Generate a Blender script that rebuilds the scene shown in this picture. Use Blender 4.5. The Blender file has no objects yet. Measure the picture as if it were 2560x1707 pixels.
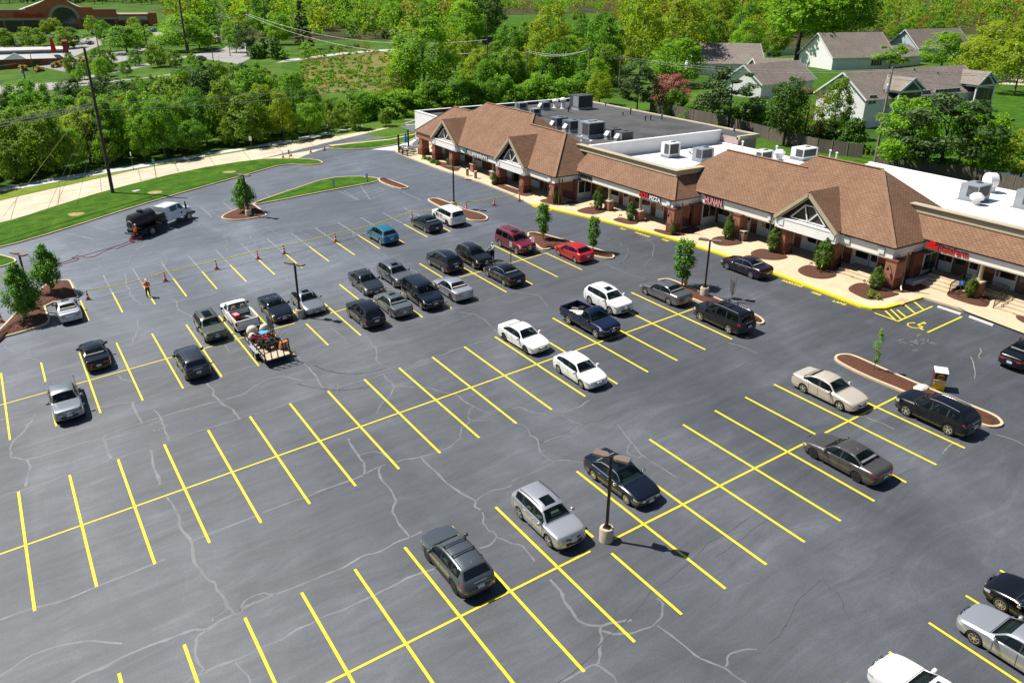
import bpy, bmesh, math, random
import numpy as np
from mathutils import Vector, Matrix
random.seed(7); RNG=np.random.default_rng(7)
S=bpy.context.scene; COL=S.collection
PI=math.pi; rad=math.radians
# ------------------------------------------------------------------ camera (solved from the parking grid)
IW,IH,FPX=2560.0,1707.0,2009.966
CAM=Vector((-1.95386,0,27.36494))
FW=Vector((0.4938042,0.7668969,-0.4099105)); RT=Vector((0.8426311,-0.5384357,0.0077336)); UP=Vector((0.2147796,0.3492222,0.912093))
SL=0.0714; XF=58.0
def gz(x,y=0): return SL*max(-60.0,min(x,XF))
def ray(px,py): return (FW+RT*((px-IW/2)/FPX)-UP*((py-IH/2)/FPX))
def P(px,py,dh=0.0):
    d=ray(px,py); t=(SL*CAM.x+dh-CAM.z)/(d.z-SL*d.x); p=CAM+d*t
    if p.x>XF or t<0: p=CAM+d*((SL*XF+dh-CAM.z)/d.z)
    return p
def Zp(px,py,z): d=ray(px,py); return CAM+d*((z-CAM.z)/d.z)
def Vx(px,py,x): d=ray(px,py); return CAM+d*((x-CAM.x)/d.x)
def Vy(px,py,y): d=ray(px,py); return CAM+d*((y-CAM.y)/d.y)
def pix(p):
    d=Vector(p)-CAM; z=d.dot(FW); return IW/2+FPX*d.dot(RT)/z, IH/2-FPX*d.dot(UP)/z
def hgt(base,py):
    lo,hi=0.0,70.0
    for _ in range(40):
        m=(lo+hi)/2
        if pix(base+Vector((0,0,m)))[1]>py: lo=m
        else: hi=m
    return m
cd=bpy.data.cameras.new("camera"); cam=bpy.data.objects.new("camera",cd); COL.objects.link(cam)
cd.sensor_width=36; cd.lens=FPX/IW*36; cd.clip_start=.5; cd.clip_end=5000
M=Matrix((RT,UP,-FW)).transposed().to_4x4(); M.translation=CAM; cam.matrix_world=M; S.camera=cam
# ------------------------------------------------------------------ light
SD=Vector((0.35,-0.43,-0.83)).normalized()
w=bpy.data.worlds.new("World"); S.world=w; w.use_nodes=True; nt=w.node_tree
sky=nt.nodes.new('ShaderNodeTexSky'); sky.sky_type='NISHITA'; sky.sun_disc=False
el=math.asin(-SD.z); sky.sun_elevation=el; sky.sun_rotation=math.atan2(-SD.x,-SD.y)
sky.air_density=1.0; sky.dust_density=.6; sky.ozone_density=1.2
bg=nt.nodes['Background']; nt.links.new(sky.outputs[0],bg.inputs[0]); bg.inputs[1].default_value=.05
sl=bpy.data.lights.new("sun","SUN"); sl.energy=5.0; sl.angle=rad(.5); sl.color=(1,.95,.87)
so=bpy.data.objects.new("sun",sl); COL.objects.link(so); so.rotation_euler=SD.to_track_quat('-Z','Y').to_euler(); so.location=(0,0,60)
S.view_settings.view_transform='Standard'; S.view_settings.look='None'; S.view_settings.exposure=0.6; S.view_settings.gamma=1
S.cycles.max_bounces=5; S.cycles.diffuse_bounces=1; S.cycles.glossy_bounces=3; S.cycles.transmission_bounces=3; S.cycles.transparent_max_bounces=6
S.cycles.use_denoising=True
# ------------------------------------------------------------------ materials
MT={}
class NB:
    def __init__(s,name):
        m=bpy.data.materials.new(name); m.use_nodes=True; s.m=m; s.t=m.node_tree; s.b=s.t.nodes['Principled BSDF']
    def n(s,typ,**k):
        x=s.t.nodes.new(typ)
        for a,b in k.items():
            if a in x.inputs.keys() if not hasattr(x,a) else False: x.inputs[a].default_value=b
            elif hasattr(x,a): setattr(x,a,b)
        return x
    def l(s,a,b): s.t.links.new(a,b)
    def tex(s,kind='ShaderNodeTexNoise',coord='Object',scale=1.,stretch=None,rot=0,**k):
        c=s.t.nodes.new('ShaderNodeTexCoord'); x=s.t.nodes.new(kind); o=c.outputs[coord]
        if stretch or rot:
            mp=s.t.nodes.new('ShaderNodeMapping'); s.l(o,mp.inputs[0]); o=mp.outputs[0]
            if stretch: mp.inputs['Scale'].default_value=stretch
            mp.inputs['Rotation'].default_value=(0,0,rot)
        s.l(o,x.inputs['Vector']); x.inputs['Scale'].default_value=scale
        for a,b in k.items(): x.inputs[a].default_value=b
        return x
    def ramp(s,fac,stops):
        r=s.t.nodes.new('ShaderNodeValToRGB'); s.l(fac,r.inputs[0]); e=r.color_ramp.elements
        while len(e)<len(stops): e.new(.5)
        for q,(p,c) in zip(e,stops): q.position=p; q.color=(*c,1) if len(c)==3 else c
        return r.outputs[0]
    def mix(s,fac,a,b,mode='MIX'):
        x=s.t.nodes.new('ShaderNodeMix'); x.data_type='RGBA'; x.blend_type=mode
        for i,v in ((0,fac),(6,a),(7,b)):
            if hasattr(v,'is_linked'): s.l(v,x.inputs[i])
            else: x.inputs[i].default_value=v if i==0 else ((*v,1) if len(v)==3 else v)
        return x.outputs[2]
    def bump(s,h,strength=.3,dist=.02):
        b=s.t.nodes.new('ShaderNodeBump'); b.inputs['Strength'].default_value=strength; b.inputs['Distance'].default_value=dist
        s.l(h,b.inputs['Height']); s.l(b.outputs[0],s.b.inputs['Normal'])
    def col(s,c): s.l(c,s.b.inputs['Base Color'])
def mat(name,c,rough=.6,metal=0,var=0,scale=3.,coat=0,spec=.5,emit=None):
    if name in MT: return MT[name]
    n=NB(name); b=n.b; b.inputs['Base Color'].default_value=(*c,1); b.inputs['Roughness'].default_value=rough; b.inputs['Metallic'].default_value=metal
    b.inputs['Coat Weight'].default_value=coat; b.inputs['Coat Roughness'].default_value=.03; b.inputs['Specular IOR Level'].default_value=spec
    if var:
        t=n.tex(scale=scale,Detail=5.,Roughness=.65)
        lo=tuple(max(0,x*(1-var)) for x in c); hi=tuple(x*(1+var) for x in c)
        n.col(n.ramp(t.outputs[0],[(.3,lo),(.7,hi)]))
    MT[name]=n.m; return n.m
# ------------------------------------------------------------------ mesh builder
class MB:
    def __init__(s): s.v=[];s.f=[];s.mi=[]
    def add(s,vs,fs,mi=0):
        o=len(s.v); s.v+= [tuple(p) for p in vs]; s.f+=[tuple(i+o for i in f) for f in fs]; s.mi+=[mi]*len(fs); return s
    def poly(s,pts,mi=0): return s.add(pts,[tuple(range(len(pts)))],mi)
    def bx(s,x0,x1,y0,y1,z0,z1,mi=0):
        return s.add([(x0,y0,z0),(x1,y0,z0),(x1,y1,z0),(x0,y1,z0),(x0,y0,z1),(x1,y0,z1),(x1,y1,z1),(x0,y1,z1)],
          [(0,3,2,1),(4,5,6,7),(0,1,5,4),(1,2,6,5),(2,3,7,6),(3,0,4,7)],mi)
    def obox(s,c,ax,ay,az,mi=0):   # oriented box, half axes
        c,ax,ay,az=map(Vector,(c,ax,ay,az)); vs=[c+i*ax+j*ay+k*az for k in(-1,1) for j in(-1,1) for i in(-1,1)]
        return s.add(vs,[(0,2,3,1),(4,5,7,6),(0,1,5,4),(1,3,7,5),(3,2,6,7),(2,0,4,6)],mi)
    def bar(s,a,b,wd,ht,mi=0):
        a,b=Vector(a),Vector(b); d=b-a; L=d.length
        if L<1e-6: return s
        d/=L; up=Vector((0,0,1)) if abs(d.z)<.95 else Vector((1,0,0)); sd=d.cross(up).normalized(); u=sd.cross(d)
        return s.obox((a+b)/2,d*L/2,sd*wd/2,u*ht/2,mi)
    def tube(s,pts,r,n=8,mi=0,cap=True):
        pts=[Vector(p) for p in pts]; k=len(pts); rs=r if isinstance(r,(list,tuple)) else [r]*k; vs=[];fs=[]
        for i,p in enumerate(pts):
            d=(pts[min(i+1,k-1)]-pts[max(i-1,0)]).normalized(); up=Vector((0,0,1)) if abs(d.z)<.9 else Vector((1,0,0))
            a=d.cross(up).normalized(); b=a.cross(d)
            vs+=[p+(a*math.cos(2*PI*j/n)+b*math.sin(2*PI*j/n))*rs[i] for j in range(n)]
        for i in range(k-1):
            for j in range(n): fs.append((i*n+j,i*n+(j+1)%n,(i+1)*n+(j+1)%n,(i+1)*n+j))
        if cap: fs+= [tuple(range(n))[::-1],tuple((k-1)*n+j for j in range(n))]
        return s.add(vs,fs,mi)
    def lathe(s,prof,n=12,c=(0,0,0),mi=0,axis='z'):
        vs=[];k=len(prof)
        for r,z in prof:
            for j in range(n):
                a=2*PI*j/n; x,y=r*math.cos(a),r*math.sin(a)
                q=(x,y,z) if axis=='z' else (x,z,y)
                vs.append((q[0]+c[0],q[1]+c[1],q[2]+c[2]))
        fs=[(i*n+j,i*n+(j+1)%n,(i+1)*n+(j+1)%n,(i+1)*n+j) for i in range(k-1) for j in range(n)]
        fs+=[tuple(range(n))[::-1],tuple((k-1)*n+j for j in range(n))]
        return s.add(vs,fs,mi)
    def prism(s,pts,h,mi=0,mt=None):
        k=len(pts); pts=[Vector(p) for p in pts]; hv=h if isinstance(h,Vector) else Vector((0,0,h)); vs=pts+[p+hv for p in pts]
        s.add(vs,[tuple(range(k))[::-1]]+[(i,(i+1)%k,(i+1)%k+k,i+k) for i in range(k)],mi)
        return s.add([p+hv for p in pts],[tuple(range(k))],mi if mt is None else mt)
    def mesh(s,name,mats,smooth=None):
        me=bpy.data.meshes.new(name); me.from_pydata(s.v,[],s.f)
        for m in (mats if isinstance(mats,(list,tuple)) else [mats]): me.materials.append(m)
        if any(s.mi): me.polygons.foreach_set('material_index',s.mi)
        uv=me.uv_layers.new(name='UVMap'); me.update()
        nl=len(me.loops); no=np.zeros(len(me.polygons)*3); me.polygons.foreach_get('normal',no); no=no.reshape(-1,3)
        co=np.zeros(len(me.vertices)*3); me.vertices.foreach_get('co',co); co=co.reshape(-1,3)
        lv=np.zeros(nl,int); me.loops.foreach_get('vertex_index',lv)
        lt=np.zeros(len(me.polygons),int); me.polygons.foreach_get('loop_total',lt); fi=np.repeat(np.arange(len(lt)),lt)
        uu=np.stack([-no[:,1],no[:,0],0*no[:,0]],1); ln=np.linalg.norm(uu,axis=1); fl=ln<.02; uu[fl]=(1,0,0); ln[fl]=1; uu/=ln[:,None]
        vv=np.cross(no,uu); c=co[lv]
        uvs=np.stack([(c*uu[fi]).sum(1),(c*vv[fi]).sum(1)],1); uv.data.foreach_set('uv',uvs.ravel())
        if smooth is not None:
            me.polygons.foreach_set('use_smooth',[True]*len(me.polygons))
            if smooth<180: me.set_sharp_from_angle(angle=rad(smooth))
        return me
    def build(s,name,mats,parent=None,smooth=None,**tg):
        o=bpy.data.objects.new(name,s.mesh(name,mats,smooth)); COL.objects.link(o)
        if parent: o.parent=parent
        if tg: tag(o,**tg)
        return o
def tag(o,label=None,cat=None,group=None,kind=None):
    if label: o['label']=label
    if cat: o['category']=cat
    if group: o['group']=group
    if kind: o['kind']=kind
    return o
def empty(name,loc=(0,0,0),rz=0,label=None,cat=None,group=None,kind=None):
    o=bpy.data.objects.new(name,None); COL.objects.link(o); o.location=loc; o.rotation_euler=(0,0,rz); o.empty_display_size=.3
    return tag(o,label,cat,group,kind)
def link(name,me,parent=None,loc=(0,0,0)):
    o=bpy.data.objects.new(name,me); COL.objects.link(o); o.location=loc
    if parent: o.parent=parent
    return o
def copy_tree(o,parent=None):
    c=o.copy(); COL.objects.link(c)
    if parent: c.parent=parent
    for ch in list(o.children): copy_tree(ch,c)
    return c
def text_mesh(body,size,depth,space=1.0,shear=0,bold=0):
    cu=bpy.data.curves.new('txt','FONT'); cu.body=body; cu.size=size; cu.extrude=depth; cu.space_character=space; cu.shear=shear; cu.offset=bold; cu.align_x='CENTER'; cu.resolution_u=3
    o=bpy.data.objects.new('txt',cu); COL.objects.link(o); dg=bpy.context.evaluated_depsgraph_get()
    me=bpy.data.meshes.new_from_object(o.evaluated_get(dg)); bpy.data.objects.remove(o); return me
def text(name,body,size,depth,m,parent,mw,**k):
    me=text_mesh(body,size,depth,**k); me.materials.clear(); me.materials.append(m)
    o=link(name,me,parent); o.matrix_local=mw; return o
def frame(o,x,y,z): m=Matrix((x,y,z)).transposed().to_4x4(); m.translation=o; return m
def chaikin(p,n=2):
    for _ in range(n):
        q=[]
        for i in range(len(p)):
            a,b=Vector(p[i]),Vector(p[(i+1)%len(p)]); q+=[a*.75+b*.25,a*.25+b*.75]
        p=q
    return p
def ccw(p):
    a=sum(p[i][0]*p[(i+1)%len(p)][1]-p[(i+1)%len(p)][0]*p[i][1] for i in range(len(p))); return p if a>0 else p[::-1]
def inset(p,d):
    p=ccw(p); k=len(p); q=[]
    for i in range(k):
        a,b,c=(Vector((*p[(i+j)%k][:2],0)) for j in (-1,0,1)); e=(b-a).normalized()+(c-b).normalized()
        if e.length<1e-6: e=(c-b)
        e.normalize(); q.append(Vector((b.x-e.y*d,b.y+e.x*d,0)))
    return q
def zoom(x0,y0,k,pts): return [(x0+x*k,y0+y*k) for x,y in pts]
def gpts(px,dh=0,smooth=2):
    p=[P(*q) for q in px]; p=chaikin(p,smooth) if smooth else p
    return [Vector((q.x,q.y,gz(q.x)+dh)) for q in ccw(p)]
def sheet(name,px,dh,m,smooth=0,**k):
    k.setdefault('kind','structure'); return MB().poly(gpts(px,dh,smooth)).build(name,m,**k)
# ------------------------------------------------------------------ surface materials
def m_asphalt():
    n=NB('asphalt'); a=n.tex(scale=.09,Detail=6.,Roughness=.6,Distortion=.6,stretch=(1,.45,1),rot=.1); f=n.tex(scale=14.,Detail=4.,Roughness=.8); st=n.tex(scale=.5,Detail=5.,Roughness=.7,stretch=(.35,1.6,1),rot=.25,Distortion=.8)
    c=n.ramp(a.outputs[0],[(.30,(.047,.052,.062)),(.50,(.068,.075,.087)),(.74,(.112,.122,.139))])
    c=n.mix(.6,c,n.ramp(st.outputs[0],[(.3,(.28,.28,.28)),(.55,(.5,.5,.5)),(.72,(.74,.74,.75))]),'OVERLAY')
    c=n.mix(.55,c,n.ramp(f.outputs[0],[(.25,(.25,.25,.25)),(.75,(.75,.75,.75))]),'OVERLAY')
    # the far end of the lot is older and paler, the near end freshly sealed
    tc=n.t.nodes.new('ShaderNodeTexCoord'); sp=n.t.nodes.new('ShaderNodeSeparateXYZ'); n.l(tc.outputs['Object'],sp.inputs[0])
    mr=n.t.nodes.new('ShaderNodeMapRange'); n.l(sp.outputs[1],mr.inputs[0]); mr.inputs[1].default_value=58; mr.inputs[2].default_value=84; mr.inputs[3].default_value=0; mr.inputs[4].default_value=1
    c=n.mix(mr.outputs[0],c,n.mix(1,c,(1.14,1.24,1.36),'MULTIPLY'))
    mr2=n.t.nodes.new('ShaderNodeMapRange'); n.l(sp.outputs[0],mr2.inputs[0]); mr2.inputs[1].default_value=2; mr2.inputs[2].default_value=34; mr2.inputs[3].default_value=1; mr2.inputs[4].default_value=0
    c=n.mix(mr2.outputs[0],c,n.mix(1,c,(1.28,1.27,1.25),'MULTIPLY'))  # sun sheen on the low-x side, painted in as a lighter tone
    n.col(c); n.b.inputs['Roughness'].default_value=.62; n.bump(f.outputs[0],.35,.01); return n.m
ASPH=m_asphalt()
def m_grass(name,a,b,c,sc=.5,fine=18.):
    n=NB(name); t=n.tex(scale=sc,Detail=5.,Roughness=.7); f=n.tex(scale=fine,Detail=3.,Roughness=.8)
    x=n.ramp(t.outputs[0],[(.3,a),(.5,b),(.72,c)]); x=n.mix(.75,x,n.ramp(f.outputs[0],[(.25,(.2,.2,.2)),(.75,(.8,.8,.8))]),'OVERLAY')
    n.col(x); n.b.inputs['Roughness'].default_value=.9; n.b.inputs['Specular IOR Level'].default_value=.1; n.bump(f.outputs[0],.8,.06); return n.m
GRASS=m_grass('lawn_grass',(.022,.065,.005),(.042,.112,.006),(.085,.155,.012),.6,9.)
VERGE=m_grass('verge_grass',(.09,.15,.015),(.15,.21,.022),(.21,.23,.045),.4)
WILD=m_grass('wild_grass',(.025,.06,.008),(.05,.11,.012),(.10,.17,.02),.06,2.5)
MEAD=m_grass('meadow_grass',(.06,.105,.015),(.13,.145,.035),(.24,.17,.075),.07,2.2)
def m_mulch():
    n=NB('mulch'); t=n.tex(kind='ShaderNodeTexVoronoi',scale=11.); f=n.tex(scale=16.,Detail=4.,Roughness=.8)
    c=n.ramp(f.outputs[0],[(.3,(.022,.008,.004)),(.5,(.085,.028,.013)),(.72,(.20,.085,.05))]); n.col(c); n.b.inputs['Roughness'].default_value=.95; n.bump(f.outputs[0],1.,.05); return n.m
MULCH=m_mulch()
def m_conc(name,c,joint=3.0,jc=.45,var=.12,mw=.02):
    n=NB(name); t=n.tex(scale=.35,Detail=6.,Roughness=.7); f=n.tex(scale=9.,Detail=3.)
    lo=tuple(x*(1-var) for x in c); hi=tuple(x*(1+var) for x in c); x=n.ramp(t.outputs[0],[(.3,lo),(.7,hi)])
    x=n.mix(.25,x,n.ramp(f.outputs[0],[(.3,(.3,.3,.3)),(.7,(.7,.7,.7))]),'OVERLAY')
    if joint:
        b=n.tex(kind='ShaderNodeTexBrick',coord='Object',scale=1.,rot=.12); b.offset=0; b.inputs['Brick Width'].default_value=joint; b.inputs['Row Height'].default_value=joint; b.inputs['Mortar Size'].default_value=mw; b.inputs['Mortar Smooth'].default_value=.2
        b.inputs['Color1'].default_value=b.inputs['Color2'].default_value=(1,1,1,1); b.inputs['Mortar'].default_value=(jc,jc,jc,1)
        x=n.mix(1,x,b.outputs[0],'MULTIPLY')
    n.col(x); n.b.inputs['Roughness'].default_value=.85; return n.m
WALK=m_conc('walk_concrete',(.55,.43,.285),2.4,.72); ROADC=m_conc('road_concrete',(.50,.42,.315),5.2,.42,.2,.06); KERB=m_conc('kerb_concrete',(.56,.43,.28),0); GREYC=m_conc('grey_concrete',(.42,.41,.38),4.,.6,.2); SIDEW=m_conc('pale_concrete',(.50,.51,.52),3.,.8,.15)
YEL=mat('yellow_paint',(.74,.585,.004),.65,var=.13,scale=2.5); YELW=mat('worn_yellow_paint',(.72,.58,.015),.7,var=.25,scale=4.); SEAL=mat('crack_sealant',(.142,.147,.158),.6,var=.28,scale=.5); FADED=mat('faded_paint',(.20,.21,.22),.8,var=.25,scale=2.); CRK=mat('dark_crack',(.055,.058,.064),.9); LCRK=mat('dusty_crack',(.22,.205,.18),.9,var=.3)
# ------------------------------------------------------------------ ground sheets
g=MB(); xs=[-900,-60,58,1600]; ys=[-250,1800]
for i in range(3): g.poly([(xs[i],ys[0],gz(xs[i])),(xs[i+1],ys[0],gz(xs[i+1])),(xs[i+1],ys[1],gz(xs[i+1])),(xs[i],ys[1],gz(xs[i]))])
g.build('ground',WILD,kind='structure')
far=[(1046,310),(1000,316),(798,348.6),(640,373),(351,423),(0,502)]
lp=[(-58,-45),(58,-45),(58,100)]; lp=[Vector((x,y,gz(x)+.01)) for x,y in lp]+[Vector((q.x,q.y,gz(q.x)+.01)) for q in (P(*f) for f in far)]+[Vector((-58,118,gz(-58)+.01))]
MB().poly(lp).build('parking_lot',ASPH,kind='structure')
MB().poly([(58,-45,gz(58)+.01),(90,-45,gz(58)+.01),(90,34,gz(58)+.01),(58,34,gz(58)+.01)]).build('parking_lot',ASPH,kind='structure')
sheet('road',[(-200,540),(0,502),(351,423),(640,373),(798,348.6),(985,316),(1046,309),(1075,316),(1046,346),(1037,332),(975,346),(900,356),(812,371),(770,386),(712,410),(640,400),(463,428),(272,476),(150,512),(41,548),(0,557),(-200,604)],.018,ROADC)
sheet('sidewalk',[(-200,520),(0,469),(300,418),(640,364),(700,353),(900,316),(1013,299),(1045,299),(1013,309),(900,330),(749,352),(705,360),(640,370),(351,419),(0,480),(-200,530)],.014,SIDEW)
sheet('grass_verge',[(-200,527),(0,479),(120,462),(351,419.5),(560,383),(640,369),(640,372.3),(351,422),(0,501),(-200,538)],.021,VERGE)
sheet('grass_verge',[(745,352.8),(800,344),(900,328.5),(980,312),(1014,308.5),(1044,308),(985,315.5),(900,331),(798,348)],.021,VERGE)
def island(px,fill,h=.15,smooth=2,kw=.16,kerbm=KERB,mound=.12):
    out=gpts(px,0,smooth); k=len(out); inn=inset(out,kw); m=MB()
    o0=[Vector((p.x,p.y,gz(p.x)-.02)) for p in out]; o1=[Vector((p.x,p.y,gz(p.x)+h)) for p in out]; i1=[Vector((p.x,p.y,gz(p.x)+h)) for p in inn]; i0=[Vector((p.x,p.y,gz(p.x)+h-.05)) for p in inn]
    vs=o0+o1+i1+i0; fs=[]
    for a in range(3): fs+=[(a*k+i,a*k+(i+1)%k,(a+1)*k+(i+1)%k,(a+1)*k+i) for i in range(k)]
    e=empty('planting_island',kind='structure'); m.add(vs,fs).build('kerb',kerbm,e)
    in2=inset(inn,.5); z=[Vector((p.x,p.y,gz(p.x)+h-.035)) for p in inn]; z2=[Vector((p.x,p.y,gz(p.x)+h+mound)) for p in in2]
    q=MB(); q.add(z+z2,[(i,(i+1)%k,(i+1)%k+k,i+k) for i in range(k)]); q.poly(z2); q.build('mulch' if fill is MULCH else 'turf',fill,e); return e
island([(-40,900),(-40,860),(0,826),(44,779),(80,745),(114,714),(136,705.6),(162,702),(173,702),(179,706),(191,733),(200.6,747),(112,762),(121,787),(126,797.5),(125.5,805),(116,813),(76,826.6),(30,840),(0,847)],MULCH,smooth=1)
z5=lambda p: zoom(520,400,.10204,p)
island(z5([(325,1430),(370,1370),(560,1280),(830,1180),(1060,1105),(1150,1110),(1470,1360),(1400,1400),(1200,1430),(900,1480),(650,1500),(450,1480),(350,1455)]),MULCH)
island([(631,513),(640,507),(749,469),(817,447),(885,442),(946,446),(950,455.6),(831,477),(640,514)],GRASS,smooth=1)
island([(946,447),(959,446),(1021,468),(1022,472),(996,474.6),(948,457)],MULCH,smooth=1)
z4=lambda p: zoom(1040,380,.10204,p)
island([(1065.5,503.5),(1074,499),(1088,497.8),(1099,499),(1137,513.7),(1163,526),(1200,533.5),(1222,544),(1216,554),(1182,555),(1162,549)],MULCH)
r7=lambda p: zoom(1280,427,.27234,p)
island(r7([(120,580),(200,570),(280,585),(550,660),(720,710),(920,765),(945,790),(930,815),(850,815),(745,790),(560,740),(400,705),(290,745),(210,690)]),MULCH)
island(r7([(1310,1020),(1370,1003),(1425,998),(1490,1015),(1600,1065),(1900,1185),(2250,1330),(2320,1385),(2310,1415),(2250,1420),(1950,1305),(1690,1205),(1500,1120)]),MULCH)
r4=lambda p: zoom(1920,854,.27234,p)
island(r4([(600,165),(620,135),(680,122),(780,130),(1000,230),(1250,340),(1510,450),(1900,610),(2100,690),(2165,760),(2140,790),(2050,803),(1930,770),(1500,590),(1210,460),(900,335),(650,210)]),MULCH)
island(zoom(0,600,.1531,[(-260,180),(0,250),(230,310),(280,345),(250,375),(100,430),(0,455),(-260,500)]),GRASS,smooth=1)
island([(-200,660),(0,622.5),(163,575),(327,522),(463,481.5),(640,432),(712,411.5),(771,415.3),(803,411.5),(809,407),(792.5,400.5),(730,397.8),(640,399.5),(463,428.5),(272,476.5),(150,513),(41,549),(0,558),(-200,606)],GRASS,smooth=1)
island([(812,370),(900,354.5),(975,345),(1037,331),(1050,334),(1037,349),(1000,362),(928,374),(870,375),(824,373.5)],GRASS,smooth=1)
sheet('footpath',[(820,368),(900,360),(975,352.5),(1038,339),(1038,341),(975,354.5),(900,362),(830,370)],.3,KERB)
sheet('apron',[(928,374.5),(1000,362.5),(1037,347),(1042,350),(1000,384),(985,378),(960,376)],.02,SIDEW)
# dry patches and a manhole slab in the lawn
PATCH=mat('dry_grass',(.28,.23,.09),.95,var=.35,scale=4.)
for c in ([(168,542),(180,538),(205,536.5),(216,539),(200,545),(180,547)],[(367,488),(380,483),(400,482),(410,485),(398,490),(378,491)],[(552,436),(570,432.5),(590,432),(592,435),(570,439)]): sheet('dry_patch',c,.29,PATCH,1)
sheet('concrete_pad',[(329,483),(345,479.5),(353,480.5),(337,485)],.29,GREYC)
# ------------------------------------------------------------------ painted markings
mk=MB(); SG=2.743
def stripe(a,b,wd,m=mk,mi=0,dh=.016):
    a=Vector((a[0],a[1],0)); b=Vector((b[0],b[1],0)); d=(b-a).normalized(); s=Vector((-d.y,d.x,0))*wd/2
    m.poly([Vector((q.x,q.y,gz(q.x)+dh)) for q in (a-s,b-s,b+s,a+s)],mi)
def pstripe(p,q,wd=.12,m=mk,mi=0,dh=.016): stripe(P(*p),P(*q),wd,m,mi,dh)
ax,ay,bx0,by0=6.037,25.073,-4.982,43.113
# grid solved in a frame whose x lies along the slope: horizontal x = slope x * cos
cs=1/math.sqrt(1+SL*SL); off=CAM.x+0.0
def gX(x): return x*cs
for k in range(-6,14): stripe((gX(ax+k*SG),ay-5.73 if k!=5 else ay-.8),(gX(ax+k*SG),ay+5.80),.14) if k!=5 else (stripe((gX(ax+k*SG),ay-5.73),(gX(ax+k*SG),ay-.75),.14),stripe((gX(ax+k*SG),ay+.75),(gX(ax+k*SG),ay+5.80),.14))
stripe((gX(ax-6*SG),ay),(gX(ax+5*SG-.75),ay),.125,dh=.020); stripe((gX(ax+5*SG+.75),ay),(gX(ax+14*SG-.6),ay),.125,dh=.020)
SB=SG*1.0026
for k in range(-3,18): stripe((gX(bx0+k*SB),by0-5.79),(gX(bx0+k*SB),by0+5.78),.14)
stripe((gX(bx0-3*SB),by0),(gX(bx0+17.9*SB),by0),.115,dh=.020)
def ln(x,a,b,wd=.12,m=None,dh=.016): stripe((x,a),(x,b),wd,m or mk,0,dh)
for k in range(-3,16):
    x=.45+2.745*k
    if k==6: ln(x,62.3,67.35); ln(x,55.84,60.9)
    else: ln(x,55.84,67.35 if k<15 else 61.7)
def lx(y,a,b,wd=.10,m=None,dh=.020): stripe((a,y),(b,y),wd,m or mk,0,dh)
lx(61.63,-8,16.2); lx(61.63,17.6,41.6)
for k in range(14):
    if k!=4 or 1: ln(1.93+2.745*k,73.9,79.55)
for k in range(-1,7): ln(22.46+2.765*k,0,12.8)
# accessible bay by the steps
lx(31.75,53.5,57.9,.13); lx(29.3,53.45,57.85,.13); stripe((53.5,33.75),(53.55,31.75),.12); stripe((55.0,33.4),(54.0,31.8),.12)
for px in (((2236,762),(2194+95,793)),): pass
for a,b in (((2213,777),(2241,803)),((2243,775),(2265,793)),((2261,761.5),(2289,784.5)),((2286,755),(2311,776))): pstripe(a,b,.13)
lx(24.0,53.4,57.9,.13); lx(21.6,53.4,57.8,.13)
mk.build('parking_markings',YEL,kind='structure')
# wheelchair symbol
hc=MB(); o=P(2290,812)
def hp(u,v): return (o.x+v*.75,o.y-u*.75,gz(o.x+v*.75)+.017)
hc.poly([hp(.25+.2*math.cos(a),.95+.2*math.sin(a)) for a in [i*PI/5 for i in range(10)]])
def hb(pts,wd=.16):
    for (a,b),(c,d) in zip(pts,pts[1:]):
        q=Vector((c-a,d-b)).normalized(); n=Vector((-q.y,q.x))*wd/2; e=q*wd/2
        hc.poly([hp(a-n.x-e.x,b-n.y-e.y),hp(c-n.x+e.x,d-n.y+e.y),hp(c+n.x+e.x,d+n.y+e.y),hp(a+n.x-e.x,b+n.y-e.y)])
hb([(.2,.75),(.1,.1),(.65,.05),(.85,-.55),(1.05,-.5)])
arc=[(-.02+.62*math.cos(a),-.25+.62*math.sin(a)) for a in np.linspace(rad(125),rad(350),12)]; hb(arc,.15)
hc.build('accessible_symbol',YEL,kind='structure')
# old unpainted lines
fm=MB()
for k in range(14): ln(1.93+2.745*k,79.7,85.3,.11,fm,.013)
for k in range(4,13): ln(1.93+2.745*k,97.5+.25*k-1,102.5+.1*k,.10,fm,.013)
lx(79.62,2,40,.05,fm,.014)
for a,b in (((108,543),(178,569)),((0,600),(0,600)),((233,567),(288,582)),((165,583),(233,598)),((43,617),(86,628)),((896,456),(925,499)),((925,499),(970,480)),((860,478),(897,500)),((890,492),(955,470)),((905,494),(965,475)),((880,488),(940,466)),((1006,480),(1052,500)),((850,480),(893,500)),((960,475),(946,468))):
    if a!=b: pstripe(a,b,.09,fm,0,.014)
fm.build('faded_markings',FADED,kind='structure')
# filled cracks
ck=MB()
def ribbon(m,px,wd,dh=.012,jit=.10,sm=True):
    pts=[P(*q) for q in px]; pts=[Vector((p.x,p.y)) for p in pts]; q=[]
    for a,b in zip(pts,pts[1:]):
        n=max(2,int((b-a).length/.55)); d=(b-a); s=Vector((-d.y,d.x)).normalized()
        for i in range(n): q.append(a+d*(i/n)+s*random.gauss(0,jit*.55)*(0 if i==0 else 1))
    q.append(pts[-1])
    if sm:
        for _ in range(1): q=[q[0]]+[x for i in range(len(q)-1) for x in (q[i]*.75+q[i+1]*.25,q[i]*.25+q[i+1]*.75)]+[q[-1]]
    L=[];R=[]
    for i,p in enumerate(q):
        d=(q[min(i+1,len(q)-1)]-q[max(i-1,0)]).normalized(); s=Vector((-d.y,d.x))*wd/2*random.uniform(.55,1.4)
        for lst,v in ((L,p+s),(R,p-s)): lst.append((v.x,v.y,gz(v.x)+dh))
    k=len(L); m.add(L+R,[(i,i+1,k+i+1,k+i) for i in range(k-1)])
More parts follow.
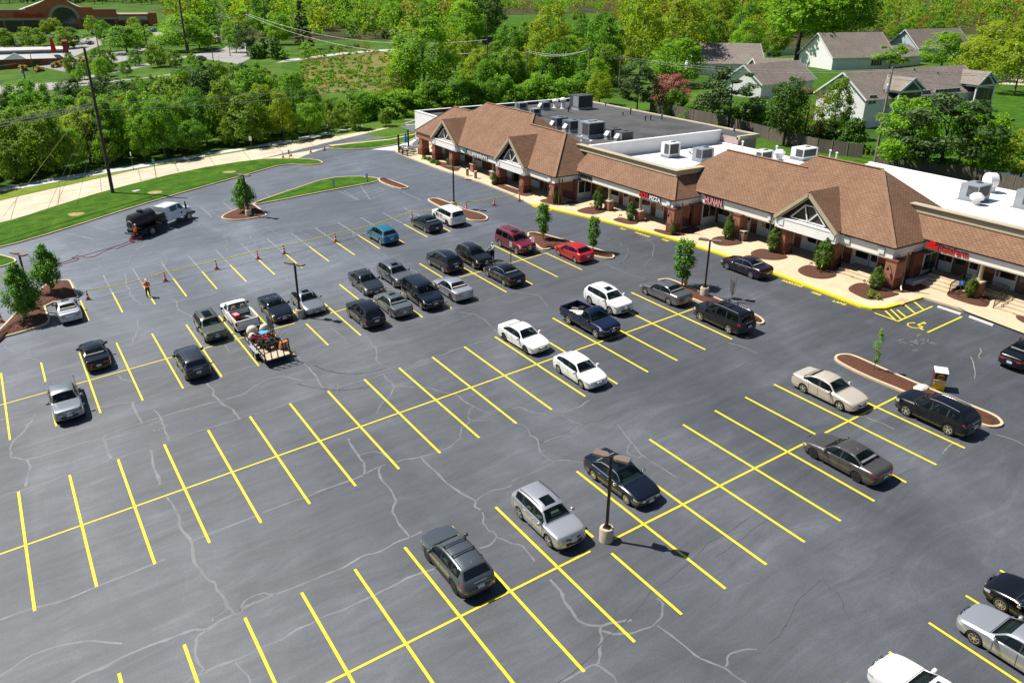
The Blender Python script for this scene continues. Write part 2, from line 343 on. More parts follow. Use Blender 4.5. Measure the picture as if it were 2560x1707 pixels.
Z=lambda x0,y0,pts: zoom(x0,y0,.27234,pts)
for wd,px in [
 (.16,Z(0,1280,[(0,990),(300,880),(560,820),(870,690),(1180,570),(1420,470),(1515,432)])),
 (.18,Z(0,1280,[(1620,0),(1670,170),(1760,265),(1770,370),(1840,530),(1920,630),(1975,650),(2040,760),(2090,880),(2140,930)])),
 (.14,Z(0,1280,[(1760,265),(1920,205),(2350,35)])),(.2,Z(0,1280,[(650,1568),(1100,1340),(1560,1160),(1780,1075),(1900,1080),(2000,1010),(2100,960),(2200,930),(2270,860),(2350,820)])),
 (.1,Z(0,1280,[(2200,910),(2260,800),(2350,760)])),(.14,Z(0,1280,[(1905,1085),(1800,1165),(1790,1260),(1830,1400),(1865,1470)])),(.16,Z(0,1280,[(1700,1568),(1860,1480),(2150,1360),(2350,1265)])),(.1,Z(0,1280,[(2150,1360),(2220,1450),(2300,1568)])),
 (.12,Z(0,1280,[(0,1500),(170,1390),(380,1280),(580,1215),(840,1175),(1120,1205)])),(.07,Z(0,1280,[(2090,880),(2000,950),(1950,1000)])),
 (.14,Z(640,1280,[(0,830),(300,710),(640,570),(900,450),(1200,330),(1500,190),(1530,180)])),(.14,Z(640,1280,[(0,1250),(270,1150),(430,1050),(560,985),(800,900),(1050,780),(1250,680),(1370,610),(1640,520)])),
 (.14,Z(640,1280,[(1255,0),(1310,110),(1415,230)])),(.12,Z(640,1280,[(2080,0),(2080,100),(2130,170),(2210,230),(2190,260),(2050,330)])),(.12,Z(640,1280,[(2210,230),(2350,290)])),(.08,Z(640,1280,[(0,755),(80,735),(180,750)])),
 (.14,Z(640,854,[(60,1568),(480,1420),(700,1330),(980,1225),(1060,1180),(1185,1128)])),(.16,Z(640,854,[(850,890),(880,960),(940,1040),(995,1110),(1000,1190),(970,1240)])),(.09,Z(640,854,[(950,1040),(1060,1010),(1150,1020),(1290,1105)])),(.13,Z(640,854,[(1285,1110),(1400,1075),(1520,1055),(1650,1020),(1760,980),(1880,880)])),
 (.15,Z(640,854,[(1150,1150),(1125,1190),(1160,1280),(1250,1380),(1290,1460),(1250,1568)])),(.14,Z(640,854,[(1520,1065),(1610,1160),(1740,1290),(1900,1400),(2020,1460),(2010,1520),(2060,1545)])),(.1,Z(640,854,[(2020,1460),(2100,1400),(2350,1320)])),
 (.15,Z(640,854,[(345,100),(430,190),(540,300),(570,360),(620,430)])),(.1,Z(640,854,[(0,410),(130,340),(230,318),(380,350),(560,345)])),(.08,Z(640,854,[(380,105),(560,45),(800,0)])),(.13,Z(640,854,[(1050,0),(1105,80),(1100,170),(1160,220),(1240,240)])),
 (.13,Z(640,854,[(1165,290),(1200,350),(1275,410),(1240,490),(1130,600),(1105,660)])),(.09,Z(640,854,[(1280,405),(1550,420),(1700,460),(1860,490),(1950,570),(2010,600),(2120,650),(2240,680),(2120,720),(1980,725),(1945,680),(1960,630),(2010,600)])),(.09,Z(640,854,[(1960,730),(1880,790),(1870,870)])),
 (.10,Z(0,854,[(0,1420),(200,1365),(700,1200),(1060,1070),(1560,910),(2000,770),(2350,660)])),(.10,Z(640,854,[(0,665),(330,560),(650,450),(1000,350),(1300,250),(1610,150),(1900,50),(2080,0)])),
 (.18,Z(0,854,[(320,660),(300,720),(240,800),(130,900),(90,980),(95,1060)])),(.1,Z(0,854,[(0,720),(160,690),(320,662)])),(.12,Z(0,854,[(95,1065),(200,1085),(350,1060),(520,1005),(720,940),(940,890),(960,860),(1150,790),(1400,715),(1700,625),(2000,550),(2100,520),(2250,480),(2350,400)])),
 (.2,Z(0,854,[(945,890),(975,960),(990,1030),(1015,1090)])),(.18,Z(0,854,[(250,1085),(285,1150),(250,1250),(235,1330)])),(.18,Z(0,854,[(1890,370),(1960,440),(1950,490),(2020,550),(2140,620),(2200,715)])),(.22,Z(0,854,[(1380,990),(1400,1100),(1430,1200),(1470,1310)])),(.16,Z(0,854,[(1410,625),(1470,690),(1510,780),(1550,910)])),(.18,Z(0,854,[(1220,555),(1250,640),(1300,745)])),
 (.09,Z(0,854,[(920,600),(1080,570),(1210,555),(1320,520),(1700,410),(2050,300),(2350,220)])),(.07,Z(0,854,[(1270,370),(1550,290),(1640,250)])),(.12,Z(0,854,[(1070,305),(1110,345),(1230,370)])),(.07,Z(0,854,[(0,240),(180,200),(270,120),(255,60),(380,30),(440,0)])),(.08,Z(0,854,[(40,40),(130,95),(270,105),(480,60),(700,0)])),(.08,Z(0,854,[(250,150),(340,165),(370,190)])),(.07,Z(0,854,[(0,280),(80,330),(300,310),(560,240),(760,210)])),
 (.12,Z(0,854,[(1530,1425),(1580,1480),(1625,1568)])),(.12,Z(0,854,[(2050,20),(2120,95),(2350,0)])),
 (.1,Z(0,427,[(530,1000),(620,980),(800,930),(940,900),(1180,860),(1390,830),(1530,790),(1720,755),(2050,680),(2350,620)])),(.12,Z(0,427,[(1270,720),(1340,660),(1500,600),(1640,560),(1800,520),(1830,490),(2000,460)])),(.1,Z(0,427,[(1180,850),(1190,790),(1270,720),(1150,700)])),
 (.14,Z(0,427,[(1145,945),(1160,1000),(1185,1080),(1210,1150),(1300,1230)])),(.09,Z(0,427,[(1440,745),(1530,775),(1470,815),(1520,850),(1460,930),(1420,960)])),(.08,Z(0,427,[(1370,835),(1500,880),(1560,960)])),(.08,Z(0,427,[(870,855),(940,895)])),(.12,Z(0,427,[(2180,480),(2120,560),(2050,600),(2090,660),(2060,690),(2110,755),(2350,740)])),(.14,Z(0,427,[(2285,590),(2330,640),(2350,720)])),
 (.1,Z(0,427,[(1440,1060),(1530,1090),(1600,1110),(1800,1100),(1960,1100)])),(.15,Z(0,427,[(1540,1175),(1620,1200),(1640,1280),(1760,1340),(2000,1370)])),(.1,Z(0,427,[(820,1340),(1080,1270),(1300,1230),(1600,1200),(2000,1110)])),(.12,Z(0,427,[(1265,1370),(1275,1440),(1220,1568)])),(.08,Z(0,427,[(1520,1445),(1600,1400),(1740,1385)])),(.09,Z(0,427,[(1620,535),(1650,560),(1700,545)])),(.08,Z(0,427,[(280,1050),(340,1000)])),(.08,Z(0,427,[(160,890),(320,940)])),(.1,Z(0,427,[(530,830),(900,680),(1200,580)])),(.08,Z(0,427,[(1810,330),(2060,370)])),(.07,Z(0,427,[(2000,245),(2080,240),(2050,290)])),
 (.11,Z(640,427,[(100,800),(180,890),(270,950),(300,1010),(360,1035)])),(.08,Z(640,427,[(130,1120),(160,1060),(300,1010)])),(.1,Z(640,427,[(880,780),(980,850),(1060,890),(1080,940)])),(.09,Z(640,427,[(1060,700),(1200,790),(1330,860),(1480,940)])),(.08,Z(640,427,[(380,1110),(640,1040),(860,1000)])),(.07,Z(640,427,[(0,980),(300,900),(560,850),(800,760)])),(.08,Z(640,427,[(0,620),(300,540),(700,460),(1000,400),(1400,340),(1500,390)])),(.08,Z(640,427,[(0,480),(130,540),(190,575)])),(.09,Z(640,427,[(380,545),(510,610)])),(.1,Z(640,427,[(680,1440),(820,1540)])),(.09,Z(640,427,[(1700,1230),(1800,1290),(2000,1310),(2100,1370),(2180,1440),(2300,1568)])),(.07,Z(640,427,[(1700,1290),(2000,1230),(2350,1120)])),(.09,Z(640,427,[(990,1490),(1050,1568)])),(.07,Z(640,427,[(820,580),(880,560),(900,610),(1030,720)])),
 (.07,Z(1280,427,[(850,850),(1000,920),(1220,1000)])),(.07,Z(1280,427,[(0,1110),(240,1140),(330,1250)])),(.06,Z(1280,427,[(800,590),(960,650),(1060,710),(1080,760),(1010,840)])),(.06,Z(1280,427,[(1220,610),(1310,700),(1280,800),(1210,870)])),
 (.16,Z(1280,1280,[(350,620),(460,740),(540,890),(600,990),(720,1040),(830,1045),(960,1010),(1100,990)])),(.14,Z(1280,1280,[(815,1050),(830,1150),(800,1240),(790,1390)])),(.14,Z(1280,1280,[(830,1090),(930,1120),(1100,1115),(1290,1050),(1370,970),(1380,880),(1330,790)])),(.1,Z(1280,1280,[(1330,1040),(1500,1160),(1700,1330),(1960,1430),(2150,1568)])),(.1,Z(1280,1280,[(1960,1420),(1970,1340),(2060,1280),(2250,1260)])),(.12,Z(1280,1280,[(420,1568),(600,1480),(760,1390),(880,1470),(960,1568)])),(.1,Z(1280,1280,[(0,290),(130,350),(210,450)])),
 (.09,Z(1280,854,[(0,620),(80,600),(150,640),(290,660),(350,690),(480,650),(640,590),(710,540)])),(.08,Z(1280,854,[(440,660),(560,740),(650,760)])),(.09,Z(1280,854,[(0,740),(120,770),(160,860),(240,910),(250,990),(320,1070),(390,1100),(480,1085),(650,1110)])),(.07,Z(1280,854,[(290,920),(450,860),(650,760)])),(.09,Z(1280,854,[(970,760),(1050,870),(1130,960),(1190,1040),(1330,1130),(1500,1240)])),(.06,Z(1280,854,[(0,1280),(200,1200),(390,1105)])),(.08,Z(1280,854,[(1190,1040),(1160,1070),(1080,1040),(1060,980),(1090,930)])),
 ]: ribbon(ck,px,wd*.8,jit=.12)
ck.build('crack_sealant',SEAL,kind='structure')
dk=MB()
for wd,px in [(.05,Z(1280,1280,[(420,1568),(640,1400),(830,1190),(1010,1030),(1130,920),(1230,800),(1330,690),(1490,580),(1630,470),(1760,340),(1850,260),(2080,120),(2260,0)])),(.045,Z(1280,1280,[(1870,410),(2030,300),(2160,220),(2210,160),(2350,70)])),(.05,Z(1280,854,[(660,760),(790,735),(930,660),(1150,620)])),(.05,Z(1280,854,[(1340,560),(1480,520),(1700,430),(1830,360),(1880,320),(2100,240),(2250,130),(2350,90)])),(.05,Z(1280,854,[(250,930),(450,850),(550,800)])),(.045,Z(1920,854,[(1110,905),(1200,840),(1220,825)])),(.045,Z(1920,854,[(820,1480),(960,1400),(1200,1230),(1360,1160)])),(.05,Z(1920,854,[(1820,370),(1950,330),(2120,270)])),(.05,Z(1920,854,[(1130,210),(1260,90),(1310,60)])),(.05,Z(1920,427,[(1180,1390),(1230,1480),(1320,1540)])),(.05,Z(1920,427,[(0,1310),(300,1220),(520,1160)])),
  (.045,Z(1920,1280,[(500,600),(640,740),(690,900),(760,1000)])),(.045,Z(1920,1280,[(500,620),(300,780),(220,940),(160,1050)])),(.05,Z(1920,1280,[(0,1210),(100,1150),(160,1040)]))]: ribbon(dk,px,wd,jit=.12)
dk.build('open_cracks',CRK,kind='structure')
lk=MB()
for i in range(14):
    x,y=2275+random.gauss(0,26),855+random.gauss(0,7); ribbon(lk,[(x,y),(x+random.uniform(8,22),y+random.uniform(-7,7))],.04,.013,.2)
for px in (Z(1920,854,[(880,680),(1030,740),(1160,805)]),Z(1920,854,[(720,710),(800,670),(870,690)]),Z(1920,854,[(1860,140),(1890,230),(1895,340)]),Z(1920,854,[(1945,60),(1945,160)]),Z(1920,854,[(2130,240),(2250,235),(2350,195)]),Z(1920,854,[(1600,1030),(1660,960),(1760,930)]),Z(1920,854,[(2080,850),(2250,900),(2350,950)]),Z(1280,854,[(1980,10),(2100,40),(2250,110)])): ribbon(lk,px,.05,.013,.12)
for i in range(12):
    x,y=832+random.gauss(0,12),966+random.gauss(0,4); ribbon(lk,[(x,y),(x+random.uniform(-12,14),y+random.uniform(-6,6))],.03,.013,.2)
for i in range(10):
    x,y=405+random.gauss(0,9),1060+random.gauss(0,12); ribbon(lk,[(x,y),(x+random.uniform(-16,16),y+random.uniform(-7,7))],.035,.013,.2)
lk.build('dusty_cracks',LCRK,kind='structure')
# tyre marks
tm=MB(); TYM=mat('tyre_mark',(.038,.038,.042),.8,var=.3)
for px in (Z(640,854,[(540,220),(640,265),(760,290),(900,297),(1050,285),(1200,245)]),Z(640,854,[(380,390),(500,420),(700,445),(900,440),(1060,410)]),Z(1280,427,[(900,620),(1010,670),(1075,730),(1075,790),(990,860)])): ribbon(tm,px,.12,.011,.0)
tm.build('tyre_marks',TYM,kind='structure')
# ------------------------------------------------------------------ walkway in front of the shops
WH=.15
outer=[(985,378),(994,384),(1021,396),(1103,427),(1198,457),(1280,489),(1329,514),(1506,555),(1656,593),(1770,628.5),(1811,642),(1928,684),(2072.5,740),(2151,770),(2179,775.5),(2214,774),(2255,763),(2307,747),(2380,769),(2418,782),(2560,836),(2660,876)]
ow=[P(*q) for q in outer]; ow=[Vector((q.x,q.y,gz(q.x)+WH)) for q in ow]
wk=MB(); A=[(p.x,p.y,gz(p.x)+WH) for p in ow]; A.insert(0,(52,112,gz(52)+WH)); B=[(max(58.0,p[0]),p[1],gz(58)+WH) for p in A]; Cc=[(75,p[1],gz(58)+WH) for p in A]; k=len(A)
wk.add(A+B,[(i,i+1,k+i+1,k+i) for i in range(k-1)]); wk.add(B+Cc,[(i,i+1,k+i+1,k+i) for i in range(k-1)]); wk.build('walkway',WALK,kind='structure')
def kerbline(pts,m,name,h=WH,wd=.17):
    q=MB(); k=len(pts); O0=[];O1=[];I1=[]
    for i,p in enumerate(pts):
        d=(pts[min(i+1,k-1)]-pts[max(i-1,0)]); n=Vector((d.y,-d.x,0)).normalized()*(-1)
        if (p+n-Vector((60,60,0))).length>(p-n-Vector((60,60,0))).length: n=-n
        o=p-n*.02; O0.append((o.x,o.y,gz(o.x)-.02)); O1.append((o.x,o.y,gz(o.x)+h+.012)); c=p+n*wd; I1.append((c.x,c.y,gz(c.x)+h+.012))
    q.add(O0+O1+I1,[(i,i+1,k+i+1,k+i) for i in range(k-1)]+[(k+i,k+i+1,2*k+i+1,2*k+i) for i in range(k-1)]); return q.build(name,m,kind='structure')
def dense(pts): return [pts[0]]+[p for a,b in zip(pts,pts[1:]) for p in (a.lerp(b,.5),b)]
kerbline(ow[:7],KERB,'kerb'); kerbline(ow[6:18],YEL,'fire_lane_kerb',wd=.30); kerbline(ow[17:],KERB,'kerb')
stripe_m=MB()
def lettering(body,px,size,name='painted_lettering'):
    p=P(*px); me=text_mesh(body,size,0,1.05,0,.012); o=link(name,me); me.materials.clear(); me.materials.append(YELW)
    X=Vector((.10,-1,0)).normalized(); Y=Vector((1,.10,SL)).normalized(); o.matrix_world=frame(Vector((p.x-size*.75,p.y,gz(p.x-size*.75)+.02)),X,Y,X.cross(Y)); return tag(o,kind='structure')
lettering('PARKING',(1985,708),.46); lettering('FIRE',(2045,733),.46); lettering('LANE',(2103,756),.46)
lettering('PARKING',(1610,586),.46); lettering('FIRE',(1667,600),.46); lettering('LANE',(1727,617),.46); lettering('NO',(1561,572),.46); lettering('FIRE',(1340,516),.46); lettering('LANE',(1372,524),.46)
PINK=mat('tactile_pink',(.62,.30,.26),.8,var=.08)
for px in ([(2236,755),(2253,745),(2273,750),(2255,762)],[(1160,446),(1172,441),(1176,445),(1178,449)]): MB().poly([Vector((q.x,q.y,gz(q.x)+WH+.006)) for q in (P(*c,WH) for c in px)]).build('tactile_ramp',PINK,kind='structure')
z2=lambda p: zoom(1230,340,.12755,p); z3=lambda p: zoom(1430,420,.12755,p); zz4=lambda p: zoom(1690,480,.1339,p); zz5=lambda p: zoom(1930,500,.2566,p); z8=lambda p: zoom(2100,560,.19558,p)
BEDS=[[(1053,395),(1070,392),(1090,402),(1140,412),(1153,423),(1138,430),(1110,420),(1080,407)],
 z2([(-20,900),(-10,945),(250,1060),(600,1180),(700,1185),(840,1155),(750,1115),(530,1060),(240,960),(60,930)]),z2([(910,1270),(1050,1225),(1200,1260),(1300,1310),(1490,1330),(1300,1370),(1150,1345),(1000,1310)]),z2([(1400,1320),(1560,1265),(1690,1290),(1730,1300),(1560,1340)]),
 z3([(50,835),(370,745),(500,790),(690,850),(560,900),(380,915),(200,885)]),z3([(770,1010),(960,960),(1130,1020),(1340,1080),(1200,1115),(1080,1105),(900,1060)]),z3([(1570,1220),(1640,1185),(1800,1235),(1960,1280),(2260,1300),(2200,1330),(1950,1335),(1750,1290)]),z3([(1990,1250),(2350,1135),(2560,1190),(2352,1290),(2270,1290)]),
 zz4([(630,870),(870,805),(980,880),(1310,945),(1100,1000),(900,1015),(700,975)]),zz4([(1375,1150),(1440,1090),(1630,1045),(1830,1120),(2150,1215),(1950,1275),(1700,1275),(1450,1220)]),
 zz5([(240,690),(280,650),(370,625),(500,680),(660,730),(560,770),(430,770),(300,735)]),z8([(60,830),(250,730),(450,810),(640,860),(790,890),(680,930),(500,970),(380,975),(250,930)]),z8([(640,790),(950,690),(1180,745),(1080,830),(850,890),(660,860)]),z8([(1325,910),(1440,830),(1600,860),(1780,910),(1930,940),(1900,1065),(1780,1055),(1600,1010)]),z8([(2210,1185),(2330,1110),(2500,1150),(2600,1240),(2400,1300)])]
for b in BEDS:
    pts=chaikin([P(*q,WH) for q in b],2); pts=ccw(pts); k=len(pts); i2=inset(pts,.25); q=MB()
    a=[Vector((p.x,p.y,gz(p.x)+WH+.004)) for p in pts]; c=[Vector((p.x,p.y,gz(p.x)+WH+.09)) for p in i2]
    q.add(a+c,[(i,(i+1)%k,(i+1)%k+k,i+k) for i in range(k)]); q.poly(c); q.build('mulch_bed',MULCH,kind='structure')
# ------------------------------------------------------------------ vehicles
def pchip(xs,ys,x):
    xs=np.array(xs,float); ys=np.array(ys,float); h=np.diff(xs); d=np.diff(ys)/h; m=np.zeros(len(xs)); m[0]=d[0]; m[-1]=d[-1]
    for i in range(1,len(xs)-1):
        if d[i-1]*d[i]>0: w1=2*h[i]+h[i-1]; w2=h[i]+2*h[i-1]; m[i]=(w1+w2)/(w1/d[i-1]+w2/d[i])
    i=np.clip(np.searchsorted(xs,x)-1,0,len(h)-1); t=(x-xs[i])/h[i]
    return (2*t**3-3*t**2+1)*ys[i]+(t**3-2*t**2+t)*h[i]*m[i]+(-2*t**3+3*t**2)*ys[i+1]+(t**3-t**2)*h[i]*m[i+1]
def NL(l): return [p[0] for p in l],[p[1] for p in l]
def m_glass():
    n=NB('car_glass'); n.b.inputs['Base Color'].default_value=(.006,.010,.012,1); n.b.inputs['Roughness'].default_value=.03; n.b.inputs['Specular IOR Level'].default_value=.7
    tr=n.t.nodes.new('ShaderNodeBsdfTransparent'); tr.inputs[0].default_value=(.50,.66,.66,1); mx=n.t.nodes.new('ShaderNodeMixShader'); mx.inputs[0].default_value=.62; out=n.t.nodes['Material Output']
    n.l(n.b.outputs[0],mx.inputs[1]); n.l(tr.outputs[0],mx.inputs[2]); n.l(mx.outputs[0],out.inputs[0]); return n.m
GLASS=m_glass(); PRIV=mat('privacy_glass',(.006,.008,.010),.04,spec=.7); SEATM=mat('seat_grey',(.16,.165,.16),.8); SEATB=mat('seat_beige',(.40,.34,.25),.8); DASH=mat('dashboard',(.05,.055,.055),.6); SEAM=mat('panel_gap',(.012,.012,.013),.8)
TYRE=mat('tyre_rubber',(.012,.012,.012),.85); RIMS=mat('silver_rim',(.62,.62,.63),.3,.85); RIMB=mat('black_rim',(.02,.02,.022),.35,.3); TRIM=mat('black_trim',(.018,.018,.02),.5); CHROME=mat('chrome',(.8,.8,.8),.12,1.); UNDER=mat('underbody',(.008,.008,.008),.95)
HEADL=mat('headlight_lens',(.55,.58,.62),.08,.3,coat=1); TAILL=mat('tail_light',(.36,.012,.014),.15,coat=1); PLATE=mat('number_plate',(.55,.62,.74),.4); AMBER=mat('amber_lens',(.7,.22,.02),.2)
def paint(name,c,metal=.35,rough=.32): return mat(name,c,rough,metal,coat=.8,spec=.25)
PT=dict(black=paint('black_paint',(.004,.0045,.006),0,.2),navy=paint('navy_paint',(.005,.011,.042),.2),dgrey=paint('dark_grey_paint',(.036,.043,.052),.5),slate=paint('slate_grey_paint',(.105,.125,.14),.6),silver=paint('silver_paint',(.46,.48,.51),.65,.35),white=paint('white_paint',(.80,.80,.79),0,.3),
 bronze=paint('grey_brown_paint',(.10,.094,.092),.5),champ=paint('champagne_paint',(.60,.54,.45),.35),red=paint('red_paint',(.50,.012,.018),.2),maroon=paint('maroon_paint',(.18,.012,.03),.35),blue=paint('teal_blue_paint',(.03,.17,.26),.4),olive=paint('olive_grey_paint',(.115,.125,.095),.5),plum=paint('plum_black_paint',(.012,.005,.012),.1,.2),gsilver=paint('grey_silver_paint',(.25,.275,.30),.6),green_grey=paint('green_grey_paint',(.16,.185,.185),.55),gunmetal=paint('gunmetal_paint',(.16,.17,.19),.6),midnight=paint('midnight_paint',(.005,.008,.016),0,.2))
TYPES={
'sedan':dict(L=4.85,W=1.84,H=1.46,wb=2.80,r=.335,sill=.22,fa=.195,
  top=[(0,.60),(.012,.70),(.05,.77),(.15,.87),(.27,.945),(.30,.98),(.43,1.38),(.50,1.445),(.58,1.455),(.68,1.39),(.825,1.09),(.87,1.06),(.965,1.02),(.988,.95),(1,.80)],
  belt=[(0,.57),(.05,.69),(.2,.83),(.3,.88),(.6,.93),(.8,.98),(.95,.95),(1,.77)],ws=(.298,.428),rw=(.685,.822),side=(.335,.80),pil=[(.535,.552)],hl=(.54,.72),tl=(.74,.93),wr=.70),
'hatch':dict(L=4.45,W=1.80,H=1.46,wb=2.68,r=.325,sill=.21,fa=.20,
  top=[(0,.60),(.012,.72),(.05,.79),(.15,.90),(.25,.965),(.28,1.0),(.42,1.39),(.50,1.45),(.60,1.455),(.72,1.42),(.80,1.37),(.925,1.06),(.955,1.02),(.985,.93),(1,.78)],
  belt=[(0,.57),(.05,.70),(.2,.85),(.3,.90),(.6,.95),(.85,1.03),(.95,.98),(1,.75)],ws=(.278,.415),rw=(.80,.925),side=(.315,.86),pil=[(.53,.548),(.755,.772)],hl=(.56,.75),tl=(.78,1.0),wr=.70),
'coupe':dict(L=4.75,W=1.88,H=1.36,wb=2.80,r=.345,sill=.2,fa=.20,
  top=[(0,.62),(.012,.72),(.05,.80),(.15,.90),(.30,.97),(.33,1.0),(.46,1.30),(.53,1.35),(.60,1.355),(.70,1.28),(.845,1.05),(.88,1.03),(.96,1.04),(.985,.95),(1,.80)],
  belt=[(0,.58),(.05,.71),(.2,.86),(.33,.92),(.6,.95),(.8,1.0),(.95,.98),(1,.77)],ws=(.328,.455),rw=(.69,.84),side=(.365,.74),pil=[],hl=(.58,.72),tl=(.76,.93),wr=.66),
'suv':dict(L=4.68,W=1.87,H=1.70,wb=2.71,r=.375,sill=.29,fa=.20,
  top=[(0,.76),(.010,.95),(.04,1.02),(.16,1.09),(.245,1.12),(.272,1.15),(.395,1.56),(.48,1.665),(.60,1.69),(.78,1.64),(.87,1.56),(.893,1.50),(.955,1.16),(.978,1.08),(.992,.94),(1,.74)],
  belt=[(0,.73),(.04,.92),(.2,1.01),(.3,1.04),(.6,1.06),(.85,1.12),(.95,1.06),(1,.72)],ws=(.273,.388),rw=(.890,.952),side=(.31,.868),pil=[(.50,.518),(.715,.735)],hl=(.74,.91),tl=(.86,1.10),wr=.71),
'bigsuv':dict(L=5.1,W=1.98,H=1.86,wb=2.98,r=.39,sill=.30,fa=.19,
  top=[(0,.78),(.012,.96),(.05,1.05),(.18,1.13),(.25,1.16),(.27,1.19),(.365,1.70),(.43,1.81),(.60,1.845),(.86,1.82),(.93,1.77),(.948,1.70),(.978,1.18),(.988,1.08),(.995,.95),(1,.76)],
  belt=[(0,.76),(.05,.94),(.2,1.07),(.3,1.10),(.6,1.12),(.9,1.14),(.97,1.06),(1,.74)],ws=(.268,.36),rw=(.945,.977),side=(.30,.93),pil=[(.485,.502),(.69,.71)],hl=(.76,.96),tl=(.86,1.16),wr=.76),
'crewpickup':dict(L=5.4,W=1.90,H=1.80,wb=3.26,r=.385,sill=.36,fa=.175,cab=.62,rail=1.16,
  top=[(0,.80),(.012,.98),(.05,1.06),(.16,1.12),(.225,1.15),(.245,1.18),(.33,1.66),(.39,1.76),(.50,1.79),(.575,1.76),(.60,1.70),(.618,1.17),(.62,1.14)],
  belt=[(0,.78),(.05,.96),(.2,1.07),(.3,1.10),(.6,1.13),(.62,1.13)],ws=(.243,.326),rw=(.599,.6165),side=(.275,.592),pil=[(.43,.446)],hl=(.78,.98),tl=(.8,1.1),wr=.74),
'pickup':dict(L=5.4,W=1.98,H=1.84,wb=3.35,r=.385,sill=.36,fa=.17,cab=.50,rail=1.20,
  top=[(0,.82),(.012,1.0),(.05,1.08),(.16,1.14),(.235,1.17),(.255,1.20),(.335,1.68),(.385,1.80),(.44,1.83),(.465,1.80),(.482,1.74),(.497,1.20),(.50,1.16)],
  belt=[(0,.80),(.05,.98),(.2,1.09),(.3,1.12),(.48,1.15),(.50,1.15)],ws=(.253,.332),rw=(.481,.496),side=(.285,.474),pil=[],hl=(.80,1.0),tl=(.85,1.12),wr=.76)}
WHEELS={}
def wheel_meshes(r,dark,spokes):
    k=(round(r,3),dark,spokes)
    if k in WHEELS: return WHEELS[k]
    t=MB(); t.lathe([(r*.60,-.11),(r*.93,-.11),(r,-.085),(r,.085),(r*.93,.11),(r*.60,.11)],22,axis='y')
    q=MB(); ri=r*.68; q.lathe([(ri*.84,.105),(ri,.117),(ri,.09)],22,axis='y',mi=0); q.lathe([(.01,.085),(ri*.9,.085)],18,axis='y',mi=1); q.lathe([(.02,.118),(ri*.24,.118),(ri*.26,.1)],10,axis='y')
    for i in range(spokes):
        a=2*PI*i/spokes; d=Vector((math.cos(a),0,math.sin(a))); s=Vector((-math.sin(a),0,math.cos(a)))
        for e in ((-.09,.09) if spokes<7 else (0,)): q.obox(d*ri*.55+Vector((0,.104,0))+s*e*ri*.7,d*ri*.38,s*ri*(.085 if spokes<7 else .07),Vector((0,.009,0)))
    WHEELS[k]=(t.mesh('wheel',TYRE,40),q.mesh('rim',[RIMB if dark else RIMS,UNDER],30)); return WHEELS[k]
def split_build(V,F,T,tags,root,mats):
    for tg in tags:
        fs=[f for f,t in zip(F,T) if t==tg]
        if not fs: continue
        # connected pieces become parts of their own
        groups=[fs]
        if tg!='body':
            par={}
            def fd(a):
                while par.setdefault(a,a)!=a: par[a]=par[par[a]]; a=par[a]
                return a
            for f in fs:
                for v in f[1:]: par[fd(v)]=fd(f[0])
            gm={}
            for f in fs: gm.setdefault(fd(f[0]),[]).append(f)
            groups=[g for g in gm.values() if len(g)>1]
        for g in groups:
            ids={}; m=MB()
            for f in g:
                for v in f: ids.setdefault(v,len(ids))
            m.v=[tuple(V[v]) for v in ids]; m.f=[tuple(ids[v] for v in f) for f in g]; m.mi=[0]*len(g)
            m.build(tg,mats[tg],root,smooth=38)
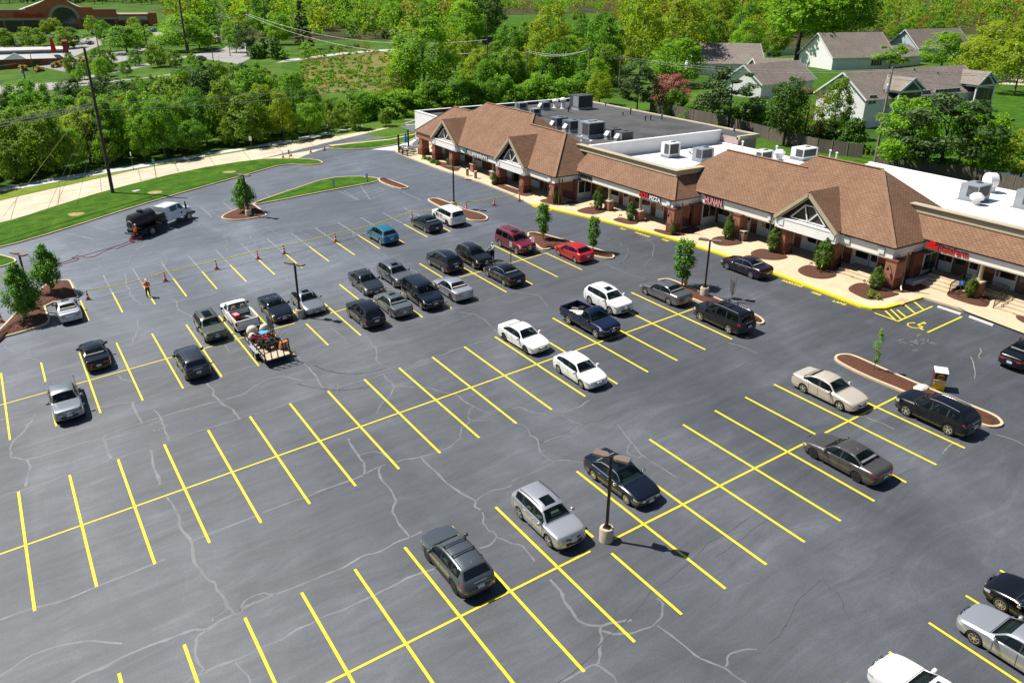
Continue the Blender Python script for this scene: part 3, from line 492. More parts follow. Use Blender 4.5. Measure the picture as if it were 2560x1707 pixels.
def car_body(root,T,pm,sunroof=False,roofmat=None,two_tone=None,chrome=False,dark_lower=False):
    L,W=T['L'],T['W']; hw=W/2; cabend=T.get('cab',1.0); knots=set(np.round(np.linspace(0,cabend,int(84*cabend)),4))|{.004,.012,.02,.03}
    seams=[(u0,u0+.0062) for u0 in ([T['side'][0]+.005]+[p[0]+.004 for p in T['pil']]+([T['rw'][0]+.0] if cabend==1 else []))]; seams=[q for q in seams if q[1]<cabend-.03]
    for a in T['ws']+T['rw']+T['side']+tuple(x for p in T['pil']+seams for x in p)+(T['ws'][0]-.012,T['ws'][0]-.005): knots.add(a)
    if cabend==1: knots|={.98,.988,.994,.998}
    us=np.array(sorted(knots)); us=us[np.concatenate([[True],np.diff(us)>.0012])]
    zt=pchip(*NL(T['top']),us); zb_=pchip(*NL(T['belt']),us); zb_=np.minimum(zb_,zt-.015)
    wplan=pchip([0,.004,.015,.05,.13,.25,.8,.93,.985,1.0],[.66,.72,.82,.92,.98,1,1,.965,.87,.76],us) if cabend==1 else pchip([0,.004,.015,.05,.13,.25,1],[.70,.76,.86,.94,.985,1,1],us)
    X=L/2-us*L; xf=L/2-T['fa']*L; xr=xf-T['wb']; r=T['r']
    V=[];cols=21; half=[]
    for i,u in enumerate(us):
        x=X[i]; s=T['sill']+ (.10*max(0,(.06-u)/.06) if u<.06 else .14*max(0,(u-.92)/.08))
        for xc in (xf,xr):
            d=abs(x-xc); R=r+.045
            if d<R: s=max(s,r+math.sqrt(R*R-d*d))
        zbelt,ztop=zb_[i],zt[i]; w=hw*wplan[i]; gh=ztop-zbelt; s=min(s,zbelt-.05)
        g=max(0,min(1,gh/.42)); zre=zbelt+gh*(.80+.08*g) if gh>.03 else zbelt+gh*.6; yre=w*(.93+(T['wr']-.93)*g)
        row=[]
        for fr in (0,.10,.38,.68,.88,1.0):
            z=s+(zbelt-s)*fr; zz=(z-.62)/.5; row.append((w*(1-.045*zz*zz*(1 if zz>0 else 1.3)),z))
        y5=row[-1][0]*.985
        for fr in (.10,.90,1.0): row.append((y5+(yre-y5)*fr,zbelt+(zre-zbelt)*fr))
        row.append((yre*.90,zre+(ztop-zre)*.45)); row.append((yre*.48,zre+(ztop-zre)*.88)); row.append((0,ztop)); half.append(row)
    n=len(half[0]); cols=2*n-1
    nose=lambda z: .05*max(0,1-abs(z-.5)/.5)
    for i,row in enumerate(half):
        full=[(y,z) for y,z in row]+[(-y,z) for y,z in row[-2::-1]]
        for y,z in full:
            x=X[i]
            V.append(Vector((x,y,z)))
    F=[];Tg=[]; xs_=X
    def tagf(i,j):
        ua,ub=us[i],us[i+1]; um=(ua+ub)/2; jj=j if j<n-1 else 2*(n-1)-1-j; gh=(zt[i]+zt[i+1])/2-(zb_[i]+zb_[i+1])/2; z=(half[i][jj][1]+half[i+1][jj][1])/2
        if jj>=8:
            if T['ws'][0]<=um<=T['ws'][1] and jj>=9: return 'windshield'
            if T['rw'][0]<=um<=T['rw'][1] and jj>=9: return 'rear_window'
            if sunroof and jj>=10 and T['ws'][1]+.035<um<T['ws'][1]+.035+sunroof: return 'sunroof'
        if jj==6 and gh>.10 and T['side'][0]<um<T['side'][1]:
            if not any(a<=um<=b for a,b in T['pil']): return 'side_window'
            return 'pillar'
        if jj in (5,7) and gh>.14 and chrome and T['side'][0]<um<T['side'][1]: return 'window_trim'
        if um<.085 and 2<=jj<=4 and T['hl'][0]-.02<z<T['hl'][1]: return 'headlight'
        if cabend==1 and um>.945 and 2<=jj<=5 and T['tl'][0]<z<T['tl'][1]+.05: return 'tail_light'
        if 1<=jj<=4 and any(a<=um<=b for a,b in seams): return 'panel_gap'
        if jj>=5 and T['ws'][0]-.012<um<T['ws'][0]-.005: return 'panel_gap'
        if jj<=(1 if dark_lower else 0): return 'sill_trim'
        return 'body'
    for i in range(len(us)-1):
        for j in range(cols-1):
            F.append((i*cols+j,i*cols+j+1,(i+1)*cols+j+1,(i+1)*cols+j)); Tg.append(tagf(i,j))
    # end caps
    NC=10
    for end,i in ((1,0),(-1,len(us)-1)):
        base=i*cols; prev=None
        for j in range(n-1):
            a,b=V[base+j],V[base+cols-1-j]; ids=[base+j]
            for c in range(1,NC):
                t=c/NC; p=a.lerp(b,t); bul=.07*(1-(2*t-1)**2)*(1 if cabend==1 or end==1 else 0); V.append(Vector((p.x+end*bul,p.y,p.z))); ids.append(len(V)-1)
            ids.append(base+cols-1-j)
            if prev:
                for c in range(NC):
                    q=(prev[c],prev[c+1],ids[c+1],ids[c]); q=q if end==1 else q[::-1]
                    ctr=sum((V[k] for k in q),Vector())/4; tg='body'
                    zr=(ctr.z-T['sill'])/(T['hl'][1]-T['sill'])
                    if end==1:
                        if T['hl'][0]-.03<ctr.z<T['hl'][1]+.02: tg='grille' if abs(ctr.y)<hw*.42 else 'headlight'
                        elif T['sill']+.12<ctr.z<T['hl'][0]-.14 and abs(ctr.y)<hw*.5: tg='lower_grille'
                        elif ctr.z<T['sill']+.14: tg='sill_trim'
                    elif cabend==1:
                        if T['tl'][0]<ctr.z<T['tl'][1]+.05 and abs(ctr.y)>hw*.42: tg='tail_light'
                        elif ctr.z<T['sill']+.24: tg='sill_trim'
                    F.append(q); Tg.append(tg)
            prev=ids
        q=(prev[0],*prev[1:]); 
        F.append(tuple(prev) if end==-1 else tuple(prev[::-1])); Tg.append('body')
    gm={t:GLASS for t in ('windshield','rear_window','side_window','sunroof')}
    mats=dict(gm,body=pm,pillar=TRIM,window_trim=CHROME,headlight=HEADL,tail_light=TAILL,grille=TRIM,lower_grille=TRIM,sill_trim=TRIM if dark_lower else pm,panel_gap=SEAM)
    if T is not TYPES['sedan'] and cabend==1 and T['H']>1.5: mats['rear_window']=PRIV
    if not dark_lower: Tg=['body' if t=='sill_trim' else t for t in Tg]
    Tg=['body' if t=='pillar' and T is TYPES['crewpickup'] else t for t in Tg]
    split_build(V,F,Tg,['body','pillar','window_trim','windshield','rear_window','side_window','sunroof','headlight','tail_light','grille','lower_grille','sill_trim','panel_gap'],root,mats)
    return xf,xr
NRM=Vector((-SL,0,1)).normalized()
def place(o,c,d):
    d=Vector((d.x,d.y,0)).normalized(); X=Vector((d.x,d.y,SL*d.x if c.x<XF else 0)).normalized(); N=NRM if c.x<XF else Vector((0,0,1)); Y=N.cross(X).normalized()
    o.matrix_world=frame(Vector((c.x,c.y,gz(c.x)+.012)),X,Y,N)
def car(kind,pm,label,cat='car',name=None,fw=None,rw=None,nose=None,tail=None,at=None,head=None,rim=False,spokes=5,rails=None,crossbars=0,sunroof=0,chrome=False,dark_lower=False,plates='fr',scale=1.,group='cars parked in the lot',extra=None,fin=True):
    T=dict(TYPES[kind]); L,W=T['L'],T['W']; pm=PT[pm]
    Y=Vector((0,1,0))
    if fw and rw:
        a,b=P(*fw),P(*rw); d=a-b; d.z=0; d.normalize()
        sn=max((Vector(v) for v in ((0,1,0),(0,-1,0),(1,0,0))),key=lambda v:v.dot(d)); d=(d*.35+sn*.65).normalized(); s=Vector((-d.y,d.x,0)); m=(a+b)/2
        if s.dot(m-CAM)<0: s=-s
        mid_off=(T['fa']*L+T['wb']/2)-L/2; c=m+s*(W/2-.03)+d*mid_off
    elif at: c=Vector((*at,0)); d=Vector(head)
    else:
        h=Y*(-1 if nose else 1) if not head else Vector(head); p=P(*(nose or tail),.28); d=h; c=p-d*L/2 if nose else p+d*L/2
    root=empty(name or ('pickup_truck' if 'pickup' in kind else 'parked_car'),label=label,cat=cat,group=group)
    place(root,c,d); 
    xf,xr=car_body(root,T,pm,sunroof,None,None,chrome,dark_lower)
    r=T['r']; tm_,rm_=wheel_meshes(r,rim,spokes)
    for x in (xf,xr):
        for sd in (1,-1):
            w=link('wheel',tm_,root,(x,sd*(W/2-.125),r)); rr=link('rim',rm_,w)
            if sd<0: rr.rotation_euler=(0,0,PI)
    u=MB(); ce=T.get('cab',1.0); u.bx(-L*.455,L*.455,-W*.37,W*.37,.2,.74); u.build('underbody',UNDER,root)
    q=MB(); ff=.40 if ce==1 else .33; zs=.62 if T['H']<1.55 else .80; sm_=SEATB if (pm is PT['champ'] or pm is PT['silver'] or pm is PT['white']) else SEATM
    for sd in (1,-1):
        x=L/2-(ff+.10)*L; q.bx(x-.25,x+.27,sd*.37-.24,sd*.37+.24,zs-.1,zs+.05); q.obox((x-.32,sd*.37,zs+.30),(.06,0,.02),(0,.22,0),(-.10,0,.30)); q.obox((x-.44,sd*.37,zs+.66),(.04,0,0),(0,.12,0),(-.02,0,.09))
    q.build('front_seats',sm_,root)
    if kind!='pickup': q=MB(); x=L/2-(ff+.29)*L; q.bx(x-.25,x+.2,-.62,.62,zs-.1,zs+.05); q.obox((x-.34,0,zs+.28),(.06,0,.02),(0,.62,0),(-.09,0,.28)); q.build('rear_seat',sm_,root)
    q=MB(); x=L/2-(T['ws'][0]+.06)*L; q.bx(x-.22,x+.2,-W*.40,W*.40,.7,T['belt'][3][1]+.0); q.build('dashboard',DASH,root)
    hw=W/2; bm=pchip(*NL(T['belt']),np.array([T['ws'][0]+.04]))[0]; xm=L/2-(T['ws'][0]+.055)*L
    for sd in (1,-1):
        q=MB(); q.obox((xm,sd*(hw+.10),bm+.08),(.07,0,0),(0,.10,0),(0,0,.075)); q.obox((xm+.04,sd*(hw+.02),bm+.03),(.04,0,0),(0,.06,0),(0,0,.03)); q.build('wing_mirror',TRIM if kind in('pickup',) else (CHROME if chrome else pm),root,smooth=180)
        for ux in ((.50,.66) if kind not in('pickup','coupe') else (.46,)):
            MB().bx(L/2-ux*L-.11,L/2-ux*L+.11,sd*(hw*.985)-.012,sd*(hw*.985)+.012,bm-.13,bm-.10).build('door_handle',CHROME if chrome else pm,root)
    zt=lambda u:float(pchip(*NL(T['top']),np.array([u]))[0])
    if 'f' in plates: MB().bx(L/2+.065,L/2+.085,-.17,.17,T['hl'][0]-.16,T['hl'][0]-.02).build('number_plate',PLATE,root)
    if 'r' in plates and ce==1: z=T['tl'][0]-.06 if kind not in('sedan','coupe') else .62; MB().bx(-L/2-.085,-L/2-.062,-.17,.17,z-.08,z+.08).build('number_plate',PLATE,root)
    if rails:
        for sd in (1,-1):
            us_=np.linspace(T['ws'][1]+.06,T['rw'][0]-.05,7); MB().tube([(L/2-u*L,sd*hw*T['wr']*.90,zt(u)+.02) for u in us_],.022,6).build('roof_rail',{'black':TRIM,'silver':RIMS}[rails],root)
    for i in range(crossbars):
        u=T['ws'][1]+.12+.17*i; q=MB(); q.bar((L/2-u*L,-hw*.66,zt(u)+.09),(L/2-u*L,hw*.66,zt(u)+.09),.06,.04)
        for sd in (1,-1): q.bar((L/2-u*L,sd*hw*.6,zt(u)-.02),(L/2-u*L,sd*hw*.6,zt(u)+.09),.05,.05)
        q.build('roof_bar',TRIM,root)
    if fin and ce==1: u=T['rw'][0]-.06; MB().add([(L/2-u*L+.1,0,zt(u)-.01),(L/2-u*L-.08,.02,zt(u)-.01),(L/2-u*L-.08,-.02,zt(u)-.01),(L/2-u*L-.07,0,zt(u)+.07)],[(0,1,3),(0,3,2),(1,2,3)]).build('antenna_fin',pm,root)
    if kind in('suv','bigsuv','hatch'):
        q=MB(); u=T['rw'][1]; q.bar((L/2-.985*L-.05,-.35,T['tl'][1]-.06),(L/2-.985*L-.05,.35,T['tl'][1]-.06),.03,.035); q.build('tailgate_trim',CHROME,root)
    # chrome strip in the grille
    z=(T['hl'][0]+T['hl'][1])/2; q=MB(); q.bx(L/2+.055,L/2+.078,-hw*.36,hw*.36,z+.03,z+.05); q.bx(L/2+.06,L/2+.08,-.07,.07,z-.035,z+.03); q.build('grille_badge',CHROME,root)
    if ce<1: bed(root,T,pm,extra)
    return root,T
BEDL=mat('bed_liner',(.03,.03,.032),.8,var=.3)
def bed(root,T,pm,cover):
    L,W=T['L'],T['W']; hw=W/2; x1=L/2-T['cab']*L-.03; x0=-L/2+.02; r=T['r']; xr=L/2-T['fa']*L-T['wb']; zr=T['rail']; m=MB(); m2=MB()
    for sd in (1,-1):
        N=34; xs=np.linspace(x1,x0,N); vs=[];
        for x in xs:
            s=T['sill']+.1; d=abs(x-xr); R=r+.05
            if d<R: s=max(s,r+math.sqrt(R*R-d*d))
            k=1-.06*max(0,(x0+.25-x)/.25)
            vs+=[(x,sd*hw*.96*k,s),(x,sd*hw*k,s+(zr-s)*.4),(x,sd*hw*.985*k,s+(zr-s)*.85),(x,sd*hw*.955*k,zr),(x,sd*(hw*.955-.09),zr),(x,sd*(hw*.955-.09),.72)]
        m.add(vs,[(i*6+j,i*6+j+1,(i+1)*6+j+1,(i+1)*6+j) if sd<0 else (i*6+j,(i+1)*6+j,(i+1)*6+j+1,i*6+j+1) for i in range(N-1) for j in range(5)])
    m.bx(x0-.0,x0+.08,-hw*.90,hw*.90,.55,zr); m.bx(x1-.06,x1,-hw*.9,hw*.9,.6,zr-.02)
    m.build('cargo_bed',pm,root,smooth=38)
    m2.bx(x0+.08,x1-.06,-hw*.955+.09,hw*.955-.09,.68,.74); m2.build('bed_floor',BEDL,root)
    MB().bx(x0-.12,x0-.0,-hw*.95,hw*.95,.46,.62).build('rear_bumper',CHROME if pm is not PT['silver'] else TRIM,root)
    for sd in (1,-1): MB().bx(x0-.012,x0+.10,sd*hw*.93-.07,sd*hw*.93+.07,T['tl'][0],T['tl'][1]).build('tail_light',TAILL,root)
    MB().bx(x0-.13,x0-.118,-.17,.17,.48,.60).build('number_plate',PLATE,root)
    if cover=='cover':
        q=MB(); q.bx(x0+.04,x1-.02,-hw*.955+.05,hw*.955-.05,zr+.004,zr+.04)
        for i in range(5): y=-hw*.62+i*hw*.31; q.bx(x0+.06,x1-.04,y-.03,y+.03,zr+.04,zr+.055)
        q.build('bed_cover',mat('bed_cover_grey',(.10,.11,.125),.45),root)
Q=lambda x0,y0,x,y:(x0+x*.27234,y0+y*.27234)
# front double row
car('suv','slate','slate grey car with roof bars, nearest the camera, its back to us','SUV',fw=(1067.6,1401),rw=(1138.4,1484),rails='black',crossbars=2,rim=True,dark_lower=True,plates='r')
car('suv','silver','bright silver car with dark sunroof beside the nearest light pole','SUV',fw=(1375,1371),rw=(1296,1292),rails='black',sunroof=.14,spokes=5)
car('sedan','midnight','black sedan with chrome window trim and sunroof behind the nearest light pole','sedan',fw=(1567.3,1260.3),rw=(1481.5,1199.3),sunroof=.14,chrome=True,spokes=9)
car('sedan','bronze','brownish grey sedan on black wheels across the spine line from the champagne car','sedan',fw=(2033,1146.8),rw=(2135.7,1202.6),rim=True,plates='r')
car('sedan','champ','champagne coloured sedan beside the long mulch island at right','sedan',fw=(2099.2,1027),rw=(2003.9,980.6),plates='f')
car('suv','black','glossy black car parked against the mulch island with the drop box','SUV',fw=(2261.8,1039.7),rw=(2366.6,1087.7),rails='silver',spokes=5,plates='r')
Tz=lambda px,py: P(px,py)
car('sedan','black','black sedan cut by the right edge, behind the silver one','sedan',at=(31.95,10.0),head=(0,1,0),spokes=9,chrome=True)
car('sedan','silver','silver sedan cut by the right edge, lower right','sedan',at=(29.25,9.6),head=(0,1,0),spokes=7)
car('sedan','white','white sedan cut off by the bottom edge, its bonnet showing','sedan',at=(23.9,10.05),head=(0,1,0),sunroof=.12)
# second double row
car('sedan','white','white sedan on black wheels nose to nose diagonal with the white hatchback','sedan',fw=(1328.5,890.8),rw=(1247,846),rim=True,plates='f')
car('hatch','white','white hatchback nearest in the second row, nose towards us','hatchback',fw=(1452,971.6),rw=(1397,932.4),spokes=7,plates='f')
car('pickup','navy','dark blue single cab pickup with cluttered open bed','pickup truck',fw=(1491,845),rw=(1418,811.5),extra='open',plates='f')
car('suv','white','white car with dark sunroof right behind the dark blue pickup','SUV',fw=(1530.5,792),rw=(1468,757),sunroof=.13,rails='silver',plates='f')
car('sedan','gunmetal','dark grey sedan beside the island with the yellow hydrant','sedan',fw=(1614.4,738.8),rw=(1669.4,762),plates='r',spokes=7)
car('bigsuv','black','large black car with silver roof rails beside the bare sapling','SUV',fw=(1747.9,802.3),rw=(1820.6,835.5),rails='silver',crossbars=2,spokes=5,plates='r')
car('sedan','plum','plum black sedan standing along the yellow fire lane kerb','sedan',fw=(1816.5,674.3),rw=(1875,696.6),chrome=True,spokes=7,plates='r')
car('sedan','black','black sedan parked nose in at the steps by the accessible bay','sedan',at=(54.75,22.8),head=(1,0,0),plates='r')
# third double row
car('crewpickup','gsilver','grey silver crew cab pickup with covered bed, far left','pickup truck',nose=(179,1050),extra='cover',plates='f')
car('sedan','black','black sedan with sun glint on its rear window at far left','sedan',tail=(251,922),plates='r')
car('suv','dgrey','dark compact car with black roof rails, back to us, left of the trailer','SUV',tail=(502,945),rails='black',dark_lower=True,plates='r')
car('suv','olive','olive grey car with glass roof beside the white pickup','SUV',nose=(547,850),sunroof=.3,rails='black',dark_lower=True)
car('pickup','white','white single cab pickup hitched to the equipment trailer','pickup truck',fw=(558,794),rw=(588,830),extra='open',plates='r')
car('coupe','midnight','low blue black coupe left of the lamp pole in the third row','coupe',nose=(713,800),plates='f')
car('sedan','gsilver','silver grey sedan with dark sunroof right of the third row lamp pole','sedan',nose=(794,782),sunroof=.12,plates='f')
car('suv','black','black car beside the green grey sedan, its back to us','SUV',fw=(871.5,793.3),rw=(908.2,821.3),rails='black',spokes=7,plates='r')
car('sedan','green_grey','greenish grey sedan with sunroof between two black cars','sedan',fw=(941,763),rw=(977.7,796),sunroof=.12,plates='r')
car('sedan','dgrey','grey sedan with black roof bars across the top','sedan',fw=(908,739),rw=(881,714),crossbars=2,plates='f')
car('suv','gunmetal','silver grey car with dark sunroof behind the big black car','SUV',fw=(984.5,718),rw=(953,699),sunroof=.12,plates='')
car('bigsuv','midnight','big black car with black roof, nose towards us, in the third row','SUV',fw=(1054,777),rw=(1014.5,745.6),rails='black',plates='f')
car('sedan','silver','pale silver sedan with black rear window beside the big black car','sedan',fw=(1092,727),rw=(1127,753),rim=True,plates='r')
car('suv','midnight','black boxy car with silver rails, back to us, behind the pale silver sedan','SUV',fw=(1072,664),rw=(1110,684),rails='silver',plates='r')
EQ,EQT=car('suv','black','black car with its front door open and a person beside it','SUV',fw=(1184.7,673.5),rw=(1148,652),rails='silver',plates='f')
car('sedan','black','black sedan right of the car with the open door','sedan',fw=(1217.4,692.5),rw=(1261,715.7),chrome=True,plates='r')
car('bigsuv','maroon','maroon car beside the island with two young trees','SUV',fw=(1292,636.7),rw=(1248.7,617.6),sunroof=.16,rails='silver',plates='f')
car('hatch','red','bright red hatchback beside the mulch island','hatchback',fw=(1396.6,639.4),rw=(1437.4,658.5),plates='r')
# fourth row
car('suv','blue','teal blue car standing alone near the caution tape','SUV',fw=(923,597),rw=(953,613.6),rails=None,plates='r')
car('sedan','midnight','black sedan left of the white patrol car','sedan',fw=(1033,567),rw=(1063.5,582),plates='r')
PC,PCT=car('bigsuv','white','white patrol car with dark stripe lettering beside the lamp island','patrol car',fw=(1086,549),rw=(1119.5,568),rim=True,plates='r')
car('sedan','silver','silver sedan backed against the left mulch island, rear towards us','sedan',tail=(181,803),plates='r',sunroof=.1)
# open door of the black car
L,W=EQT['L'],EQT['W']
d=MB(); xh=L/2-.33*L; e=Vector((math.cos(rad(118)),math.sin(rad(118)),0)); hp0=Vector((xh,W/2,0)); e=Vector((-.35,.94,0))
d.poly([hp0+e*a+Vector((0,0,z)) for a,z in ((0,.35),(1.0,.35),(1.08,.7),(1.06,1.02),(0,1.0))]); d.poly([hp0+e*a+Vector((.04,0.02,z)) for a,z in ((0,.35),(1.0,.35),(1.08,.7),(1.06,1.02),(0,1.0))])
dr=d.build('open_door',PT['black'],EQ); g=MB(); g.poly([hp0+e*a+Vector((.02,.01,z)) for a,z in ((.12,1.0),(1.06,1.02),(.95,1.45),(.62,1.56))]); g.build('window_pane',GLASS,dr)
# patrol car markings
DK=mat('patrol_blue',(.01,.015,.05),.4); RDm=mat('patrol_red',(.5,.02,.03),.4)
for sd in (1,-1):
    hw=PCT['W']/2+.006; q=MB(); q.poly([(.9,sd*hw,.78),(-1.2,sd*hw,.62),(-1.2,sd*hw,.70),(.9,sd*hw,.86)][::sd]); q.build('door_stripe',RDm,PC)
    text('door_lettering','POLICE',.34,.004,DK,PC,frame(Vector((.1,sd*hw,.9)),Vector((-sd,0,0)),Vector((0,0,1)),Vector((0,sd,0))))
    MB().lathe([(.17,0),(.17,.008)],10,(1.0,sd*hw-.004,.85),axis='y').build('door_badge',DK,PC)
# ------------------------------------------------------------------ the row of shops
def m_uvbrick(name,c1,c2,mo,bw,rh,ms,rough=.85,var=.15,off=.5,bumpv=.25,nsc=.25):
    n=NB(name); b=n.tex(kind='ShaderNodeTexBrick',coord='UV',scale=1.); b.offset=off
    for a,v in (('Color1',(*c1,1)),('Color2',(*c2,1)),('Mortar',(*mo,1)),('Brick Width',bw),('Row Height',rh),('Mortar Size',ms),('Mortar Smooth',.3),('Bias',0.)): b.inputs[a].default_value=v
    t=n.tex(scale=nsc,Detail=6.,Roughness=.7); c=n.mix(.5,b.outputs[0],n.ramp(t.outputs[0],[(.3,(.5-var,)*3),(.7,(.5+var,)*3)]),'OVERLAY'); n.col(c); n.b.inputs['Roughness'].default_value=rough
    n.b.inputs['Specular IOR Level'].default_value=.2; n.bump(b.outputs[1],-bumpv,.02); return n.m
SHING=m_uvbrick('brown_shingles',(.26,.152,.095),(.21,.119,.074),(.088,.046,.028),.42,.19,.026,nsc=.5)
BRICK=m_uvbrick('red_brick',(.40,.135,.075),(.30,.095,.055),(.28,.2,.15),.22,.075,.012); BRICKD=m_uvbrick('dark_brick',(.22,.06,.038),(.16,.045,.03),(.12,.08,.06),.22,.075,.012)
GSHING=m_uvbrick('grey_shingles',(.30,.255,.215),(.22,.185,.16),(.13,.11,.10),.5,.2,.03); SIDING=m_uvbrick('white_siding',(.78,.78,.76),(.76,.76,.74),(.5,.5,.5),30.,.2,.012,off=0,var=.05); BSIDING=m_uvbrick('pale_blue_siding',(.50,.62,.68),(.48,.6,.66),(.3,.36,.4),30.,.2,.012,off=0,var=.05)
FASC=mat('white_fascia',(.82,.81,.78),.55,var=.04,scale=1.); TAN=mat('tan_trim',(.43,.37,.25),.6,var=.08,scale=1.5); TAND=mat('dark_gutter',(.05,.042,.036),.5); WTRIM=mat('white_trim',(.72,.73,.74),.5); SHOPG=mat('shop_glass',(.02,.026,.028),.03,spec=.9); DOORM=mat('brown_door',(.10,.075,.058),.5); SOFF=mat('soffit',(.35,.33,.29),.8); PANEL=mat('pale_panel',(.55,.58,.62),.6)
MEMB=mat('dark_membrane',(.062,.062,.064),.8,var=.4,scale=.22); WROOF=mat('white_membrane',(.80,.80,.80),.6,var=.08,scale=.3); PINKW=mat('pinkish_wall',(.46,.34,.33),.8,var=.15,scale=.4); WWALL=mat('white_wall',(.78,.78,.77),.7,var=.06,scale=.4); COPE=mat('tan_coping',(.50,.44,.33),.6,var=.2,scale=.6); COL_T=mat('tan_column',(.36,.30,.20),.6,var=.12); IRON=mat('black_iron',(.012,.012,.013),.45,.4); BLIND=mat('cream_blind',(.60,.48,.28),.7,var=.15)
SHOP=empty('shopping_strip',(51,75,gz(51)),label='long brown roofed row of brick shops with white fascia along the lot',cat='building')
SHOPI=SHOP.matrix_world.inverted() if False else Matrix.Translation((-51,-75,-gz(51)))
def part(m,name,mats,parent=None,smooth=None):
    o=m.build(name,mats,None,smooth); o.parent=parent or SHOP; o.matrix_parent_inverse=Matrix.Translation((-51,-75,-gz(51))) if o.parent is SHOP else Matrix(); return o
SP=.82
def ysol(px,x,z):
    lo,hi=0.,140.
    for _ in range(50):
        m=(lo+hi)/2
        if pix((x,m,z))[0]>px: lo=m
        else: hi=m
    return m
# --- block 1 roof
xe,ze=51.05,7.02
def ht(x): return ze+SP*(x-xe)
def hp3(y0,y1,zr): xr_=xe+(zr-ze)/SP; return xr_
A_z,B_z,C_z=10.68,11.9,10.88; xA,xB,xC=[xe+(z-ze)/SP for z in (A_z,B_z,C_z)]
yL,yR=109.4,73.75; yA0=105.2; yB0,yB1=98.5,86.9; yC1=78.35
r=MB()
r.poly([(xe,yL,ze),(xe,yR,ze),(xC,yC1,C_z),(xC,yB1-(xB-xC),C_z),(xB,yB1,B_z),(xB,yB0,B_z),(xA,yB0+(xB-xA),A_z),(xA,yA0,A_z)][::-1])
r.poly([(xe,yL,ze),(xA,yA0,A_z),(2*xA-xe,yL,ze)][::-1]); r.poly([(xe,yR,ze),(2*xC-xe,yR,ze),(xC,yC1,C_z)][::-1])
r.poly([(xA,yA0,A_z),(xA,yB0+1,A_z),(2*xA-xe,yB0+1,ze),(2*xA-xe,yL,ze)][::-1])
e=xB-xe; r.poly([(xB,yB1,B_z),(xe+.02,yB1-e,ze),(2*xB-xe,yB1-e,ze)]); r.poly([(xB,yB0,B_z),(xe+.02,yB0+e,ze),(2*xB-xe,yB0+e,ze)][::-1]); r.poly([(xB,yB0,B_z),(xB,yB1,B_z),(2*xB-xe,yB1-e,ze),(2*xB-xe,yB0+e,ze)])
r.poly([(xC,yC1,C_z),(2*xC-xe,yR,ze),(2*xC-xe,yB1,ze),(xC,yB1-1,C_z)][::-1])
part(r,'shingle_roof',SHING)
# --- block 2 mansard
x2,z2e=54.45,7.33; yc2=57.95; zc2=9.15; xc2=x2+(zc2-z2e)/SP; dd=xc2-x2
r=MB(); r.poly([(x2,74.8,z2e),(x2,yc2,z2e),(xc2,yc2+dd,zc2),(xc2,78.5,zc2),(xc2,74.8,zc2)][::-1]); r.poly([(x2,yc2,z2e),(58.6,yc2,z2e),(62,yc2+dd,zc2),(xc2,yc2+dd,zc2)][::-1]); part(r,'shingle_roof',SHING)
# --- block 3
x3,z3e=58.0,7.75; zl,zh=11.45,12.45; xl=x3+(zl-z3e)/SP; xh=x3+(zh-z3e)/SP; yr3=35.9; yP=42.0; yH=48.8; y3L=62.6
r=MB(); r.poly([(x3,y3L,z3e),(x3,yr3,z3e),(xh,yP,zh),(xh,yH,zh),(xl,yH+(xh-xl),zl),(xl,59.0,zl),(x3,59.0+(xl-x3),z3e)][1:][::-1])
r.poly([(x3,59+(xl-x3),z3e),(xl,59.0,zl),(2*xl-x3,59+(xl-x3),z3e)][::-1]); r.poly([(xh,yP,zh),(x3,yr3,z3e),(2*xh-x3,yr3,z3e)]); r.poly([(xh,yP,zh),(2*xh-x3,yr3,z3e),(2*xh-x3,yH+4,z3e),(xh,yH,zh)]); r.poly([(xl,59,zl),(xl,yH,zl),(2*xl-x3,yH,z3e),(2*xl-x3,62,z3e)])
e=xh-x3; r.poly([(xh,yH,zh),(x3+.02,yH+e,z3e),(2*xh-x3,yH+e,z3e)][::-1]); part(r,'shingle_roof',SHING)
# --- block 4 mansard
x4,z4e=62.15,7.9; zc4=9.5; xc4=x4+(zc4-z4e)/SP
r=MB(); r.poly([(x4,37.0,z4e),(x4,12,z4e),(xc4,12,zc4),(xc4,38.9,zc4)][::-1]); part(r,'shingle_roof',SHING)
# ridge and hip caps
HIPM=mat('hip_cap',(.25,.145,.083),.85,var=.2)
for a,b in (((xA,yA0,A_z),(xe,yL,ze)),((xC,yC1,C_z),(xe,yR,ze)),((xB,yB1,B_z),(xB,yB0,B_z)),((xB,yB1,B_z),(xC,yB1-(xB-xC),C_z)),((xh,yP,zh),(x3,yr3,z3e)),((xh,yP,zh),(xh,yH,zh)),((xc2,yc2+dd,zc2),(x2,yc2,z2e)),((xl,59,zl),(xl,yH,zl)),((xA,yA0,A_z),(xA,yB0+2,A_z)),((xC,yC1,C_z),(xC,yB1-1.2,C_z))): part(MB().bar(Vector(a)+Vector((0,0,.02)),Vector(b)+Vector((0,0,.02)),.30,.05),'ridge_cap',HIPM)
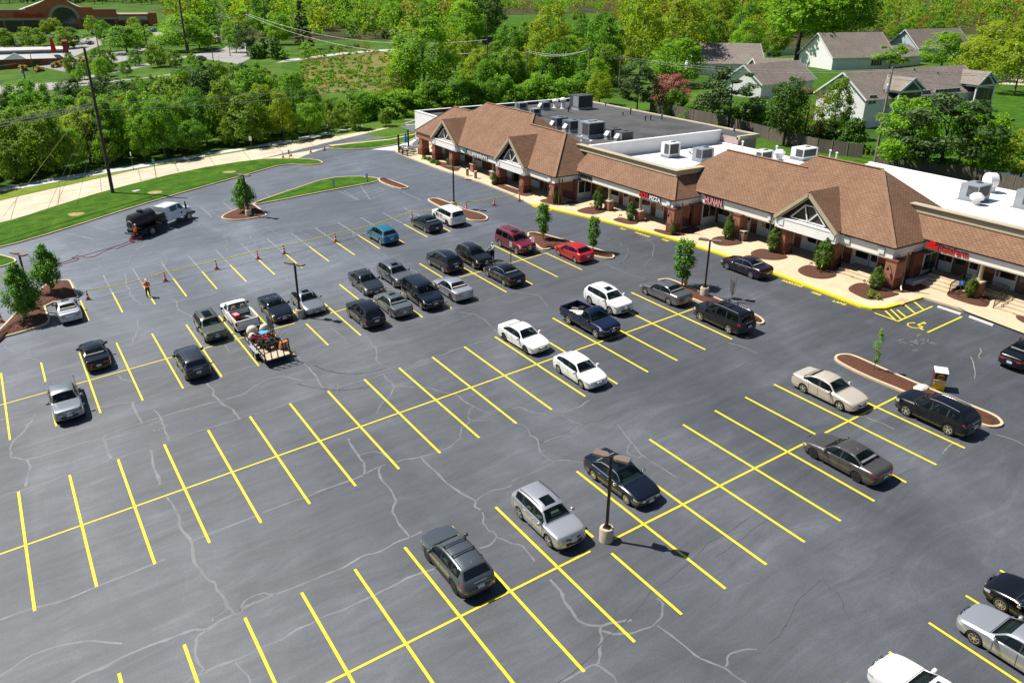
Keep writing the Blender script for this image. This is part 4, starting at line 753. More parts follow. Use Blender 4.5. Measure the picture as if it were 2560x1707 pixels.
# --- fascia, gutters, soffits
def fascia(pts,zt_,zb):
    m=MB(); gt=MB()
    for (a,b),(c,d) in zip(pts,pts[1:]):
        al=abs(d-b)>abs(c-a)
        if al: m.bx(a,a+.35,min(b,d),max(b,d),zb,zt_); gt.bx(a-.16,a-.002,min(b,d)-.05,max(b,d)+.05,zt_-.13,zt_-.01)
        else: m.bx(min(a,c)+.36,max(a,c),b-.0,b+.35,zb,zt_); gt.bx(min(a,c)-.1,max(a,c),b-.16,b-.002,zt_-.13,zt_-.01)
    f=part(m,'fascia',FASC); part(gt,'gutter',TAND)
    t=MB()
    for (a,b),(c,d) in zip(pts,pts[1:]):
        if abs(d-b)>abs(c-a): t.bx(a-.03,a+.33,min(b,d)+.02,max(b,d)-.02,zb-.10,zb-.002)
    part(t,'fascia_trim',TAN)
fascia([(51.3,109.2),(51.3,74.0)],7.0,6.2); fascia([(51.31,74.0),(54.7,74.0)],7.0,6.2)
fascia([(54.7,73.98),(54.7,58.2)],7.3,6.52); fascia([(54.71,58.2),(58.3,58.2)],7.32,6.52)
fascia([(58.3,58.18),(58.3,36.1)],7.72,6.75); fascia([(58.31,36.1),(62.4,36.1)],7.72,6.75)
fascia([(62.4,36.08),(62.4,12)],7.88,7.1)
sf=MB()
for x0,x1,y0,y1,z in ((51.66,54.2,74.0,109.2,6.3),(55.06,57.2,58.2,74.0,6.62),(58.66,61.2,36.1,58.2,6.85),(62.76,65.2,12,36.1,7.2)): sf.bx(x0,x1,y0,y1,z,z+.05)
part(sf,'soffit',SOFF)
# --- storefront walls, windows and doors
F1,F2,F3,F4=3.95,4.2,4.30,4.86
def wall(x,y0,y1,z0,z1,items):
    m=MB(); m.bx(x,x+.3,y0,y1,z0+.95,z1); m.bx(x-.012,x+.3,y0,y1,z0-.3,z0+.95,1); part(m,'storefront_wall',[BRICK,BRICKD])
    for kind,pa,pb in items:
        ya,yb=ysol(pa,x,z0+1.4),ysol(pb,x,z0+1.4); ya,yb=min(ya,yb),max(ya,yb)
        if kind in 'WBV':
            f=MB(); t=.07; X0=x-.07; zb,zt_=z0+.78,z0+2.32
            f.bx(X0,x+.01,ya,yb,zt_-t,zt_); f.bx(X0,x+.01,ya,yb,zb,zb+t); f.bx(X0,x+.01,ya,ya+t,zb+t,zt_-t); f.bx(X0,x+.01,yb-t,yb,zb+t,zt_-t)
            n=max(1,round((yb-ya)/1.25))
            for i in range(1,n): yy=ya+(yb-ya)*i/n; f.bx(X0,x+.01,yy-t/2,yy+t/2,zb+t,zt_-t)
            w=part(f,'window_frame',WTRIM)
            w.name='window'
            g=MB(); g.bx(x-.045,x-.02,ya+.04,yb-.04,zb+.04,zt_-.04); part(g,'pane',SHOPG,w)
            if kind=='B': g=MB(); g.bx(x-.052,x-.046,ya+t,yb-t,zt_-.75,zt_-t); part(g,'blind',BLIND,w)
            p=MB(); p.bx(x-.06,x+.01,ya-.02,yb+.02,z0+.03,zb-.005); part(p,'window_panel',PANEL,w)
        else:
            f=MB(); f.bx(x-.06,x+.01,ya,yb,z0,z0+2.25); d=part(f,'door',DOORM)
            g=MB(); g.bx(x-.075,x-.062,ya+.16,yb-.16,z0+.95,z0+2.05); part(g,'pane',SHOPG,d)
            if kind=='G': g=MB(); [g.bx(x-.085,x-.064,yy-.02,yy+.02,z0+.05,z0+2.2) for yy in (ya+.03,(ya+yb)/2,yb-.03)]; part(g,'door_frame',WTRIM,d)
wall(53.9,74.0,109.0,F1,6.3,[('W',1103.5,1112.7),('D',1114.5,1123),('W',1151,1162.4),('B',1184.6,1205.3),('D',1229,1237.4),('B',1267.2,1290.2),('W',1325.7,1349.9),('G',1361.4,1381.8)])
wall(56.85,58.2,74.0,F2,6.62,[('B',1407,1468.5),('D',1509,1525.7),('W',1528,1548.6),('B',1560,1574),('D',1587.5,1601),('W',1603,1628),('B',1642,1661)])
wall(60.9,36.1,58.2,F3,6.85,[('W',1692,1715),('D',1717.6,1741.3),('B',1744,1783.7),('W',1796,1826.6),('W',1857.4,1878.8),('B',1896,1928),('D',1930,1941),('B',1974,1988.6),('B',2007,2045),('D',2047,2059),('W',2097,2111),('W',2133,2175),('W',2178,2197)])
wall(64.75,12,36.1,F4,7.2,[('W',2335,2385),('D',2388,2421),('W',2425,2450),('W',2491,2546),('D',2549,2568),('W',2573,2620),('W',2640,2700)])
for (xa,xb,y,z0,z1) in ((51.6,56.9,73.6,F1,6.3),(54.9,61,57.75,F2,6.6),(58.6,64.8,35.72,F3,6.85)):
    m=MB(); m.bx(xa+2.3,xb,y,y+.3,z0-.3,z1); part(m,'return_wall',BRICKD)
    f=MB(); f.bx(xb-2.6,xb-.6,y-.07,y-.005,z0+.8,z0+2.3); w=part(f,'window',WTRIM); g=MB(); g.bx(xb-2.5,xb-1.65,y-.085,y-.072,z0+.87,z0+2.22); g.bx(xb-1.57,xb-.7,y-.085,y-.072,z0+.87,z0+2.22); part(g,'pane',SHOPG,w); p=MB(); p.bx(xb-2.65,xb-.55,y-.06,y-.005,z0,z0+.78); part(p,'window_panel',PANEL,w)
# --- brick piers with wall lamps
WL=mat('wall_lamp_metal',(.02,.02,.02),.4,.5)
for x,y,zt_,wd in ((51.05,107.5,6.2,.95),(51.05,103.4,6.2,.9),(51.1,98.4,6.2,.9),(51.0,86.0,6.2,.9),(51.05,80.55,6.2,.9),(51.2,74.5,6.2,.9),(54.45,58.15,6.52,.95),(57.75,52.5,6.75,.9),(57.95,47.1,6.75,.9),(57.98,41.75,6.75,.9),(58.1,36.0,6.75,1.0)):
    z0=gz(x)+.1; b=MB(); b.bx(x,x+1.15,y-wd/2,y+wd/2,z0+.95,zt_-.16); p=part(b,'brick_pier',BRICK); b=MB(); b.bx(x-.05,x+1.2,y-wd/2-.05,y+wd/2+.05,z0-.1,z0+.95); part(b,'pier_base',BRICKD,p); b=MB(); b.bx(x-.04,x+1.19,y-wd/2-.04,y+wd/2+.04,zt_-.16,zt_-.005 if x>50 else zt_); part(b,'pier_cap',BRICKD,p)
    b=MB(); b.tube([(x-.02,y+.05,zt_-.55),(x-.16,y+.05,zt_-.45),(x-.26,y+.05,zt_-.6)],.035,6); b.lathe([(.05,.0),(.12,-.25),(.02,-.26)],8,(x-.26,y+.05,zt_-.58)); part(b,'wall_lamp',WL,p)
part(MB().bx(51.24,51.30,104.15,109.25,6.14,6.72),'brick_band',BRICK); part(MB().bx(51.24,53.8,109.21,109.26,6.14,6.72),'brick_band',BRICK)
# --- columns on short brick pedestals
for x,y,z0,zt_ in ((52.0,93.6,F1-.1,6.2),(51.9,88.4,F1-.1,6.2),(54.6,68.1,F2-.1,6.5),(54.75,63.1,F2-.1,6.5),(62.55,31.0,4.3,7.05),(62.55,24.5,4.3,7.05)):
    b=MB(); b.bx(x-.38,x+.38,y-.38,y+.38,z0,z0+.95+(.35 if x>60 else 0)); h0=z0+.95+(.35 if x>60 else 0); c=MB(); c.lathe([(.22,0),(.22,.12),(.165,.16),(.15,zt_-h0-.35),(.2,zt_-h0-.2),(.2,zt_-h0-.1)],12,(x,y,h0+.1)); p=part(c,'column',COL_T,None,40); part(b,'pedestal',BRICK,p); b=MB(); b.bx(x-.45,x+.45,y-.45,y+.45,h0,h0+.11); part(b,'pedestal_cap',COPE,p)
# --- gables
GLZ=mat('gable_glass',(.05,.045,.035),.1)
for x0,ya,yb,yap,zb_,zap,slope_x in ((50.75,103.5,96.3,100.0,7.05,9.85,None),(50.65,86.1,79.4,82.75,7.05,10.1,None),(57.55,47.9,41.1,44.5,7.78,10.58,None)):
    xe_,ze_=(xe,ze) if x0<55 else (x3,z3e); half=(ya-yb)/2; yap=(ya+yb)/2
    xb=xe_+(zap-ze_)/SP; m=MB(); o=.02
    for sy,yy in ((1,ya),(-1,yb)):
        m.poly([(x0,yap,zap),(xb,yap,zap),(xe_+(zb_-ze_)/SP,yy,zb_+o),(x0,yy,zb_)][::-sy]); m.poly([(x0,yap,zap+.1),(xb+.12,yap,zap+.1),(xe_+(zb_-ze_)/SP+.1,yy,zb_+.1),(x0,yy,zb_+.1)][::-sy])
        m.poly([(x0,yap,zap),(x0,yap,zap+.1),(x0,yy,zb_+.1),(x0,yy,zb_)])
    g=part(m,'gable',SHING)
    t=MB()
    for sy,yy in ((1,ya),(-1,yb)):
        a=Vector((x0-.05,yap,zap-.16)); b=Vector((x0-.05,yy-sy*.02,zb_-.13)); t.bar(a,b,.12,.30); t.bar(a+Vector((.14,0,-.26)),b+Vector((.14,-sy*.25,-.08)),.1,.20)
    part(t,'gable_trim',TAN,g)
    t=MB(); t.poly([(x0+.45,yap,zap-.5),(x0+.45,ya-.8,zb_+.02),(x0+.45,yb+.8,zb_+.02)]); part(t,'gable_window',GLZ,g)
    t=MB(); xx=x0+.38; q=half-1.5; bz=zb_+.12; az=zb_+1.55
    for a,b in (((xx,yap+q,bz),(xx,yap-q,bz)),((xx,yap+q,bz),(xx,yap+.45,az)),((xx,yap-q,bz),(xx,yap-.45,az)),((xx,yap+.45,az),(xx,yap-.45,az)),((xx-.03,yap,bz),(xx-.03,yap+.5,az)),((xx-.03,yap,bz),(xx-.03,yap-.9,bz+.9))): t.bar(a,b,.06,.12)
    part(t,'truss',WTRIM,g)
    f=MB(); f.bx(x0+.12,x0+.5,yb+.1,ya-.1,zb_-.95 if x0<55 else zb_-1.05,zb_-.02); f.bx(x0+.08,x0+.12,yb+.05,ya-.05,zb_-.16,zb_-.03); f.bx(x0+.5,xe_+.6,ya-.45,ya-.1,zb_-.95,zb_-.02); f.bx(x0+.5,xe_+.6,yb+.1,yb+.45,zb_-.95,zb_-.02); part(f,'gable_beam',FASC,g)
    for yy in (ya-.75,yb+.55): part(MB().bx(x0+.06,x0+.115,yy-.3,yy+.25,zb_-.75,zb_-.22),'fascia_plaque',WTRIM,g)
# --- cornices, parapets and flat roofs
m=MB(); m.bx(xc2-.30,xc2+.5,yc2+dd-.3,79.0,9.62,9.74); m.bx(xc2-.16,xc2+.4,yc2+dd-.16,78.9,9.2,9.62); m.bx(xc2-.22,xc2+.4,yc2+dd-.22,78.9,9.10,9.2); m.bx(xc2+.5,64.6,yc2+dd-.3,yc2+dd+.5,9.62,9.742); m.bx(xc2+.4,64.5,yc2+dd-.16,yc2+dd+.4,9.2,9.618); part(m,'cornice',TAN)
m=MB(); m.bx(xc4-.3,xc4+.5,12,38.9,9.97,10.09); m.bx(xc4-.16,xc4+.4,12,38.8,9.55,9.97); m.bx(xc4-.22,xc4+.4,12,38.8,9.44,9.55); part(m,'cornice',TAN)
part(MB().bx(xc2-.31,xc2-.302,yc2+dd-.3,79.0,9.6,9.68),'cornice_gutter',TAND); part(MB().bx(xc4-.31,xc4-.302,12,38.9,9.95,10.03),'cornice_gutter',TAND)
m=MB(); m.bx(56,85,81.3,118.7,3.5,7.8); m.bx(85,88.7,77.9,118.7,3.5,7.8); part(m,'rear_hall',PINKW)
m=MB(); m.bx(55.85,56,81,118.9,3.5,8.3); part(m,'rear_hall_wall',WWALL)
m=MB(); m.bx(56.3,88.5,81.6,118.4,7.8,7.86); m.bx(85,88.5,78.2,81.6,7.8,7.858); part(m,'flat_roof',MEMB)
m=MB(); m.bx(56,88.9,118.4,118.9,7.4,8.3); part(m,'parapet',MEMB); m=MB(); m.bx(55.8,88.95,118.36,118.95,8.3,8.36); m.bx(55.8,56.35,81,118.36,8.3,8.36); part(m,'parapet_coping',WTRIM)
m=MB(); m.bx(88.5,89.0,77.7,118.4,7.5,8.0); m.bx(85,88.5,77.7,78.2,7.5,7.998); part(m,'roof_edge',COPE)
m=MB(); m.bx(60.9,85,81.2,81.55,5.5,8.3); part(m,'party_wall',WWALL); m=MB(); m.bx(60.8,85.1,81.12,81.63,8.3,8.36); part(m,'parapet_coping',WTRIM)
m=MB(); m.bx(57.4,84.5,58.6,81.2,5.5,6.55); part(m,'flat_roof',WROOF); m=MB(); m.bx(62.2,86.5,37.6,58.6,5.5,7.55); m.bx(66.0,86.5,12,37.6,5.5,7.549); part(m,'flat_roof',WROOF)
m=MB(); m.bx(57.3,84.4,74,81.1,3.5,6.6) if False else None; m.bx(84.5,84.9,58.6,81.2,3.5,6.8); m.bx(86.5,86.9,12,58.6,3.5,7.75); part(m,'rear_wall',WWALL)
# --- downspouts
for x,y,z0,z1 in ((51.05,97.35,3.9,6.9),(51.5,73.35,3.9,6.9),(51.75,73.15,3.9,6.9),(55.0,57.2,4.1,7.2),(58.05,48.6,6.6,7.7),(58.55,35.0,4.7,7.6)):
    m=MB(); m.bx(x-.05,x+.05,y-.05,y+.05,z0,z1); d=part(m,'downspout',TAND)
    if x>58.5: m=MB(); m.tube([(x,y,4.75),(x-.1,y-.05,4.6),(x-.35,y-.3,4.5)],.06,6); part(m,'spout_end',WTRIM,d)
# --- signs
RED=mat('sign_red',(.62,.008,.012),.35); SW=mat('sign_white',(.82,.82,.82),.4); SBK=mat('sign_black',(.01,.01,.01),.5); SGR=mat('sign_green',(.01,.16,.09),.4); SPK=mat('sign_pink',(.72,.30,.33),.4); MAR=mat('sign_maroon',(.10,.008,.02),.5)
def sign(body,pa,pb,x,z,h,face,side,dep=.09,shear=0,bold=.015,lab=None,yc=None,parent=None,name='sign'):
    ya,yb=ysol(pa,x,z),ysol(pb,x,z); yc=(ya+yb)/2; me=text_mesh(body,1.0,.5,1.0,shear,bold/h)
    xs=[v.co.x for v in me.vertices]; ys=[v.co.y for v in me.vertices]; wd=max(xs)-min(xs); hh=max(ys)-min(ys); sx=(ya-yb)/wd; sy=h/hh; mx=(max(xs)+min(xs))/2; my=(max(ys)+min(ys))/2
    me.materials.clear(); me.materials.append(side); me.materials.append(face)
    for p in me.polygons: p.material_index=1 if abs(p.normal.z)>.9 else 0
    for v in me.vertices: a,b,c=v.co; v.co=(x-dep/2-.02-c*dep,yc-(a-mx)*sx,z+(b-my)*sy)
    if sx>0: pass
    o=link(name,me,parent or SHOP); o.matrix_parent_inverse=Matrix.Translation((-51,-75,-gz(51))); return o
s1=sign('VETERINARIAN',1168.5,1219,51.3,6.62,.55,SW,SBK,.10); m=MB(); ya,yb=ysol(1158.5,51.2,6.7),ysol(1167.5,51.2,6.7); m.bx(51.05,51.28,yb,ya,6.38,6.9); sg=part(m,'sign_panel',SGR,s1);  # black letter sides: the letters' own shadow put into the side colour
sign('Tesserae',1446,1481,54.7,6.95,.62,SBK,SBK,.05,shear=.35)
s3=sign("MO'S",1601,1623.5,54.7,6.92,.52,RED,MAR,.16,bold=.03); sign('PIZZA',1626,1654,54.7,6.88,.46,SW,SBK,.14)
sign('HUNAN',1765,1807.5,58.3,7.2,.80,SPK,MAR,.16,bold=.02)
s5=sign('StateFarm',2347,2422,62.4,7.48,.62,RED,MAR,.06,bold=.012)
m=MB(); ye=ysol(2333,62.3,7.5)
for dy,dz in ((0,.22),(.26,-.05),(-.24,-.1)):
    k=16; pts=[(62.27,ye+dy+.30*math.cos(2*PI*i/k),7.5+dz+.17*math.sin(2*PI*i/k)) for i in range(k)]; m.prism(pts,Vector((-.13-.01*dz,0,0)))
part(m,'sign_emblem',RED,s5)
for y in (99.9,82.7): pass
for x,y,z in ((51.25,103.2,6.6),(58.25,48.9,7.25),(58.25,37.2,7.25),(58.25,40.5,7.25),(54.65,58.9,6.95),(51.25,75.0,6.6)): part(MB().bx(x-.05,x,y-.3,y+.25,z-.3,z+.25),'fascia_plaque',WTRIM)
# --- steps, raised terrace, ramps
m=MB(); m.bx(63.6,64.8,12,36.0,4.0,F4); m.bx(59.7,64.8,36.05,37.4,4.0,F4-.02) if False else None
part(m,'terrace',WALK)
for y0,y1 in ((32.6,35.4),(24.9,28.6),(17.5,21.5)):
    m=MB()
    for i in range(4): m.bx(61.3+i*.55,63.7,y0,y1,4.0,4.29+.15*(i+1)-.004*(i==3))
    part(m,'steps',WALK)
m=MB(); m.bx(58.4,60.9,37.0,40.9,4.0,4.62); m.bx(57.9,58.4,37.2,40.7,4.0,4.46); part(m,'steps',WALK)
m=MB(); m.bx(60.2,64.75,35.0,35.7,4.0,4.75); part(m,'ramp',GREYC)
def railing(pts,label,h=.95,gap=.14):
    root=empty('handrail',pts[0],label=label,cat='railing',group='black iron handrails by the shops'); o=Vector(pts[0]); m=MB(); b=MB()
    for a,c in zip(pts,pts[1:]):
        a,c=Vector(a)-o,Vector(c)-o; U=Vector((0,0,h)); m.bar(a+U,c+U,.05,.05); m.bar(a+U*.88,c+U*.88,.03,.03); m.bar(a+U*.12,c+U*.12,.035,.035); n=max(2,int((c-a).length/gap))
        for i in range(n+1): q=a.lerp(c,i/n); (m if i in (0,n) else b).bar(q,q+U*(1 if i in (0,n) else .9),.05 if i in(0,n) else .02,.05 if i in(0,n) else .02)
    m.build('rail',IRON,root); b.build('balusters',IRON,root)
F=F4-.02
railing([(61.1,32.4,4.3),(62.9,32.4,F),(62.9,29.2,F)],'black stepped handrail left of the round column beside the steps')
railing([(62.9,28.8,F),(61.2,28.8,4.3)],'short sloping black handrail right of the blue parking sign bed'); railing([(62.9,31.0,F),(62.95,29.0,F)],'low black terrace railing behind the round column')
railing([(61.1,24.7,4.3),(62.9,24.7,F),(62.9,21.6,F)],'black handrail by the right edge of the photo')
railing([(59.3,36.3,4.35),(63.4,36.3,F),(63.4,35.6,F)],'long dark ramp railing in the shade of the corner pier')
railing([(57.9,36.9,4.35),(58.5,36.9,4.65),(58.9,36.4,4.65)],'black handrail beside the corner pier and round shrub'); railing([(57.9,40.95,4.35),(58.5,40.95,4.65),(58.9,41.2,4.65)],'small black handrail right of the tall arborvitae')
railing([(61.0,35.5,4.5),(63.5,35.5,F)],'dark ramp railing next to the shaded steps')
# ------------------------------------------------------------------ trees and plants
def leafmat(name,a,b,trans=.45,rnd=.35):
    n=NB(name); t=n.tex(scale=.55,Detail=3.,Roughness=.7); oi=n.t.nodes.new('ShaderNodeObjectInfo'); at=n.t.nodes.new('ShaderNodeAttribute'); at.attribute_name='tint'
    c=n.mix(n.mix(.5,t.outputs[0],at.outputs[2]),a,b) if False else None
    m1=n.t.nodes.new('ShaderNodeMath'); m1.operation='ADD'; n.l(t.outputs[0],m1.inputs[0]); n.l(at.outputs[2],m1.inputs[1])
    m2=n.t.nodes.new('ShaderNodeMath'); m2.operation='MULTIPLY_ADD'; n.l(oi.outputs['Random'],m2.inputs[0]); m2.inputs[1].default_value=rnd; n.l(m1.outputs[0],m2.inputs[2])
    m3=n.t.nodes.new('ShaderNodeMath'); m3.operation='MULTIPLY'; n.l(m2.outputs[0],m3.inputs[0]); m3.inputs[1].default_value=1/(1.7+rnd*.5)
    c=n.ramp(m3.outputs[0],[(.28,a),(.62,b)]); n.col(c); n.b.inputs['Roughness'].default_value=.55; n.b.inputs['Specular IOR Level'].default_value=.25
    tr=n.t.nodes.new('ShaderNodeBsdfTranslucent'); n.l(n.mix(1,c,(1.5,1.55,.65),'MULTIPLY'),tr.inputs[0]); mx=n.t.nodes.new('ShaderNodeMixShader'); mx.inputs[0].default_value=trans
    out=n.t.nodes['Material Output']; n.l(n.b.outputs[0],mx.inputs[1]); n.l(tr.outputs[0],mx.inputs[2]); n.l(mx.outputs[0],out.inputs[0]); return n.m
LM=dict(bright=leafmat('bright_leaves',(.085,.20,.014),(.22,.40,.025)),olive=leafmat('olive_leaves',(.072,.145,.014),(.195,.31,.026)),mid=leafmat('mid_green_leaves',(.050,.145,.014),(.145,.31,.022)),yellow=leafmat('yellow_green_leaves',(.13,.22,.010),(.29,.37,.02)),dark=leafmat('dark_green_leaves',(.022,.066,.010),(.075,.16,.018),.25),
 pine=leafmat('pine_needles',(.022,.055,.014),(.065,.12,.024),.12),orange=leafmat('orange_bud_leaves',(.13,.12,.02),(.28,.23,.04)),pear=leafmat('pear_leaves',(.045,.14,.012),(.13,.31,.02),.25,.15),arb=leafmat('arborvitae_leaves',(.035,.085,.008),(.10,.18,.014),.15,.1),red=leafmat('redbud_blossom',(.24,.05,.055),(.42,.13,.13),.2,.1),hosta=leafmat('hosta_leaves',(.08,.20,.01),(.20,.38,.03)),rust=leafmat('rusty_leaves',(.12,.04,.014),(.24,.09,.035)),straw=leafmat('straw_blades',(.26,.18,.08),(.42,.31,.16)),topiary=leafmat('clipped_leaves',(.07,.14,.010),(.20,.30,.025),.15))
BARK=mat('grey_brown_bark',(.11,.085,.065),.9,var=.35,scale=4.); BARKD=mat('dark_bark',(.045,.035,.028),.9,var=.3,scale=4.)
def crown_mesh(name,m,H,zb,R,nc,nl,leaf,prof,seed,cr=.34,shell=.5,up=.55,squash=.8,thin=1.):
    r=np.random.default_rng(seed); t=r.random(nc); pr=np.array([prof(x) for x in t]); keep=r.random(nc)<np.clip(pr+.25,0,1); t=t[keep]; pr=pr[keep]; k=len(t)
    a=r.random(k)*2*PI; q=R*pr*(shell+(1-shell)*r.random(k)**.5)*(.85+.3*r.random(k)); C=np.stack([q*np.cos(a),q*np.sin(a),zb+(H-zb)*t],1)
    rc=R*cr*(.6+.8*r.random(k))*(.55+.45*pr)
    per=max(4,nl//max(k,1)); idx=np.repeat(np.arange(k),per); n=len(idx)
    d=r.normal(size=(n,3)); d/=np.linalg.norm(d,axis=1)[:,None]; rr=(r.random(n)**.45)[:,None]; off=d*rr*rc[idx][:,None]; off[:,2]*=squash; p=C[idx]+off; p[:,2]=np.maximum(p[:,2],zb*.6)
    ctr=np.array([0,0,(zb+H)*.5]); out=p-ctr; out/=np.linalg.norm(out,axis=1)[:,None]+1e-6
    nr=.5*d+.4*out+.75*r.normal(size=(n,3))*.7; nr[:,2]+=up; nr/=np.linalg.norm(nr,axis=1)[:,None]
    u=np.cross(nr,r.normal(size=(n,3))); u/=np.linalg.norm(u,axis=1)[:,None]+1e-9; v=np.cross(nr,u); sz=(leaf*(.55+.9*r.random(n)))[:,None]
    V=np.stack([p-u*sz*.62*thin,p-v*sz*.42,p+u*sz*.62*thin,p+v*sz*.42],1).reshape(-1,3)
    me=bpy.data.meshes.new(name); me.vertices.add(4*n); me.vertices.foreach_set('co',V.ravel()); me.loops.add(4*n); me.loops.foreach_set('vertex_index',np.arange(4*n)); me.polygons.add(n); me.polygons.foreach_set('loop_start',np.arange(n)*4); me.polygons.foreach_set('loop_total',np.full(n,4)); me.update(calc_edges=True)
    at=me.attributes.new('tint','FLOAT','FACE'); ct=r.random(k)*.8; at.data.foreach_set('value',(ct[idx]*.6+r.random(n)*.4).astype(np.float32)); me.materials.append(m); return me
def trunk_mesh(H,zb,R,seed,th=.016,nb=6,m=None,lean=.03):
    r=random.Random(seed); q=MB(); rt=H*th; pts=[Vector((r.gauss(0,H*lean*.3)*z,r.gauss(0,H*lean*.3)*z,H*.82*z)) for z in (0,.25,.5,.75,1)]
    q.tube(pts,[rt*1.3,rt,rt*.8,rt*.5,rt*.2],7)
    for i in range(nb):
        z=zb*.9+(H*.72-zb*.9)*i/max(nb-1,1); a=r.uniform(0,2*PI)+i*2.4; L=R*r.uniform(.55,.9); b=Vector((0,0,z)); e=b+Vector((math.cos(a)*L,math.sin(a)*L,L*r.uniform(.5,1.0))); q.tube([b,b.lerp(e,.5)+Vector((0,0,-L*.08)),e],[rt*.5,rt*.34,rt*.12],5)
    return q.mesh('trunk',m or BARK,60)
oval=lambda t: math.sin(PI*min(1,max(0,t*.92+.06)))**.6; broad=lambda t: (math.sin(PI*(.12+.84*t**.8)))**.55; vase=lambda t: (min(1,.42+t*1.9) if t<.32 else max(.12,1-((t-.32)/.68)**1.7)); cone=lambda t: max(.05,(1-t)**.85); arbp=lambda t: (.55+.45*min(1,t*3.2)) if t<.32 else max(.12,1-((t-.32)/.68)**2.1)*1.0; spindle=lambda t: .35+.65*math.sin(PI*min(1,t*.95+.03)); domep=lambda t: math.sqrt(max(0.03,1-(t*.97)**2))
PR={}
def proto(kind,mk_,H,zb,R,nc,nl,leaf,prof,n=2,tr=dict(),**k):
    PR[kind]=[(crown_mesh('crown',LM[mk_],H,zb,R,nc,nl,leaf,prof,hash_(kind)+i,**k),trunk_mesh(H,zb,R,i+3,**tr) if tr is not None else None,H,R) for i in range(n)]
def hash_(s): return sum(ord(c)*(i+7) for i,c in enumerate(s))%9973
proto('bright_tree','bright',12,2.2,4.4,75,7000,.34,broad,3); proto('olive_tree','olive',9,1.0,3.3,70,6500,.28,broad,4,tr=dict(th=.011,nb=8)); proto('green_tree','mid',12,2.4,4.6,75,7000,.34,broad,3); proto('yellow_tree','yellow',13,2.8,4.6,75,6500,.34,broad,3); proto('dark_tree','dark',16,3.4,5.4,80,7500,.42,broad,2,tr=dict(m=BARKD,th=.02))
proto('tall_tree','bright',20,7.5,4.8,70,5200,.5,broad,2,tr=dict(m=BARKD,th=.018)); proto('tall_dark_tree','mid',22,8.5,6.4,80,6000,.55,broad,1,tr=dict(m=BARKD,th=.02)); proto('oval_tree','bright',20,3,6.0,95,9000,.42,spindle,1); proto('spruce','pine',18,1,4.2,110,4200,.5,cone,1,cr=.2,shell=.6,squash=.4,tr=dict(m=BARKD)); proto('pine','pine',12,2.5,4.6,38,5200,.34,broad,2,squash=.45,cr=.33,tr=dict(m=BARKD,th=.014)); proto('budding_tree','orange',14,3,5.2,60,2000,.36,broad,2,tr=dict(th=.014,nb=12,m=BARKD))
proto('pear_tree','pear',6,1.05,1.55,130,9000,.15,vase,3,cr=.36,up=.4,squash=1.35,shell=.35,tr=dict(th=.011)); proto('young_tree','pear',4.6,1.1,.62,55,2600,.13,spindle,2,cr=.55,shell=.3,squash=1.3,tr=dict(th=.009,nb=4)); proto('thin_sapling','bright',4.2,1.0,.30,30,700,.12,spindle,1,cr=.7,squash=1.3,tr=dict(th=.008,nb=2)); proto('arborvitae','arb',3.0,.12,.62,150,6500,.075,arbp,3,cr=.34,shell=.55,squash=1.6,tr=dict(th=.012,nb=0)); proto('redbud','red',6.5,1.8,3.6,70,5200,.2,broad,1,cr=.3,squash=.5,tr=dict(th=.022,nb=9,m=BARKD)); proto('round_tree','yellow',8,1.8,4.0,60,5200,.30,domep,2); proto('small_tree','green' if False else 'bright',4.5,1.5,1.7,26,1500,.22,broad,2)
proto('bush','bright',3,.05,2.4,40,4500,.2,domep,3,tr=None); proto('green_bush','mid',3,.05,2.4,40,4500,.2,domep,2,tr=None); proto('clipped_shrub','topiary',1.6,.05,1.05,50,1500,.16,domep,2,tr=None,shell=.85,cr=.2); proto('hosta','hosta',.5,.03,.45,14,160,.16,domep,1,tr=None); proto('rusty_shrub','rust',.75,.03,.42,16,260,.10,domep,2,tr=None); proto('tall_grass','straw',1.6,.03,1.0,16,420,.5,domep,2,tr=None,thin=2.); proto('dark_bush','dark',3,.05,2.2,34,2200,.28,domep,2,tr=None)
KN={'tall_tree':'tree','tall_dark_tree':'tree','bright_tree':'tree','olive_tree':'tree','green_tree':'tree','yellow_tree':'tree','dark_tree':'tree','oval_tree':'tree','spruce':'spruce tree','pine':'pine tree','budding_tree':'tree','pear_tree':'tree','young_tree':'tree','thin_sapling':'sapling','arborvitae':'shrub','redbud':'tree','round_tree':'tree','small_tree':'tree','bush':'bush','green_bush':'bush','dark_bush':'bush','clipped_shrub':'shrub','hosta':'plant','rusty_shrub':'shrub','tall_grass':'grass clump'}
NM={'tall_tree':'tree','tall_dark_tree':'tree','bright_tree':'tree','olive_tree':'tree','green_tree':'tree','yellow_tree':'tree','dark_tree':'tree','oval_tree':'tree','budding_tree':'tree','round_tree':'tree','small_tree':'tree','green_bush':'bush','dark_bush':'bush'}
NTREE=0
def plant(kind,b,h,w=None,label=None,group=None,lean=0,cat=None):
    global NTREE; NTREE+=1
    cr,tr,H,R=random.choice(PR[kind]); e=empty(NM.get(kind,kind),(b[0],b[1],b[2] if len(b)>2 else gz(b[0])),random.uniform(0,2*PI),label,cat or KN[kind],group); s=h/H; sw=(w/(2*R)) if w else s*random.uniform(.9,1.1); e.scale=(sw,sw,s)
    if tr: link('trunk',tr,e)
    link('crown',cr,e); return e
def pplant(kind,px,top,wpx,label,group=None,dh=0,cat=None):
    b=P(*px,dh); h=hgt(b,top); d=(b-CAM).dot(FW); return plant(kind,(b.x,b.y,b.z-.02),h,wpx*d/FPX,label,group,cat=cat)
